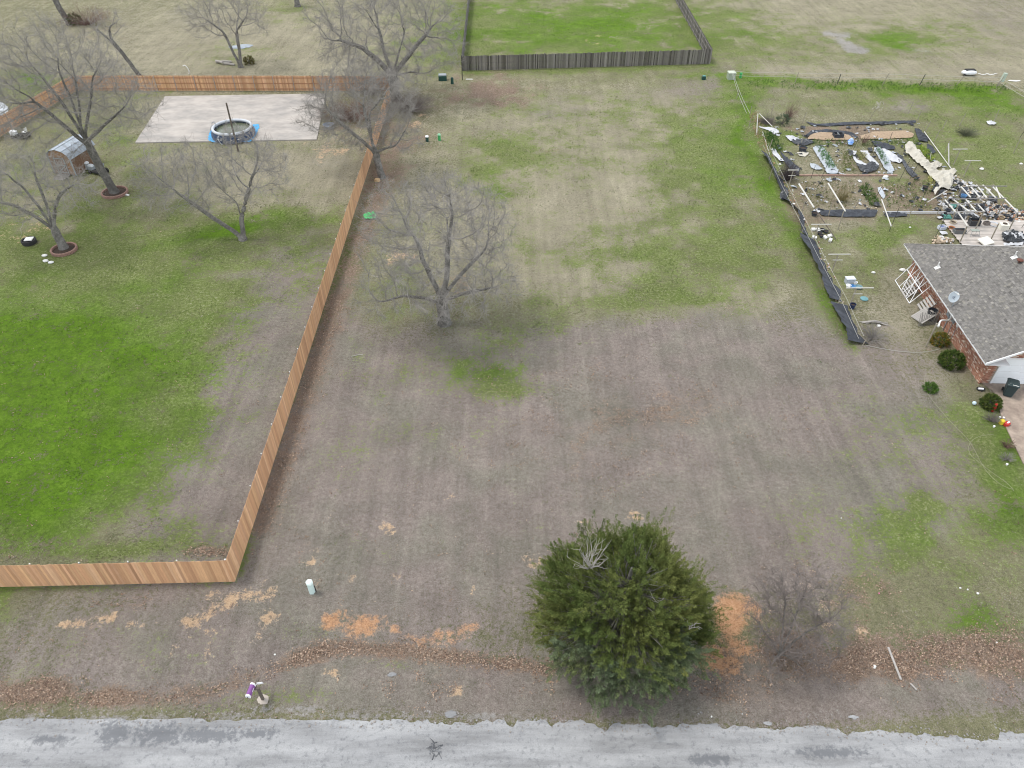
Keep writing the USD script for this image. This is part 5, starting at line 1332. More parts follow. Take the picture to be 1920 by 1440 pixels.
part(t, 'box', loaf(-.27, .20), M_purple)
part(t, 'back_cap', loaf(.19, .265, 1.06), M_white)
dd_ = part(t, 'door', loaf(-.33, -.265, 1.06), M_white)
part(dd_, 'latch', box(mb + [-.29, -.49, 1.21], (.03, .03, .05)), M_dark)
part(t, 'side_sticker', (rotz(box((hw + .004, 0, .09), (.006, .18, .07))[0], ma) + mb + [-.24, -.14, 1.145], BOXF), M_offwhite, label='white number sticker on the right side')
part(t, 'flag', cat([tilt(box(mb + [.12, .12, 1.32], (.28, .02, .13)), [0, 1, 0], -.35, mb + [.12, .12, 1.32]), tube([mb + [-.06, .1, 1.18], mb + [0, .12, 1.3]], .012, 5)]), M_white)
ub = G(585.5, 1110); ub[2] = gz(ub[0], ub[1])
t = thing('utility_pedestal', 'pale mint green utility pedestal standing alone on the verge', 'pedestal', loc=ub)
a6 = [(.17, 0), (.17, .78), (.19, .80), (.19, .9), (.14, .97), (0, .98)]
part(t, 'cabinet', lathe(a6[:2] + [(0, .78)], 6, ub), pm('mint_plastic', (.50, .62, .59), .5, .05))
part(t, 'cap', lathe([(.17, .781)] + a6[2:], 6, ub), pm('pale_mint_cap', (.66, .76, .73), .5, .05))
part(t, 'side_tube', cat([tube([ub + [.20, .02, 0], ub + [.20, .02, .5]], .025, 6), tube([ub + [.19, .02, .5], ub + [.15, .0, .55]], .02, 5)]), M_dark)
for k, (a, b_, c_, d_, w_, lab) in enumerate([(1667, 1211, 1691, 1272, .10, 'split grey white plank lying in the leaves right of the bare shrub'), (1674, 1226, 1688, 1262, .07, 'second splinter of the split plank beside it')]):
    p0, p1 = G(a, b_), G(c_, d_); p0[2] = gz(*p0[:2]) + .05 + .03 * k; p1[2] = gz(*p1[:2]) + .05 + .04 * k
    c = (p0 + p1) / 2; L_ = np.linalg.norm(p1 - p0); an = math.atan2(p1[1] - p0[1], p1[0] - p0[0])
    single('broken_plank', cbox(c, (L_, w_, .04), an, .008), M_dead, lab, 'plank')
p0, p1 = G(1710, 1283), G(1714, 1293)
single('broken_plank', cbox((p0 + p1) / 2 + [0, 0, .05], (.35, .07, .04), -1.1, .008), M_dead, 'short end of the split plank nearest the road', 'plank')
LIT = [(1643, 1245, .20, .14, 'white scrap of plastic in the leaves left of the split plank'), (1800, 1103, .10, .08, 'left crumb of white litter in the right lawn'), (1833, 1113, .11, .12, 'upright white litter in the right lawn'), (1814, 1106, .08, .06, 'middle crumb of white litter in the right lawn'), (1334, 1344, .07, .07, 'white litter at the road edge right of the cedar'), (514, 1224, .09, .07, 'white scrap at the top of the leaf drift above the mailbox'),
       (1577, 972, .05, .04, 'tiny white scrap in the turf above the bare shrub'), (1872, 1201, .08, .06, 'white scrap at the edge of the leaf drift at the right'), (1648, 1113, .07, .07, 'pink scrap beside the leaf pile in the right lawn'), (1120, 1245, .05, .05, 'white scrap left of the cedar foot'), (880, 149, .9, .16, 'white board lying below the corner of the weathered fence')]
for k, (a, b_, w_, d_, lab) in enumerate(LIT):
    p = G(a, b_); p[2] = gz(*p[:2]) + .04
    single('litter' if 'board' not in lab else 'white_board', cbox(p, (w_, d_, .06), rng.uniform(0, 3) if w_ < .5 else 0, min(w_, d_) * .25), M_offwhite if 'pink' not in lab else pm('pink_plastic', (.55, .16, .28), .5, .05), lab, 'litter' if 'board' not in lab else 'board')
p = G(668, 668)
single('white_stick', tube(bent([p + [-.35, -.05, .03], p + [-.05, .02, .06], p + [.15, .1, .05], p + [.45, .12, .03]], 8), .03, 5), M_dead, 'bleached bent stick on the turf right of the long fence', 'stick')
# far middle: bins and scraps near the fence corner
M_green_d = pm('dark_green_plastic', (.018, .055, .045), .45, .1)
M_green_b = pm('bright_green_plastic', (.05, .30, .10), .45, .1)
p = G(801, 265)
t = thing('garden_light', 'dark bollard with a white cap on the turf right of the brush heap', 'bollard', loc=p)
part(t, 'body', lathe([(.0, 0), (.17, 0), (.19, .5), (0, .5)], 12, p), M_green_d); part(t, 'cap', lathe([(.2, .5), (.19, .6), (.08, .66), (0, .66)], 12, p), M_white)
p = G(824, 263)
t = thing('utility_marker', 'bright green utility marker post right of the dark bollard', 'marker', loc=p)
part(t, 'body', lathe([(.0, 0), (.16, 0), (.16, .55), (0, .55)], 8, p), M_green_b); part(t, 'cap', lathe([(.18, .55), (.18, .68), (.1, .74), (0, .74)], 8, p), pm('mint_cap', (.25, .5, .32), .5, .05))
p = G(694, 407)
single('green_plastic_sheet', cloth(px_poly([(681, 405), (686, 400), (702, 399), (706, 407), (703, 411), (684, 412)]), .12, .22, .03, 2.5, 17), pm('vivid_green_plastic', (.06, .46, .14), .45, .2, 6), 'crumpled bright green plastic sheet by the long fence', 'plastic sheet')
p = G(709, 334)
single('cut_stump', lathe([(.3, 0), (.26, .2), (0, .22)], 12, p + [-.0, -.6, 0]), pm('fresh_cut_wood', (.45, .32, .18), .8, .15), 'pale fresh cut stump at the foot of the crooked tree', 'stump')
p = G(830, 150)
t = thing('transformer', 'squat dark green utility cabinet with white top left of the weathered fence corner', 'cabinet', loc=p)
part(t, 'body', cbox(p + [0, 0, .3], (1.05, .8, .6), .1, .05), M_green_d); part(t, 'lid', cbox(p + [0, .05, .66], (1.0, .7, .12), .1, .05), M_grey_metal)
p = G(848, 157)
single('utility_marker', lathe([(.0, 0), (.2, 0), (.18, .7), (.1, .8), (0, .8)], 8, p), M_green_d, 'small dark green marker right of the squat cabinet', 'marker')
p = G(867, 150)
single('steel_pole', tube([p, p + [0, 0, HT(150, 104)]], .05, 7), M_dark, 'thin dark steel pole at the left corner of the weathered fence', 'pole')
p = G(1319, 149)
t = thing('utility_marker', 'dark green ground box near the right corner of the weathered fence', 'marker', loc=p)
part(t, 'body', cbox(p + [0, 0, .22], (.5, .45, .44), 0, .05), M_green_d); part(t, 'cap', cbox(p + [.02, 0, .47], (.36, .34, .06), 0, .03), pm('teal_cap', (.09, .24, .22), .5, .05))
p = G(1370, 148)
t = thing('transformer', 'pale grey green transformer box at the corner of the wire fence', 'cabinet', loc=p)
part(t, 'body', cbox(p + [0, 0, .4], (.92, .85, .8), .05, .05), pm('pale_sage_metal', (.27, .31, .25), .5, .1)); part(t, 'lid', cbox(p + [0, .0, .86], (.98, .92, .1), .05, .05), pm('pale_sage_lid', (.42, .46, .38), .5, .1))
p = G(1388, 146)
t = thing('utility_marker', 'bright green marker post right of the pale transformer box', 'marker', loc=p)
part(t, 'body', lathe([(.0, 0), (.17, 0), (.17, .5), (0, .5)], 8, p), M_green_b); part(t, 'cap', lathe([(.19, .5), (.19, .62), (0, .66)], 8, p), M_green_b)

# ------------------------------------------------------------------ wire fence round the far side of the garden
M_wire = pm('pale_fence_wire', (.40, .40, .37), .6, .1)
M_stake = pm('pale_weathered_stake', (.26, .235, .19), .9, .25, 6)
M_steel = pm('dark_steel_stake', (.045, .045, .045), .7, .15)


def post(name, a, b_, h, lab, mat, r_=.035, group=None, top=None, cat_='post', lean=(0, 0)):
    p = G(a, b_)
    tp_ = p + [lean[0], lean[1], h]
    m = tubes(np.array([[p - [0, 0, .05], tp_]]), r_, 6)
    if top is None:
        return single(name, m, mat, lab, cat_, loc=p, group=group)
    t = thing(name, lab, cat_, loc=p, group=group)
    part(t, 'shaft', m, mat)
    part(t, 'cap', cbox(tp_ + [0, 0, .03], (r_ * 3, r_ * 3, .06), 0, .01), top)
    return t


wf = thing('wire_fence', 'two strand wire fence with thin posts behind the vegetable garden', 'fence', loc=G(1372, 150))
fp = [(1372, 150), (1400, 152), (1450, 153), (1550, 154), (1650, 155), (1722, 158), (1800, 160), (1868, 162), (1940, 205), (1990, 240)]
gp = [G(a, b_) for a, b_ in fp]
for z, sag in ((.62, .03), (1.1, .02)):
    pts = []
    for q in range(len(gp) - 1):
        for s_ in np.linspace(0, 1, 5, endpoint=False):
            pts.append(gp[q] * (1 - s_) + gp[q + 1] * s_ + [0, 0, z - sag * math.sin(s_ * math.pi)])
    part(wf, 'wire', tube(np.array(pts), .016, 4), M_wire)
for (a, b_, h, ln) in ((1490, 156, 1.35, .18), (1570, 157, 1.2, .1), (1654, 160, 1.5, .4), (1724, 160, 1.35, .25), (1793, 160, 1.2, .55), (1868, 166, 1.5, .3)):
    p = G(a, b_)
    part(wf, 'post', tube([p, p + [ln, 0, h]], .045, 6), M_stake if a not in (1570, 1724) else M_steel)
p = G(1868, 162)
t = thing('utility_pedestal', 'pale green pedestal box fixed on a leaning post of the wire fence', 'pedestal', loc=p)
part(t, 'leg', tube([p, p + [.2, 0, .7]], .06, 6), M_stake); part(t, 'box', tilt(cbox(p + [.34, 0, 1.15], (.42, .35, 1.05), 0, .03), [0, 1, 0], .1, p), pm('pale_green_box', (.36, .42, .36), .5, .08))
wf2 = thing('wire_fence', 'sagging two strand wire fence from the transformer box down to the brush pile', 'fence', loc=G(1371, 150))
for a in ((1370, 150), (1372, 150)):
    p0, p1 = G(*a), G(1398 + (a[0] - 1370) * 3, 222)
    part(wf2, 'wire', tube(np.array([p0 * (1 - s_) + p1 * s_ + [0, 0, .9 - .3 * s_ - .25 * math.sin(s_ * math.pi)] for s_ in np.linspace(0, 1, 9)]), .018, 4), M_wire)
for a, b_ in ((1381, 185), (1404, 238)):
    part(wf2, 'post', tube([G(a, b_), G(a, b_) + [.05, 0, 1.0]], .04, 6), M_stake)
# covered boat-like heap and slab by the wire fence
p = G(1815, 141)
t = thing('covered_cart', 'low cart wrapped in white sheeting with a dark top behind the wire fence', 'cart', loc=p)
part(t, 'body', move((lambda m: (m.vertices * [1.0, .55, .32] + [0, 0, .36], m.faces))(trimesh.creation.icosphere(2, 1.0)), p), pm('white_sheeting', (.58, .60, .62), .5, .2, 4), smooth=True)
part(t, 'dark_cover', cbox(p + [.1, .12, .66], (1.3, .62, .12), .06, .05), M_dark)
part(t, 'wheel', tube([p + [-.7, -.45, .14], p + [-.7, -.35, .14]], .14, 10), M_dark)
p = G(1902, 152)
single('white_slab', scab(p[0], p[1], .8, .3, 44, .06), M_offwhite, 'white slab lying right of the pale green pedestal box', 'slab')
single('chalk_trail', cat([scab(*(G(a, 139 + (a % 3))[:2]), .22, .12, a, .05) for a in range(1836, 1868, 5)]), M_offwhite, 'trail of white rubble between the wrapped cart and the pedestal box', 'rubble', kind='stuff')

# ------------------------------------------------------------------ fabric fence along the garden's left side
M_black = pm('black_ground_fabric', (.030, .034, .042), .75, .3, 3, spec=.3, col2=(.055, .062, .075))
M_blackp = pm('black_plastic_film', (.022, .025, .030), .35, .3, 4, spec=.5)
M_whitep = pm('white_plastic_film', (.43, .44, .46), .4, .14, 3, spec=.4)
M_clear = pm('cloudy_plastic_film', (.33, .36, .39), .35, .18, 3, spec=.5)
M_cream = pm('cream_row_cover', (.43, .41, .355), .8, .14, 4)


def ribbon(pts, hs, w_, seed, tiltx=.45):
    """A slack strip of fabric hung along a line: leans outward, with a wandering lower edge."""
    P = np.array([G(a, b_) for a, b_ in pts])
    L_ = np.concatenate([[0], np.cumsum(np.linalg.norm(np.diff(P, axis=0), axis=1))])
    s_ = np.arange(0, L_[-1], .16)
    Q = np.column_stack([np.interp(s_, L_, P[:, k]) for k in range(3)])
    H_ = np.interp(s_, L_, hs)
    nz = meshkit.fbm(np.column_stack([s_ * 1.1, 0 * s_ + seed, 0 * s_]), 3, seed) - .5
    T = np.gradient(Q, axis=0); T /= np.linalg.norm(T, axis=1, keepdims=True)
    Nn = np.column_stack([-T[:, 1], T[:, 0], 0 * s_])
    rows_ = []
    for q in np.linspace(0, 1, 7):
        fold = .10 * (meshkit.fbm(np.column_stack([s_ * 2.4, 0 * s_ + q * 1.4, 0 * s_ + seed]), 3, seed + 2) - .5) * 2
        ww = w_ * (1 + .7 * nz)
        rows_.append(Q + Nn * ((q - .35) * ww * tiltx + fold)[:, None] + np.column_stack([0 * s_, 0 * s_, .03 + H_ * (1 - q) + .05 * nz * (1 - q) + np.abs(fold) * .5]))
    v = np.vstack(rows_); m_ = len(s_)
    i_, j_ = np.meshgrid(np.arange(m_ - 1), np.arange(6)); o_ = (j_ * m_ + i_).ravel()
    return v, np.vstack([np.stack([o_, o_ + 1, o_ + m_ + 1], 1), np.stack([o_, o_ + m_ + 1, o_ + m_], 1)])


ff_ = thing('fabric_fence', 'black fabric fence with two pale wires along the left side of the garden', 'fence', loc=G(1500, 430))
part(ff_, 'fabric', ribbon([(1430, 291), (1440, 310), (1456, 340), (1468, 362)], [.5, .8, .7, .3], 1.1, 1, .85), M_black)
part(ff_, 'fabric', ribbon([(1466, 372), (1482, 386), (1498, 402), (1502, 430), (1506, 445)], [.2, .45, .5, .6, .5], .8, 2, .8), M_black)
part(ff_, 'fabric', ribbon([(1505, 446), (1522, 482), (1545, 530), (1562, 566)], [.5, .8, .75, .35], 1.5, 3, .85), M_black)
part(ff_, 'fabric', ribbon([(1567, 572), (1578, 600), (1590, 625), (1602, 648)], [.3, .5, .6, .35], 1.5, 4, .85), M_black)
part(ff_, 'gathered_knot', cloth(px_poly([(1461, 368), (1466, 358), (1476, 356), (1477, 372), (1470, 378), (1462, 376)]), .14, .5, .05, 2.4, 18), M_blackp)
for dx, z in ((-2, .75), (6, .95)):
    pts = [(1430, 285), (1465, 362), (1500, 432), (1540, 512), (1575, 580), (1606, 650)]
    P_ = np.array([G(a + dx, b_) + [0, 0, z] for a, b_ in pts])
    part(ff_, 'wire', tube(P_, .012, 4), M_wire)
for a, b_, h in ((1442, 336, 1.1), (1500, 446, 1.4), (1540, 512, .9), (1569, 574, 1.2), (1616, 650, .6)):
    part(ff_, 'stake', tube([G(a, b_), G(a, b_) + [.08, 0, h]], .032, 6), M_stake)
single('ground_rope', tube(np.array([G(a, b_) + [0, 0, .06] for a, b_ in bent([(1622, 648, 0), (1660, 656, 0), (1700, 661, 0), (1735, 661, 0), (1762, 655, 0)], 18)[:, :2]]), .013, 5), M_wire, 'pale rope on the ground from the fabric fence end to the round bush', 'cord')
HOSE = pm('pale_yellow_green_hose', (.33, .33, .22), .6, .1)
hp = bent([(1736, 700, 0), (1737, 735, 0), (1755, 760, 0), (1790, 800, 0), (1818, 830, 0), (1840, 870, 0), (1870, 905, 0), (1897, 918, 0)], 40)
single('garden_hose', tube(np.array([G(a, b_) + [0, 0, .04] for a, b_ in hp[:, :2]]), .008, 5), HOSE, 'long pale hose running from the grass clump down the right lawn', 'hose')
hp = bent([(1862, 816, 0), (1835, 820, 0), (1818, 832, 0), (1816, 848, 0), (1832, 866, 0), (1860, 888, 0), (1890, 910, 0), (1900, 922, 0)], 40)
single('garden_hose', tube(np.array([G(a, b_) + [0, 0, .07] for a, b_ in hp[:, :2]]), .008, 5), HOSE, 'looped pale hose crossing the long one in the right lawn', 'hose')
p0, p1 = G(1894, 832), G(1912, 842)
single('garden_hose', tube([p0 + [0, 0, .05], p1 + [0, 0, .05], p1 + [1.2, -.5, .05]], .022, 5), HOSE, 'short straight piece of hose at the right edge of the lawn', 'hose')

# ------------------------------------------------------------------ vegetable garden: stakes, trellises, sheets and pots
for k, (a, b_, h) in enumerate([(1406, 215, 1.0), (1445.6, 215, 1.2), (1501.8, 271, 2.0), (1504, 232, 1.3), (1702, 214, 1.4), (1719, 228, 1.2), (1733, 250, 1.4), (1751, 268, 1.35), (1771, 288, 1.35), (1798, 237, 1.5), (1863, 230, 1.5), (1900, 288, 1.7), (1540, 371, 1.5), (1571, 431, 1.8), (1553, 406, 1.4), (1502.5, 401, 1.3), (1704, 407, 1.9), (1753, 409, 2.0), (1600, 396, 1.3), (1656, 405, 1.3), (1440, 287, 1.5), (1767, 242, 1.0)]):
    post('garden_stake', a, b_, h, 'weathered wooden stake standing in the vegetable garden', M_stake, .038, group='wooden stakes of the garden', lean=(rng.uniform(-.02, .16), rng.uniform(-.1, .1)))
for k, (a, b_, h) in enumerate([(1600, 280, 1.2), (1639, 267, .75), (1520, 335, 1.4), (1540, 334, 1.6), (1688, 335, 1.9), (1706, 335, 1.7), (1667, 434, 2.4), (1641, 372, 1.3), (1726, 380, 1.9), (1664, 274, 1.5), (1531, 352, 1.0), (1748, 455, 2.6), (1912, 258, 1.2), (1634, 297, 1.4), (1913, 430, 1.5), (1626, 288, 1.2)]):
    post('steel_stake', a, b_, h, 'thin dark steel stake standing in the vegetable garden', M_steel, .022, group='dark steel stakes of the garden', lean=(rng.uniform(0, .35), rng.uniform(-.15, .1)))


def beam(p0, p1, r_, sides=6):
    return tubes(np.array([[p0, p1]]), r_, sides)


def tpost(a, b_, h, w_, lab, w2=None, off=0.0):
    p = G(a, b_)
    t = thing('cross_bar_post', lab, 'post', loc=p)
    part(t, 'shaft', beam(p - [0, 0, .05], p + [.05, 0, h], .045), M_stake)
    part(t, 'cross_bar', cbox(p + [.05 + off, 0, h + .03], (w_, .08, .06), .01, .01), pm('pale_bar', (.42, .41, .37), .8, .1) if not stage.GetPrimAtPath(LK + 'pale_bar') else UsdShade.Material.Get(stage, LK + 'pale_bar'))
    if w2:
        part(t, 'cross_bar', cbox(p + [.04 + off, -.05, h * .72], (w2, .07, .05), .01, .01), UsdShade.Material.Get(stage, LK + 'pale_bar'))


tpost(1477.7, 352, 1.8, 1.05, 'post with two short cross bars beside the dead shrub in the garden', .68)
tpost(1787, 310, 1.7, 1.5, 'post with one white cross bar at the right side of the garden')
tpost(1806, 332, 1.7, 1.6, 'lone post with a white cross bar right of the cream row cover', None, .2)
tpost(1525, 452, 1.6, 1.75, 'post with two cross bars beside the litter heap below the garden', .75, .2)
tpost(1559, 511, 1.7, 1.8, 'post with two cross bars right of the fabric fence, above the cooler', .8, .1)
tpost(1592, 575, 1.7, 2.1, 'post with two cross bars standing over the grey cooler', .7, .25)
M_wpole = pm('whitened_pole', (.50, .49, .46), .7, .12, 4)
for (a, b_, c_, d_, z0_, z1_, r_, lab) in [(1498, 345, 1526, 389, 1.6, 1.0, .075, 'thick whitened pole slanting over the left of the vegetable beds'), (1553, 344, 1585, 396, 1.6, 1.7, .065, 'straight whitened rail carried on two stakes in the garden'), (1653, 374, 1671, 424, 1.6, .9, .05, 'whitened rail slanting at the front edge of the garden'), (1526, 389, 1567, 448, .95, .2, .04, 'brown rail leaning from the whitened pole to the grass'),
        (1418.6, 252.7, 1421, 213, .05, 1.9, .05, 'bowed white pipe standing beside the brush pile'), (1424, 213, 1448, 237, 1.9, 1.2, .04, 'grey brace leaning from the white pipe over the brush pile'), (1779, 309.6, 1778.6, 268.8, .05, 1.9, .06, 'tall white pipe standing at the right of the garden'), (1739, 379, 1776, 357, .2, 1.5, .045, 'pale pole leaning on the cream row cover'), (1430, 247, 1443, 290, .3, .1, .03, 'thin white pipe lying in the straw by the fabric fence'),
        (1733, 247, 1790, 325, .3, .2, .04, 'long grey pole lying along the right side of the garden'), (1744, 300, 1746, 285, .1, .9, .025, 'thin bent wire hoop beside the cream row cover')]:
    p0, p1 = G(a, b_, z0_), G(c_, d_, z1_)
    single('garden_pole', beam(p0, p1, r_), M_wpole if 'brown' not in lab else M_darkwood, lab, 'pole')
t = thing('long_pipes', 'two long white pipes lying along the front edge of the vegetable garden', 'pipes', loc=G(1750, 397))
for dy, a0, a1 in ((0, 1656, 1846), (3, 1668, 1800)):
    part(t, 'pipe', beam(G(a0, 397 + dy, .12), G(a1, 396.5 + dy, .12), .05), M_whitep)
single('timber_edging', cat([cbox(G(a, 330) + [0, 0, .08], (1.9, .14, .14), rng.normal(0, .01), .01) for a in range(1516, 1692, 37)]), pm('pinkish_timber', (.30, .20, .16), .85, .25, 4), 'line of pinkish edging timbers across the middle of the vegetable garden', 'edging')

# white trellis roof over the debris by the deck
def trellis(name, lab, zt, xr, rails, posts, cross):
    t = thing(name, lab, 'trellis', loc=G(*posts[0]))
    for (a, b_), (c_, d_) in rails:
        part(t, 'rail', beam(G(a, b_, zt), G(c_, d_, zt + .03), .06), M_wpole)
    for (a, b_), (c_, d_) in cross:
        part(t, 'cross_beam', beam(G(a, b_, zt + .08), G(c_, d_, zt + .08), .045), M_greywood)
    for (a, b_) in posts:
        part(t, 'post', beam(G(a, b_) - [0, 0, .05], G(a, b_) + [0, 0, zt], .055), M_stake)
    return t


trellis('trellis_frame', 'large pale pole frame with parallel rails over the debris left of the back fence', 1.9, 0,
        [((1786, 373), (1819, 398)), ((1810, 373), (1832, 398)), ((1834, 384), (1846, 397)), ((1772, 375), (1792, 398)), ((1802, 350), (1820, 370)), ((1819, 349), (1837, 370)), ((1831, 347), (1850, 371)), ((1843, 347), (1867, 371)), ((1867, 349), (1876, 372)), ((1860, 349), (1908, 398))],
        [(1781, 421), (1827, 434), (1869, 406), (1891, 432.5), (1847, 381), (1790, 383)], [((1792, 397), (1846, 397)), ((1786, 373), (1885, 372)), ((1818, 349), (1888, 349)), ((1776, 382), (1838, 382))])
trellis('trellis_frame', 'smaller pole frame standing over the plank deck', 1.75, 0, [((1795, 396), (1814, 424))], [(1799, 456), (1856, 453)], [((1813.5, 425.5), (1869, 425.5))])

# sheets, film and beds
def sheet(name, pts, mat, lab, amp=.14, step=.15, seed=0, base=.03, cat_='plastic sheet', freq=1.7):
    return single(name, cloth(px_poly(pts), step, amp, base, freq, seed), mat, lab, cat_)


sheet('cream_row_cover', [(1695, 275), (1703, 270), (1712, 275), (1716, 284), (1735, 299), (1730, 303), (1738, 309), (1765, 311), (1762, 316), (1748, 321), (1768, 325), (1790, 321), (1791, 326), (1786, 332), (1784, 350), (1779, 358), (1762, 356), (1752, 368), (1748, 362), (1758, 348), (1738, 330), (1730, 318), (1712, 303), (1697, 288)], M_cream, 'long crumpled cream row cover trailing down the right of the garden', .55, .13, 1, .05, 'row cover', 1.05)
sheet('black_fabric_strip', [(1510, 229), (1530, 234), (1560, 232), (1600, 230), (1660, 229), (1716, 227), (1717, 231), (1660, 234), (1600, 235), (1545, 238), (1520, 236)], M_black, 'long black fabric strip along the back of the garden', .2, .16, 2)
sheet('black_fabric_strip', [(1510, 254), (1522, 246), (1550, 244), (1580, 246), (1600, 251), (1609, 258), (1600, 262), (1580, 252), (1552, 249), (1526, 251), (1512, 258)], M_black, 'arched black fabric strip round the left dug bed', .22, .16, 3)
sheet('black_fabric_strip', [(1632, 265), (1660, 270), (1676, 276), (1678, 282), (1662, 282), (1640, 276)], M_black, 'crumpled black fabric between the two plastic covered beds', .3, .16, 4)
sheet('black_fabric_strip', [(1714, 243), (1724, 244), (1732, 254), (1740, 260), (1738, 268), (1722, 266)], M_black, 'black fabric at the right end of the dug beds', .3, .16, 5)
sheet('black_fabric_strip', [(1680, 287), (1692, 296), (1702, 312), (1714, 324), (1720, 332), (1710, 334), (1700, 324), (1692, 308), (1682, 296)], M_blackp, 'slanting black film beside the white mulch bed', .3, .15, 6)
sheet('black_fabric_strip', [(1738, 270), (1748, 276), (1754, 286), (1748, 290), (1738, 282)], M_black, 'small black fabric patch by the lettuce bed', .2, .16, 7)
sheet('black_fabric_strip', [(1535, 396), (1600, 394), (1645, 395), (1640, 408), (1590, 408), (1540, 406)], M_black, 'black fabric along the front edge of the garden below the white rail', .2, .18, 8)
sheet('black_fabric_strip', [(1656, 400), (1700, 399), (1700, 407), (1660, 408)], M_black, 'black fabric below the long white pipes', .2, .18, 9)
sheet('black_fabric_strip', [(1462, 285), (1474, 296), (1485, 305), (1500, 318), (1496, 328), (1484, 322), (1472, 308)], M_black, 'black fabric beside the dead shrub at the left of the garden', .25, .16, 10)
sheet('black_fabric_strip', [(1480, 262), (1510, 262), (1530, 268), (1510, 274), (1490, 272)], M_blackp, 'black film under the white scraps at the left of the garden', .25, .16, 11)
sheet('plastic_tunnel', [(1523, 279), (1532, 276), (1545, 280), (1558, 300), (1571, 322), (1569, 328), (1550, 328), (1546, 318), (1534, 298)], M_clear, 'cloudy plastic covered bed with green plants pressed under it', .26, .17, 12, .06)
sheet('plastic_tunnel', [(1637, 280), (1648, 277), (1660, 290), (1668, 304), (1676, 322), (1668, 327), (1658, 318), (1648, 300)], M_clear, 'cloudy plastic covered bed left of the white mulch', .26, .17, 13, .06)
sheet('plastic_tunnel', [(1518, 308), (1535, 312), (1542, 320), (1530, 320), (1520, 316)], M_clear, 'loose flap of cloudy plastic left of the covered bed', .3, .15, 14)
sheet('plastic_tunnel', [(1645, 352), (1652, 352), (1660, 368), (1656, 374), (1648, 364)], M_clear, 'narrow strip of cloudy plastic in the front bed', .1, .15, 15)
sheet('white_mulch_film', [(1653, 280), (1664, 283), (1680, 292), (1692, 304), (1686, 308), (1672, 304), (1660, 296)], M_whitep, 'white mulch film beside the second plastic covered bed', .25, .16, 16)
sheet('white_mulch_film', [(1597, 285), (1606, 284), (1604, 292), (1606, 300), (1618, 306), (1626, 311), (1618, 312), (1605, 307), (1599, 298)], M_whitep, 'white mulch film curving round the left side of the torn bed', .22, .14, 17)
sheet('white_mulch_film', [(1612, 284), (1626, 284), (1630, 292), (1642, 304), (1648, 311), (1640, 313), (1628, 302), (1618, 292)], M_whitep, 'white mulch film along the right side of the torn bed', .22, .14, 18)
sheet('black_mulch_film', [(1604, 308), (1620, 313), (1634, 304), (1648, 314), (1642, 322), (1624, 327), (1612, 322)], M_blackp, 'black mulch film gathered at the foot of the torn bed', .35, .15, 19)
sheet('black_mulch_film', [(1588, 281), (1598, 284), (1600, 292), (1592, 292)], M_blackp, 'black film at the top left of the torn bed', .3, .15, 20)
sheet('black_mulch_film', [(1626, 278), (1633, 278), (1636, 286), (1630, 287)], M_blackp, 'black film at the top right of the torn bed', .3, .15, 21)
sheet('white_plastic_scrap', [(1421, 239), (1440, 240), (1455, 243), (1461, 250), (1452, 254), (1440, 246)], M_whitep, 'white plastic draped below the brush pile', .25, .14, 22)
sheet('white_plastic_scrap', [(1472, 256), (1485, 257), (1498, 261), (1496, 266), (1480, 266)], M_whitep, 'white plastic scrap left of the arched fabric', .3, .14, 23)
sheet('white_plastic_scrap', [(1494, 287), (1506, 284), (1517, 288), (1510, 295), (1498, 294)], M_cream, 'cream cloth under the black pot in the garden', .2, .14, 24)
sheet('white_plastic_scrap', [(1446, 281), (1452, 279), (1462, 296), (1470, 304), (1462, 304), (1450, 292)], M_whitep, 'white plastic strip beside the stakes at the left of the garden', .25, .14, 25)
sheet('blue_white_bag', [(1588, 266), (1596, 262), (1601, 268), (1597, 275), (1589, 274)], pm('blue_white_plastic', (.42, .52, .68), .45, .25, 5, col2=(.08, .2, .5)), 'blue and white bag behind the torn bed', .4, .13, 26, .05, 'bag')
sheet('white_plastic_scrap', [(1524, 395), (1534, 393), (1540, 399), (1528, 402)], M_whitep, 'white plastic at the foot of the whitened pole', .3, .13, 27)
sheet('white_plastic_scrap', [(1848, 230), (1858, 228), (1868, 232), (1864, 236), (1852, 235)], M_whitep, 'white plastic lying alone in the right part of the plot', .3, .14, 28)
def scraps(name, pts, n, mat, lab, seed, smin, smax, amp):
    """Crumpled bits of film, too many to count."""
    r = np.random.default_rng(seed); pg_ = Polygon(px_poly(pts)[:, :2]); x0, y0, x1, y1 = pg_.bounds; ms = []
    while len(ms) < n:
        x, y = r.uniform(x0, x1), r.uniform(y0, y1)
        if not pg_.contains(shapely.Point(x, y)):
            continue
        s_ = r.uniform(smin, smax); k = 9; a = np.linspace(0, 2 * np.pi, k, endpoint=False); ro = r.uniform(0, 3.14); el = r.uniform(.3, .8)
        rr_ = s_ * r.uniform(.55, 1.1, k)
        o = np.column_stack([rr_ * np.cos(a), rr_ * np.sin(a) * el, r.uniform(0, amp * s_, k)])
        i_ = np.column_stack([o[:, :2] * .5 + r.normal(0, .06 * s_, (k, 2)), r.uniform(.2, 1.2, k) * amp * s_])
        v = np.vstack([o, i_, [[0, 0, amp * s_ * r.uniform(.3, 1.3)]]])
        f = sum([[[q, (q + 1) % k, k + (q + 1) % k], [q, k + (q + 1) % k, k + q], [k + q, k + (q + 1) % k, 2 * k]] for q in range(k)], [])
        ms.append((rotz(v, ro) + [x, y, .03], np.array(f)))
    single(name, cat(ms), mat, lab, 'scraps', kind='stuff')


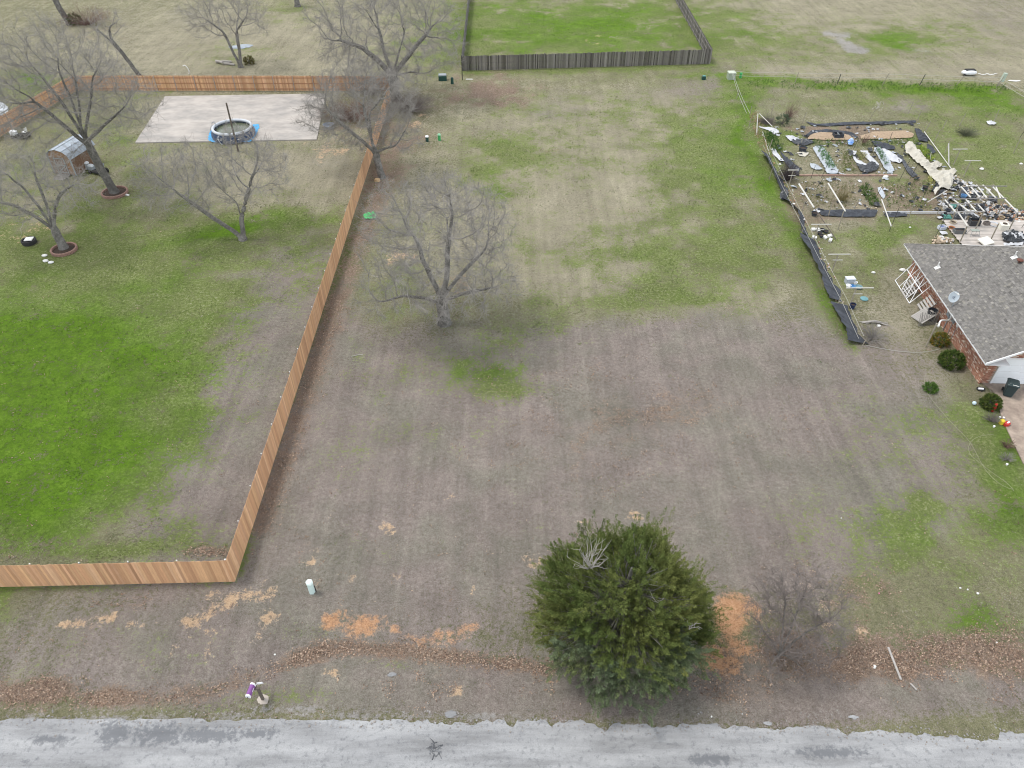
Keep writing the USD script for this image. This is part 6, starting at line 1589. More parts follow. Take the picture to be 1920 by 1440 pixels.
GARDEN = [(1450, 240), (1720, 228), (1760, 285), (1800, 345), (1790, 400), (1520, 402), (1470, 330)]
scraps('film_scraps', GARDEN, 95, M_blackp, 'black film scraps strewn over the vegetable beds', 91, .12, .5, .5)
scraps('film_scraps', GARDEN, 100, M_whitep, 'white film scraps strewn over the vegetable beds', 92, .08, .32, .5)
scraps('film_scraps', GARDEN, 45, M_clear, 'cloudy film scraps strewn over the vegetable beds', 93, .12, .45, .4)
scraps('film_scraps', [(1750, 345), (1800, 340), (1880, 380), (1920, 395), (1920, 415), (1770, 413), (1745, 385)], 110, M_blackp, 'black film scraps under and around the pole frames', 94, .12, .5, .6)
scraps('film_scraps', [(1775, 330), (1800, 335), (1880, 380), (1920, 400), (1920, 420), (1770, 412), (1760, 385)], 150, M_whitep, 'white film scraps under and around the pole frames', 95, .08, .38, .6)
# dug beds: low mounds
M_soil = pm('sandy_bed_soil', (.30, .225, .155), .95, .3, 5, bump=.03)
for pts, lab, sd_ in (([(1514, 262), (1520, 252), (1545, 248), (1580, 250), (1600, 256), (1602, 263), (1560, 264)], 'left bare dug bed of sandy soil at the back of the garden', 31), ([(1612, 256), (1640, 248), (1700, 246), (1714, 252), (1710, 259), (1650, 262), (1615, 262)], 'right bare dug bed of sandy soil at the back of the garden', 32)):
    single('dug_bed', cloth(px_poly(pts), .25, .16, .03, .9, sd_), M_soil, lab, 'bed', smooth=True)


def greens(name, pts, n, lab, seed, c0=(.04, .10, .02), c1=(.10, .17, .04), h=.22, z=.05, cat_='plants'):
    """Low leafy plants spread over an outline."""
    r = np.random.default_rng(seed)
    pg_ = Polygon(px_poly(pts)[:, :2]); x0, y0, x1, y1 = pg_.bounds
    q = np.column_stack([r.uniform(x0, x1, n * 4), r.uniform(y0, y1, n * 4)]); q = q[shapely.contains_xy(pg_, q[:, 0], q[:, 1])][:n]
    P_ = np.column_stack([q, np.full(len(q), z)])
    y_ = np.clip(r.normal(.5, .35, (len(q), 1)), 0, 1)
    v, f, c = plumes(P_, np.column_stack([r.normal(0, .5, (len(q), 2)), np.ones(len(q))]), np.full(len(q), h), 14, .9, r, np.array(c0) * (1 - y_) + np.array(c1) * y_)
    return single(name, (v, f), M_needle, lab, cat_, tint=c, kind='stuff')


greens('bed_plants', [(1530, 279), (1544, 282), (1566, 316), (1556, 322), (1540, 300)], 160, 'green plants poking through the cloudy plastic bed', 51, (.05, .13, .04), (.13, .22, .10), .25, .2)
greens('bed_plants', [(1640, 284), (1650, 282), (1664, 310), (1660, 316)], 70, 'green plants in the second plastic bed', 52, (.06, .13, .05), (.14, .22, .12), .2, .2)
greens('bed_plants', [(1720, 275), (1735, 280), (1752, 300), (1744, 305), (1728, 290)], 120, 'yellow green lettuces right of the cream row cover', 53, (.07, .17, .02), (.32, .36, .07), .28, .05)
greens('bed_plants', [(1608, 350), (1626, 345), (1652, 385), (1630, 388)], 200, 'rows of low green plants in the front bed', 54, (.04, .085, .02), (.10, .15, .04), .2)
greens('bed_plants', [(1740, 328), (1755, 345), (1750, 360), (1738, 345)], 40, 'pale yellowing greens left of the cream cloth foot', 55, (.25, .26, .07), (.4, .38, .16), .25)
greens('bed_plants', [(1425, 250), (1450, 250), (1470, 285), (1450, 290)], 200, 'green weeds at the left end of the garden', 56, (.025, .07, .015), (.06, .12, .025), .3)
greens('bed_plants', [(1575, 285), (1595, 285), (1604, 322), (1580, 325)], 90, 'scattered weeds between the left plastic bed and the torn bed', 58, (.06, .09, .02), (.16, .18, .06), .2)
greens('bed_plants', [(1505, 345), (1600, 340), (1610, 390), (1520, 392)], 170, 'weeds scattered over the left half of the front bed', 59, (.07, .09, .03), (.20, .19, .09), .22)
greens('bed_plants', [(1655, 340), (1740, 340), (1745, 392), (1660, 392)], 170, 'weeds scattered over the right half of the front bed', 60, (.05, .09, .02), (.15, .18, .06), .22)
greens('bed_plants', [(1520, 264), (1720, 262), (1722, 274), (1520, 276)], 200, 'green weeds growing below the two dug beds', 61, (.04, .09, .02), (.12, .17, .05), .25)
greens('bed_plants', [(1404, 215), (1424, 215), (1440, 290), (1426, 290)], 130, 'dry tan weeds along the upper end of the fabric fence', 62, (.22, .15, .09), (.36, .27, .17), .3)
greens('bed_plants', [(1400, 152), (1880, 160), (1900, 176), (1400, 168)], 420, 'lush dark green weeds along the foot of the far wire fence', 63, (.030, .085, .012), (.075, .15, .02), .32)
greens('bed_plants', [(1600, 282), (1625, 290), (1618, 304), (1606, 298)], 60, 'straw and green stems inside the torn bed', 57, (.15, .18, .05), (.34, .30, .16), .25)
shrub('brush_pile', 'heap of grey brown prunings at the back left corner of the garden', G(1437, 232), 1.15, .9, 1.1, 260, 501, M_stem, 'brush pile', sub=3, upright=.6)
shrub('bare_shrub', 'dense dark dead shrub beside the cross bar post', G(1475, 338), 1.1, 1.0, 1.9, 260, 502, pm('dark_purple_stems', (.075, .062, .065), .9, .2), sub=3)
shrub('bare_shrub', 'thin upright reddish stems at the back left of the garden', G(1475, 228), .9, .6, 2.4, 90, 503, M_stem_r, sub=2, lean=(.15, 0))
bush('grey_green_bush', 'grey green bush at the foot of the thin reddish stems', G(1466, 234), .55, .5, .6, 70, 504, (.06, .085, .05), (.10, .13, .08), per=18, L=.35, wid=1.1)
shrub('bare_shrub', 'yellowish bare shrub in the front bed of the garden', G(1578, 378), .9, .7, 1.7, 90, 505, pm('yellowish_stems', (.20, .17, .08), .9, .2), sub=3)
shrub('bare_shrub', 'tangle of grey bleached stems near the fabric fence end', G(1636, 636), 1.1, 1.6, .9, 130, 506, M_stem_g, sub=3)
shrub('bare_shrub', 'low sprawling grey green shrub right of the garden', G(1810, 254), 1.5, .8, .9, 160, 507, pm('olive_stems', (.10, .11, .07), .9, .2), sub=3)
shrub('bare_shrub', 'dry red stalks growing in the middle of the dug beds', G(1617, 272), .5, .3, 1.6, 40, 508, M_stem_r, sub=2, lean=(.15, 0))
shrub('rose_bush', 'leafless thorny bush in the strip left of the driveway', G(1858, 790), .7, .5, .7, 70, 509, M_stem, sub=3)
shrub('rose_bush', 'leafless rose bush at the lower right of the lawn strip', G(1886, 838), .5, .5, .6, 50, 510, M_stem_r, sub=3)
shrub('rose_bush', 'grey thorny bush lowest in the lawn strip', G(1886, 862), .55, .45, .55, 50, 511, M_stem_g, sub=3)
t = thing('white_flower_stalk', 'tall stalk of white seed heads standing behind the dug beds', 'plant', loc=G(1630, 226))
p = G(1630, 226)
part(t, 'stem', cat([tube([p, p + [.2, 0, 1.0], p + [.5, .1, 1.9]], .02, 4), tube([p + [.2, 0, 1.0], p + [.8, 0, 1.5]], .015, 4)]), M_stem_g)
part(t, 'seed_heads', cat([cbox(p + [.5 + rng.normal(0, .22), rng.normal(0, .2), 1.2 + rng.random() * .9], (.07, .07, .12), rng.random(), .02) for q in range(34)]), M_cream, kind='stuff')
# pots, crates and scraps in the garden
def pot(name, a, b_, r_, h, lab, mat, sides=14, fill=True, cat_='pot'):
    p = G(a, b_)
    t = thing(name, lab, cat_, loc=p)
    part(t, 'body', lathe([(r_ * .75, 0), (r_, h), (r_ * 1.08, h + .02), (r_ * .95, h + .02), (r_ * .72, h * .35), (0, h * .35)], sides, p), mat)
    if fill:
        part(t, 'soil', lathe([(r_ * .9, h * .78), (0, h * .82)], sides, p), M_mulch)


pot('plant_pot', 1504, 284, .42, .45, 'large black pot on the cream cloth in the garden', M_black)
pot('plant_pot', 1597, 578, .22, .38, 'dark blue pot below the cooler near the fabric fence', pm('dark_blue_plastic', (.02, .03, .07), .4, .1))
pot('plant_pot', 1733, 355, .26, .3, 'dark pot left of the foot of the cream row cover', M_blackp)
pot('plant_pot', 1526, 404, .28, .3, 'dark grey pot at the foot of the whitened pole', M_black)
p = G(1570, 258)
t = thing('black_crate', 'black plastic crate with a divider between the dug beds', 'crate', loc=p)
part(t, 'shell', cat([cbox(p + [0, -.38, .25], (1.0, .05, .5), 0, .01), cbox(p + [0, .38, .25], (1.0, .05, .5), 0, .01), cbox(p + [-.48, 0, .25], (.05, .72, .5), 0, .01), cbox(p + [.48, 0, .25], (.05, .72, .5), 0, .01), box(p + [0, 0, .04], (.9, .7, .04))]), M_black)
part(t, 'divider', cbox(p + [0, 0, .26], (.04, .7, .46), 0, .01), M_grey_metal)
single('wooden_board', cbox(G(1613, 405) + [0, 0, .08], (.55, .3, .05), -.45, .01), pm('tan_board', (.45, .33, .2), .8, .1), 'small tan board at the front edge of the garden', 'board')
HEAP = [(1524, 432, 'w'), (1536, 440, 'd'), (1541, 434, 'd'), (1546, 447, 'w'), (1526, 447, 'w'), (1555, 444, 'w'), (1556, 452, 'w'), (1533, 433, 'w'), (1548, 437, 'd'), (1540, 445, 'd')]
for k, (a, b_, c_) in enumerate(HEAP):
    p = G(a, b_)
    if c_ == 'd':
        pot('plant_pot', a, b_, .2, .22, 'dark nursery pot in the litter heap below the fabric strip' if k < 2 else ['', '', 'dark nursery pot, uppermost in the litter heap', '', '', '', '', '', 'dark nursery pot at the right of the litter heap', 'dark nursery pot lowest in the litter heap'][k] or 'dark nursery pot at the left of the litter heap', M_black)
    else:
        single('white_carton', tilt(cbox(p + [0, 0, .14], (.34 + .05 * (k % 3), .26, .2), k * .7, .02), [1, 0, 0], .3, p), M_offwhite, {0: 'white carton at the top left of the litter heap', 3: 'white carton in the middle front of the litter heap', 4: 'white carton at the left front of the litter heap', 5: 'white carton at the right of the litter heap', 6: 'white carton lowest right in the litter heap', 7: 'small white carton at the top of the litter heap'}[k], 'carton')
p = G(1592, 530)
t = thing('cooler', 'pale grey cooler box lying right of the fabric fence', 'cooler', loc=p)
part(t, 'body', cbox(p + [0, 0, .2], (.72, .5, .4), .05, .05), pm('cooler_grey', (.36, .39, .42), .5, .08)); part(t, 'lid', cbox(p + [0, .02, .44], (.76, .54, .08), .05, .04), pm('cooler_lid', (.48, .51, .54), .5, .06))
pot('plastic_basin', 1590, 538, .2, .16, 'small white basin just below the grey cooler', M_white, fill=False, cat_='basin')
pot('plastic_basin', 1598, 539, .22, .14, 'blue basin under the cross bars by the cooler', pm('blue_plastic', (.06, .18, .38), .45, .1), fill=False, cat_='basin')
pot('plastic_basin', 1603, 533, .16, .2, 'white tub right of the grey cooler', M_white, fill=False, cat_='basin')
pot('plastic_basin', 1609, 540, .3, .12, 'teal grey basin at the right of the basins by the cooler', pm('teal_grey_plastic', (.15, .24, .27), .45, .1), fill=False, cat_='basin')
p = G(1620, 561)
single('mesh_lid', lathe([(.32, .04), (.3, .09), (0, .11)], 9, p), pm('teal_mesh', (.12, .25, .27), .6, .2), 'flat teal lid lying in the grass below the cooler', 'lid')
p = G(1640, 607)
t = thing('branch_bundle', 'bundle of bleached branches lying right of the fabric fence', 'branches', loc=p)
for k in range(9):
    d_ = np.array([.9 + rng.normal(0, .15), rng.normal(0, .12) - .12, 0])
    part(t, 'branch', tube([p - d_ + [rng.normal(0, .1), rng.normal(0, .1), .05], p + [0, rng.normal(0, .08), .14 + .02 * k], p + d_ + [rng.normal(0, .1), rng.normal(0, .1), .06]], [.02, .03, .014], 5), M_dead)
for (a, b_, w_, lab) in ((1647, 612, .3, 'white scrap at the right end of the bleached branches'), (1599, 613, .16, 'white can at the lower part of the fabric fence'), (1637, 512, .3, 'white scrap on the path left of the house'), (1840, 318, .42, 'white lump on a stake right of the garden'), (1914, 308, .3, 'white stick at the right edge of the far lawn'), (1486, 357, .16, 'white bottle in the straw at the left front of the garden'), (1487, 384, .35, 'white scrap right of the gathered black knot'), (1462, 309, .28, 'white tub beside the dead shrub'), (1660, 333, .5, 'white film on the edging timbers'), (1788, 322, .45, 'pale stone at the right end of the cream row cover'), (1706, 427, .2, 'white scrap on the grass below the long pipes'), (1430, 254, .2, 'white scrap in the weeds below the brush pile'), (1692, 508, .5, 'heap of white scraps at the back corner of the house wall')):
    p = G(a, b_)
    m = trimesh.creation.icosphere(1, 1.0); v = m.vertices * (1 + .5 * (meshkit.fbm(m.vertices * 1.6 + a, 2, b_) - .5)[:, None]) * [w_ * .55, w_ * .4, w_ * .28]
    single('white_scrap', (v + p + [0, 0, w_ * .2], m.faces), M_offwhite, lab, 'scrap')

# ------------------------------------------------------------------ plank deck behind the house and what lies on it
DECK = px_poly([(1762, 414), (1890, 421), (1990, 500), (1800, 500)])
dk = thing('plank_deck', 'weathered plank deck behind the house under the pole frame', 'deck', loc=(*DECK[0][:2], 0))
M_plank = [pm('deck_plank_a', (.40, .365, .335), .9, .2, 4, stretch=(.5, 5, 5)), pm('deck_plank_b', (.35, .32, .29), .9, .2, 4, stretch=(.5, 5, 5)), pm('deck_plank_c', (.45, .41, .375), .9, .2, 4, stretch=(.5, 5, 5))]
y0_, y1_ = WL(0, 13.9)[1], G(1800, 415)[1]
k = 0; y_ = y0_
while y_ < y1_:
    f_ = (y_ - y0_) / (y1_ - y0_)
    xl = G(1792, 457)[0] * (1 - f_) + G(1764, 415)[0] * f_ + rng.uniform(0, .12); xr_ = xl + 7.6 + rng.uniform(0, .1)
    part(dk, 'plank', cbox(((xl + xr_) / 2, y_, .16 + rng.uniform(0, .006)), (xr_ - xl, .142, .035), -.012, .005), M_plank[rng.integers(0, 3)])
    y_ += .15; k += 1
part(dk, 'joists', cat([box((G(1800, 440)[0] + q * 1.7, (y0_ + y1_) / 2, .07), (.1, y1_ - y0_ - .1, .12)) for q in range(4)]), M_darkwood)


def tub(name, a, b_, w_, d_, h, rz, lab, mat, z=.18, inner=None, cat_='tub'):
    p = G(a, b_, z); t = thing(name, lab, cat_, loc=p)
    q = lambda m: (rotz(m[0], rz) + p, m[1])
    part(t, 'shell', q(cat([cbox((0, -d_ / 2, h / 2), (w_, .05, h), 0, .015), cbox((0, d_ / 2, h / 2), (w_, .05, h), 0, .015), cbox((-w_ / 2, 0, h / 2), (.05, d_, h), 0, .015), cbox((w_ / 2, 0, h / 2), (.05, d_, h), 0, .015), box((0, 0, .03), (w_ * .95, d_ * .95, .04))])), mat)
    part(t, 'contents', q(cbox((0, 0, h * .35), (w_ * .88, d_ * .85, h * .5), 0, .04)), inner or M_mulch)
    return t


tub('storage_tub', 1825, 421, .85, .62, .5, -.1, 'large black tub at the back edge of the deck', M_blackp)
tub('storage_tub', 1798, 436, .95, .5, .32, 0, 'long grey trough at the left of the deck', pm('trough_grey', (.13, .135, .14), .6, .1))
tub('storage_tub', 1849, 421, .45, .35, .28, .1, 'small brown grey tub right of the large black tub', pm('brown_grey', (.16, .14, .13), .6, .1))
pot('plastic_basin', 1862, 424, .42, .2, 'pale blue basin at the right of the deck', pm('pale_blue_plastic', (.40, .46, .54), .4, .1), fill=False, cat_='basin')
p = G(1880, 429, .18)
t = thing('white_planter', 'white cube planter with a dark hole on top at the right of the deck', 'planter', loc=p)
part(t, 'body', cbox(p + [0, 0, .26], (.74, .6, .52), -.15, .06), pm('ivory_plastic', (.66, .64, .56), .5, .06)); part(t, 'soil', lathe([(.22, .525), (.2, .535), (0, .54)], 14, p), M_mulch)
pot('plant_pot', 1783, 431, .26, .24, 'orange clay pot left of the grey trough', pm('terracotta', (.42, .16, .06), .7, .15))
pot('plant_pot', 1785, 421, .3, .3, 'beige pot at the back left of the deck', pm('beige_clay', (.50, .43, .33), .7, .1))
tub('wash_basket', 1765, 429, .6, .45, .3, .3, 'pale blue white basket at the left corner of the deck', pm('basket_white', (.50, .53, .60), .5, .15), .02, pm('blue_cloth', (.12, .15, .28), .8, .2), 'basket')
p = G(1846, 456, .18)
single('foam_sheet', tilt(cbox(p + [0, 0, .25], (1.1, .9, .1), .35, .02), [1, 0, 0], .18, p), pm('ivory_foam', (.66, .65, .58), .7, .05), 'ivory foam sheet lying on the deck by the house', 'sheet')
p = G(1824, 441, .18)
t = thing('small_table', 'low grey table with thin legs in the middle of the deck', 'table', loc=p)
part(t, 'top', cbox(p + [0, 0, .5], (.7, .4, .05), 0, .02), pm('mottled_grey', (.24, .27, .24), .6, .3, 8))
for sx in (-1, 1):
    for sy in (-1, 1):
        part(t, 'leg', beam(p + [sx * .4, sy * .3, 0], p + [sx * .3, sy * .16, .48], .016), M_grey_metal)
M_tanp = pm('tan_plastic', (.42, .33, .22), .6, .12); M_bluep = pm('faded_blue_plastic', (.10, .22, .40), .5, .12)
for k, (pts, lab, amp) in enumerate([([(1876, 440), (1884, 437), (1905, 440), (1925, 448), (1930, 458), (1890, 458), (1878, 452)], 'black plastic bags heaped at the right end of the deck', .55)]):
    single('plastic_bags', cloth(px_poly(pts, .18), .13, amp, .2, 2.6, 61), M_blackp, lab, 'bags')
for k, (pts, lab) in enumerate([([(1880, 438), (1900, 437), (1902, 443), (1886, 443)], 'white bag on top of the black bags, behind'), ([(1898, 440), (1916, 438), (1920, 450), (1902, 450)], 'white bag on the right of the black bags'), ([(1882, 454), (1920, 452), (1918, 458), (1884, 458)], 'white bag at the foot of the black bags by the roof')]):
    single('white_bag', cloth(px_poly(pts, .5), .13, .3, .55 if k < 2 else .3, 2.2, 62 + k), M_whitep, lab, 'bag')
sheet('black_bag', [(1783, 406), (1800, 404), (1812, 408), (1810, 414), (1788, 414)], M_blackp, 'black bag with white ties behind the deck', .45, .13, 65, .05, 'bag')
sheet('teal_sheet', [(1766, 405), (1780, 404), (1784, 413), (1768, 413)], pm('teal_plastic', (.05, .17, .14), .5, .2), 'dark teal sheet behind the left corner of the deck', .3, .14, 66)
sheet('teal_sheet', [(1775, 384), (1790, 384), (1798, 390), (1784, 394)], pm('teal_plastic_pale', (.08, .22, .19), .5, .2), 'teal sheet under the large pole frame', .3, .14, 67)
sheet('white_bag', [(1755, 409), (1764, 408), (1767, 412), (1758, 413)], M_whitep, 'flat white bag left of the teal sheet behind the deck', .3, .12, 68, .05, 'bag')
sheet('white_bag', [(1760, 436), (1772, 437), (1776, 442), (1764, 443)], M_whitep, 'white bag on the grass left of the grey trough', .3, .12, 69, .05, 'bag')
sheet('blue_grey_sheet', [(1790, 388), (1804, 387), (1806, 394), (1794, 395)], M_clear, 'pale blue film under the rails of the large pole frame', .3, .13, 70)
sheet('black_fabric_strip', [(1828, 383), (1846, 384), (1850, 394), (1834, 396)], M_black, 'black fabric under the right of the large pole frame', .25, .15, 71)
sheet('black_fabric_strip', [(1851, 371), (1868, 372), (1868, 382), (1852, 381)], M_blackp, 'black tub shaped film right of the large pole frame', .5, .14, 72)
sheet('black_fabric_strip', [(1797, 356), (1812, 350), (1818, 366), (1808, 378), (1798, 372)], M_black, 'black fabric at the foot of the cream row cover', .3, .16, 73)
for k, (a, b_, c_, lab) in enumerate([(1812, 402, 'w', 'white bucket between the two pole frames'), (1776, 399, 'd', 'black bucket left of the black bag behind the deck'), (1832, 405, 't', 'tan bucket behind the large black tub'), (1858, 405, 'w', 'white bucket under the right of the large pole frame'), (1838, 392, 'd', 'dark nursery pot under the large pole frame'), (1805, 372, 'b', 'blue bucket at the head of the large pole frame'), (1770, 392, 'w', 'white bucket beside the long white pipes'), (1893, 417, 'd', 'black bucket at the right edge behind the deck'), (1876, 412, 't', 'tan pot on the brick rubble right of the deck'), (1852, 362, 'w', 'white bucket at the top right of the large pole frame')]):
    pot('bucket', a, b_, .2 + .03 * (k % 3), .3 + .04 * (k % 2), lab, {'w': M_offwhite, 'd': M_black, 't': M_tanp, 'b': M_bluep}[c_], fill=k % 2 == 0, cat_='bucket')
# rubble: every lump a small block, too many to tell apart
r = np.random.default_rng(77)
pal = [((.30, .17, .11), 'brick_rubble'), ((.40, .32, .235), 'tan_rubble'), ((.42, .41, .395), 'pale_rubble')]


def rubble(pts, n, lab, seed, smin=.08, smax=.28, mats=(0, 1, 2)):
    r = np.random.default_rng(seed)
    pg_ = Polygon(px_poly(pts)[:, :2]); x0, y0, x1, y1 = pg_.bounds
    q = np.column_stack([r.uniform(x0, x1, n * 4), r.uniform(y0, y1, n * 4)]); q = q[shapely.contains_xy(pg_, q[:, 0], q[:, 1])][:n]
    ms, tn = [], []
    for x, y in q:
        s = r.uniform(smin, smax); m = cbox((0, 0, 0), (s, s * r.uniform(.5, .9), s * r.uniform(.3, .6)), 0, s * .12)
        m = tilt(m, r.normal(size=3), r.uniform(0, .7)); m = turn(m, r.uniform(0, 3)); ms.append(move(m, (x, y, s * .22 + r.uniform(0, .12))))
        c = np.array(pal[mats[r.integers(0, len(mats))]][0]) * r.uniform(.6, 1.35); tn.append(np.repeat(c[None], len(m[0]), 0))
    single('rubble', cat(ms), M_rub, lab, 'rubble', kind='stuff', tint=np.vstack(tn))


M_rub = pm('mixed_rubble', (1, 1, 1), .85, .15, 8, tint=True)
rubble([(1845, 388), (1885, 384), (1930, 400), (1930, 425), (1890, 420), (1850, 408)], 260, 'mixed brick rubble and stones behind the right of the deck', 81)
rubble([(1785, 330), (1800, 335), (1850, 372), (1840, 382), (1806, 362), (1788, 345)], 160, 'pale scraps strewn between the cream cloth and the pole frame', 82, .06, .25, (1, 2, 2))
rubble([(1745, 448), (1760, 444), (1790, 450), (1792, 458), (1748, 458)], 45, 'tan and white scraps along the back eave left of the deck', 83, .12, .4, (1, 2, 1))
rubble([(1840, 372), (1870, 384), (1860, 396), (1836, 390)], 70, 'white scraps under the right of the pole frame', 84, .06, .2, (2, 2, 1))
rubble([(1485, 335), (1540, 335), (1620, 345), (1700, 345), (1750, 370), (1690, 392), (1560, 392), (1500, 392)], 150, 'scattered pale scraps over the front bed of the garden', 85, .05, .13, (1, 2, 1))
rubble([(1480, 245), (1530, 265), (1720, 262), (1760, 300), (1700, 330), (1540, 330), (1480, 290)], 130, 'scattered pale scraps over the back beds of the garden', 86, .05, .16, (2, 2, 1))
rubble([(1435, 285), (1475, 365), (1510, 440), (1560, 560), (1590, 600), (1575, 540), (1520, 420), (1480, 350), (1455, 290)], 110, 'scraps and clods along the garden side of the fabric fence', 87, .05, .16, (0, 1, 2))

# ------------------------------------------------------------------ along the house wall
def on_wall(u, v, z):
    return WL(u, v, z)


wf3 = thing('greenhouse_frame', 'white wire greenhouse frame leaning on the back part of the house wall', 'frame', loc=WL(-.8, 11.2))
A0, A1, B0, B1 = WL(-1.25, 12.6, .05), WL(-.05, 12.7, 2.1), WL(-1.25, 9.4, .05), WL(-.05, 9.3, 2.1)
lerp = lambda a, b, s: a * (1 - s) + b * s
for s in (0, .5, 1):
    part(wf3, 'bar', beam(lerp(A0, A1, s), lerp(B0, B1, s), .03), M_white)
for s in (0, .28, .55, .8, 1):
    part(wf3, 'bar', beam(lerp(A0, B0, s), lerp(A1, B1, s), .026), M_white)
for s0, s1 in ((0, .45), (.3, .75), (.55, 1)):
    part(wf3, 'brace', beam(lerp(A0, B0, s1), lerp(A1, B1, s0), .026), M_white)


def v_of(a, b_):
    return float((G(a, b_)[:2] - HW) @ HV)


M_palewood = pm('pale_grey_timber', (.34, .325, .305), .9, .25, 9, stretch=(6, 6, 1))


def slat_rack(v0, u0, w_, L_, n, ang, z0_, lab):
    """A pallet leaning on the wall with its slats level."""
    t = thing('wooden_pallet', lab, 'pallet', loc=WL(u0, v0))
    def q(m):
        m = tilt(m, [0, 1, 0], ang, (0, 0, 0))
        return hmesh((m[0] + [u0, v0, z0_], m[1]))
    for k in range(n):
        part(t, 'slat', q(cbox((0, 0, (k + .5) * L_ / n), (.028, w_, L_ / n * .58), 0, .004)), M_palewood)
    for y_ in (-w_ / 2 + .08, 0, w_ / 2 - .08):
        part(t, 'runner', q(box((.062, y_, L_ / 2), (.085, .05, L_))), M_greywood)


slat_rack(v_of(1713, 541) - .1, -.85, 1.25, 1.15, 5, .72, .04, 'grey pallet leaning on the wall under the front of the greenhouse frame')
slat_rack(v_of(1706, 552), -1.35, 1.1, 1.0, 5, .95, .03, 'grey pallet lying slanted below the greenhouse frame')
slat_rack(v_of(1728, 590) + .35, -.95, 1.2, 1.2, 5, .62, .25, 'pale grey pallet leaning on the wall above the stacked boards')
t = thing('board_stack', 'stack of grey fence boards leaning below the pale pallet by the wall', 'boards', loc=G(1712, 596))
for k in range(8):
    v0 = v_of(1712, 600) + .55 - k * .16
    p0, p1 = WL(-1.75 + .04 * k, v0 - .2, .06 + .03 * k), WL(-.55 + .03 * k, v0 + .35, .62 + .02 * k)
    dd_ = p1 - p0; L_ = np.linalg.norm(dd_); an = math.atan2(dd_[1], dd_[0]); el = math.asin(dd_[2] / L_)
    m = tilt(cbox((0, 0, 0), (L_, .115, .028), 0, .004), [0, 1, 0], -el)
    part(t, 'board', (rotz(m[0], an) + (p0 + p1) / 2, m[1]), M_palewood)
t = thing('stick_bundle', 'fan of grey sticks standing round a dark drum by the wall', 'sticks', loc=G(1741, 606))
for k in range(13):
    a_ = -.9 + k * .14
    p = G(1722 + k * 2.6, 612 - .3 * k)
    part(t, 'stick', beam(p, p + [.12 * math.sin(a_ * 2) + .1, .25 + .1 * math.cos(a_), .95 + .15 * math.sin(k * 2.1)], .022, 5), M_greywood)
p = G(1742, 600)
pot('drum', 1742, 599, .34, .85, 'dark open drum behind the fan of sticks', M_blackp, fill=False, cat_='drum')
p = G(1736, 650)
t = thing('conduit_post', 'tall grey post with a bent pipe joining the meter box on the wall', 'post', loc=p)
hh = 2.1
part(t, 'post', beam(p - [0, 0, .05], p + [0, 0, hh], .055, 8), M_stake)
q1 = WL(-.02, vm - .15, 1.75)
part(t, 'bent_pipe', tube(bent([p + [.04, 0, hh - .15], p + [.25, .05, hh - .32], p + [.45, .4, hh - .25], (p + q1) / 2 + [.2, 0, .75], q1], 14), .06, 8), M_offwhite)
# satellite dish
zz = 3.0
for it in range(12):
    p = G(1785, 574, zz); d_ = p[:2] - HW; zz = roof_z(float(d_ @ HU), float(d_ @ HV))
p = G(1785, 574, zz)
dish = thing('satellite_dish', 'pale grey satellite dish mounted at the edge of the shingle roof', 'satellite dish', loc=p)
dn = np.array([.12, -.92, .36]); dn /= np.linalg.norm(dn)
dc = p + [-.12, .12, .72]
_, da, db = frame_of(dn[None]); da, db = da[0], db[0]
rings = [(0, .0), (.14, .006), (.28, .024), (.42, .056)]
dvv = np.array([dc + dn * h_ + (da * math.cos(t_) * 1.0 + db * math.sin(t_) * .95) * r_ for r_, h_ in rings for t_ in np.linspace(0, 6.2832, 24, endpoint=False)] + [dc - dn * .025 + dn * h_ + (da * math.cos(t_) + db * math.sin(t_) * .95) * r_ for r_, h_ in rings[::-1] for t_ in np.linspace(0, 6.2832, 24, endpoint=False)])
dff = []
for k in range(len(rings) * 2 - 1):
    for q in range(24):
        w_ = (q + 1) % 24
        dff += [[k * 24 + q, k * 24 + w_, (k + 1) * 24 + w_], [k * 24 + q, (k + 1) * 24 + w_, (k + 1) * 24 + q]]
part(dish, 'reflector', (dvv, np.array(dff)), pm('dish_grey', (.50, .56, .60), .45, .05))
part(dish, 'printed_logo', cat([(np.array([dc + dn * .035 + da * x + db * y, dc + dn * .035 + da * (x + w_) + db * y, dc + dn * .035 + da * (x + w_) + db * (y + h_), dc + dn * .035 + da * x + db * (y + h_)]), np.array([[0, 1, 2], [0, 2, 3]])) for x, y, w_, h_ in ((-.1, .02, .06, .07), (-.03, .05, .08, .06), (.06, .02, .03, .08), (-.12, -.05, .22, .025))]), pm('logo_blue_grey', (.10, .13, .18), .5, .05), label='small dark printed mark on the dish')
part(dish, 'arm', cat([tube([dc - dn * .03 - db * .36, dc + dn * .42 - db * .30], .018, 6), cbox(dc + dn * .44 - db * .28, (.09, .14, .09), 0, .02)]), M_offwhite)
part(dish, 'mast', tube(bent([p, p + [0, 0, .35], dc - dn * .04], 8), .028, 7), M_grey_metal)
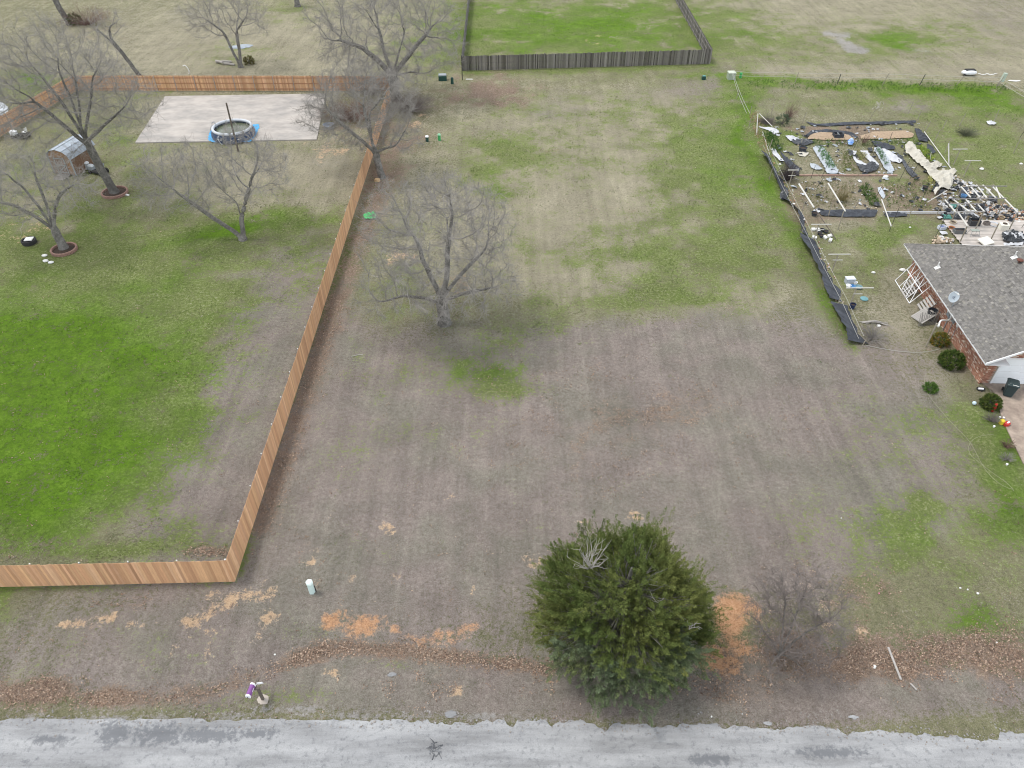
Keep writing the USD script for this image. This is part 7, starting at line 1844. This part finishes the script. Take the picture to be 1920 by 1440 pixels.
# wheelie bin
p = G(1887, 741); p[2] = .075
wb = thing('wheelie_bin', 'dark green wheelie bin standing before the white garage door', 'bin', loc=p)
wr = -.45
q = lambda m: (rotz(m[0], wr) + p, m[1])
M_bin = pm('bin_green_black', (.020, .036, .038), .45, .12, 6, spec=.4)
part(wb, 'body', q(cbox((0, 0, .53), (.66, .74, .95), 0, .05, .78)), M_bin)
ld = part(wb, 'lid', q(cat([cbox((0, -.02, 1.04), (.72, .84, .09), 0, .05), cbox((0, -.05, 1.10), (.5, .5, .05), 0, .04)])), M_bin)
part(ld, 'label', q(box((.1, -.36, 1.0905), (.36, .05, .006))), M_offwhite)
part(wb, 'handle', q(tube([(-.26, .46, 1.0), (.26, .46, 1.0)], .022, 7)), M_bin)
for sx in (-1, 1):
    part(wb, 'wheel', q(move(tilt(lathe([(0, -.035), (.12, -.035), (.14, 0), (.12, .035), (0, .035)], 14), [0, 1, 0], math.pi / 2), (sx * .30, .34, .14))), M_dark)
part(wb, 'sticker', q(cat([box((.12, -.335, .84), (.22, .012, .1)), box((-.16, -.325, .72), (.1, .012, .05))])), M_offwhite)
# small things on the strip by the drive
p = G(1838, 731)
t = thing('planter_tyre', 'small black oval tray holding a white tube at the house corner', 'tray', loc=p)
part(t, 'tray', lathe([(.22, 0), (.3, .1), (.26, .12), (.2, .05), (0, .05)], 18, p, 1.0, .7), M_dark); part(t, 'white_tube', tube([p + [-.16, .02, .1], p + [.16, -.02, .1]], .07, 8), M_white)
p = G(1825, 759)
single('garden_globe', (lambda m: (m.vertices * .13 + p + [0, 0, .16], m.faces))(trimesh.creation.icosphere(2, 1.0)), pm('pale_blue_globe', (.45, .55, .62), .2, .1), 'pale blue garden globe left of the small round bush', 'globe', smooth=True)
M_red = pm('red_plastic', (.42, .035, .03), .45, .1); M_yel = pm('yellow_plastic', (.60, .46, .04), .45, .1)
p = G(1861, 771)
t = thing('garden_ornament', 'slim red figure ornament below the small round bush', 'ornament', loc=p)
part(t, 'body', lathe([(.11, 0), (.13, .2), (.08, .42), (.06, .5), (0, .5)], 10, p), M_red); part(t, 'top', lathe([(.07, .5), (.1, .58), (.06, .68), (0, .69)], 10, p), M_red)
p = G(1882, 797)
t = thing('toy_vehicle', 'red and yellow plastic toy with a white stripe beside the drive', 'toy', loc=p)
part(t, 'red_body', cbox(p + [.12, -.04, .16], (.36, .3, .26), .5, .06), M_red); part(t, 'yellow_cab', cbox(p + [-.14, .1, .2], (.26, .26, .34), .2, .05), M_yel); part(t, 'stripe', cbox(p + [.14, -.06, .31], (.22, .1, .05), .5, .02), M_white)
for (a, b_, lab) in ((1874, 784, 'left small white pot above the toy'), (1881, 785, 'right small white pot above the toy'), (1863, 801, 'white saucer in the grass left of the toy'), (1887, 872, 'small white stone under the lowest thorny bush')):
    p = G(a, b_)
    single('white_pot', lathe([(.05, 0), (.07, .12), (.05, .13), (0, .1)], 9, p), M_white, lab, 'pot')
p = G(1799, 650)
single('clay_pot', lathe([(.16, 0), (.22, .3), (.2, .32), (0, .25)], 12, p), pm('pink_clay', (.42, .2, .14), .7, .1), 'pinkish clay pot between the round bush and the wall', 'pot')

# ------------------------------------------------------------------ grass tufts and fallen leaves over the ground
M_grass = pm('grass_blades', (1, 1, 1), .85, .25, 6.0, spec=.1, island=.35, tint=True)
M_leaf = pm('fallen_oak_leaves', (1, 1, 1), .8, .2, 8.0, spec=.12, island=.45, tint=True)
KEEP_OUT = [px_poly([(254, 269), (310, 182), (612, 177), (594, 263)])[:, :2], np.array([WL(-.1, -.1)[:2], WL(30, -.1)[:2], WL(30, 13.9)[:2], WL(-.1, 13.9)[:2]]), np.array(DRIVE)[:, :2], DECK[:, :2]]


def scatter(n, y0, y1, seed):
    r = np.random.default_rng(seed)
    y = y0 + (y1 - y0) * r.random(n)
    half = .70 * (y * CS + CAM_H * SN) + 2
    x = (r.random(n) * 2 - 1) * half
    ok = np.ones(n, bool)
    for pg in KEEP_OUT:
        ok &= ~shapely.contains_xy(Polygon(pg), x, y)
    ok &= y > np.interp(x, xs, far_edge) + .05
    return x[ok], y[ok], r


def blades(x, y, r, h, wid, lean, per, cols, bases):
    """Tufts of per flat tapering blades."""
    n = len(x)
    a = r.random((n, per)) * 2 * np.pi
    off = r.random((n, per)) * .06
    bx, by = x[:, None] + off * np.cos(a), y[:, None] + off * np.sin(a)
    hh = h[:, None] * (.55 + .8 * r.random((n, per)))
    ln = lean * hh * (.4 + r.random((n, per)))
    t = a + np.pi / 2
    w = wid[:, None]
    b = np.stack([bx, by, np.broadcast_to(bases[:, None], bx.shape)], -1)
    s = np.stack([np.cos(t) * w, np.sin(t) * w, 0 * bx], -1)
    tip = b + np.stack([ln * np.cos(a), ln * np.sin(a), hh], -1)
    v = np.stack([b - s, b + s, tip], 2).reshape(-1, 3)
    return v, np.arange(len(v)).reshape(-1, 3), np.repeat(cols, per * 3, 0)


def mottle(x, y, s, seed):
    return meshkit.fbm(np.column_stack([x * s, y * s, 0 * x]), 4, seed) - .5


green_parts, dry_parts = [], []
for (n_, y0, y1, sc, sd) in ((62000, 14.2, 34, 1.0, 1), (52000, 34, 60, 1.35, 2), (70000, 60, 138, 2.1, 3)):
    x, y, r = scatter(n_, y0, y1, sd)
    w = weights(x, y)
    mt = mottle(x, y, 1.1, 31) * .9 + mottle(x, y, 4.5, 32) * .6
    bare = np.maximum(np.maximum(w[:, 4], w[:, 5]), w[:, 6]) + mt * 1.2 > .5
    gsc = w[:, 0] * (1 - .6 * np.clip(w[:, 7], 0, 1)) + mt * 2.0 + .35 * (r.random(len(x)) - .5)
    green = (gsc > .68) & ~bare
    dry = ~green & ~bare & (r.random(len(x)) < .75)
    hgt = (.035 + .05 * r.random(len(x))) * sc ** .6
    wd = .0085 * sc * (.7 + .6 * r.random(len(x)))
    bz = gz(x, y) - .01
    g = .5 + .5 * np.clip(mottle(x, y, .6, 41) * 3, -1, 1)[:, None]
    vv_ = np.clip(w[:, 8] + 1.4 * mottle(x, y, .35, 43), 0, 1)[:, None]
    gc = (np.array([.048, .098, .012]) * (1 - g) + np.array([.130, .215, .028]) * g) * vv_ + (np.array([.075, .105, .034]) * (1 - g) + np.array([.19, .22, .085]) * g) * (1 - vv_)
    gc = gc * (.55 + .9 * r.random(len(x)))[:, None]
    st = np.clip(w[:, 1] / (w[:, 1] + w[:, 2] + .15), 0, 1)[:, None]
    dc = np.array([.262, .225, .202]) * (1 - st) + np.array([.36, .335, .25]) * st
    dc = dc * (.5 + .85 * r.random(len(x)))[:, None]
    green_parts.append(blades(x[green], y[green], r, hgt[green], wd[green], .7, 4, gc[green], bz[green]))
    dry_parts.append(blades(x[dry], y[dry], r, hgt[dry] * .8, wd[dry], 1.1, 4, dc[dry], bz[dry]))


def joined(parts):
    v, f, n = [], [], 0
    for a, b, c in parts:
        v.append(a); f.append(b + n); n += len(a)
    return (np.vstack(v), np.vstack(f)), np.vstack([c for _, _, c in parts])


m_, c_ = joined(green_parts)
single('green_grass', m_, M_grass, 'green grass tufts over the lawns and along the fences', 'grass', loc=(0, 0, 0), kind='stuff', tint=c_)
m_, c_ = joined(dry_parts)
single('dormant_grass', m_, M_grass, 'dry tan and mauve dormant grass over the empty lot', 'grass', loc=(0, 0, 0), kind='stuff', tint=c_)

x, y, r = scatter(420000, 14.6, 48, 9)
x2, y2, r2 = scatter(150000, 48, 110, 10)
x, y = np.concatenate([x, x2]), np.concatenate([y, y2])
w = weights(x, y)[:, 3]
keep = r.random(len(x)) < np.clip(w + mottle(x, y, 1.6, 51) * 1.3 - .25, 0.0015, .95) * np.where(y > 48, .5, 1)
x, y = x[keep], y[keep]
if len(x) > 70000:
    x, y = x[:70000], y[:70000]
n_ = len(x); a = r.random(n_) * 6.283; s = (.028 + .026 * r.random(n_)) * np.where(y > 48, 1.5, 1)
c = np.column_stack([x, y, gz(x, y) + .02 + .05 * r.random(n_)])
u = np.column_stack([np.cos(a), np.sin(a), r.uniform(-.5, .5, n_)]) * s[:, None]
v_ = np.column_stack([-np.sin(a), np.cos(a), r.uniform(-.6, .6, n_)]) * s[:, None] * .62
lv = np.stack([c - u, c + v_, c + u, c - v_ + [0, 0, .018]], 1).reshape(-1, 3)
k = np.arange(n_)[:, None] * 4
lf = np.vstack([k + [0, 2, 1], k + [0, 3, 2]])
pal = np.array([[.31, .22, .16], [.22, .15, .11], [.40, .305, .23], [.13, .085, .065], [.26, .18, .13]])
lc = pal[r.integers(0, 5, n_)]
single('fallen_leaves', (lv, lf), M_leaf, 'brown and tan fallen oak leaves in drifts along the fence and ditch', 'leaves', loc=(0, 0, 0), kind='stuff', tint=np.repeat(lc, 4, 0))

if __import__('os').environ.get('COUNT_TRIS'):
    tot = {}
    for pr in stage.Traverse():
        if pr.IsA(UsdGeom.Mesh):
            k = str(pr.GetPath()).split('/')[2]; tot[k] = tot.get(k, 0) + len(UsdGeom.Mesh(pr).GetFaceVertexCountsAttr().Get())
    print(sum(tot.values()), sorted(tot.items(), key=lambda q: -q[1])[:16])
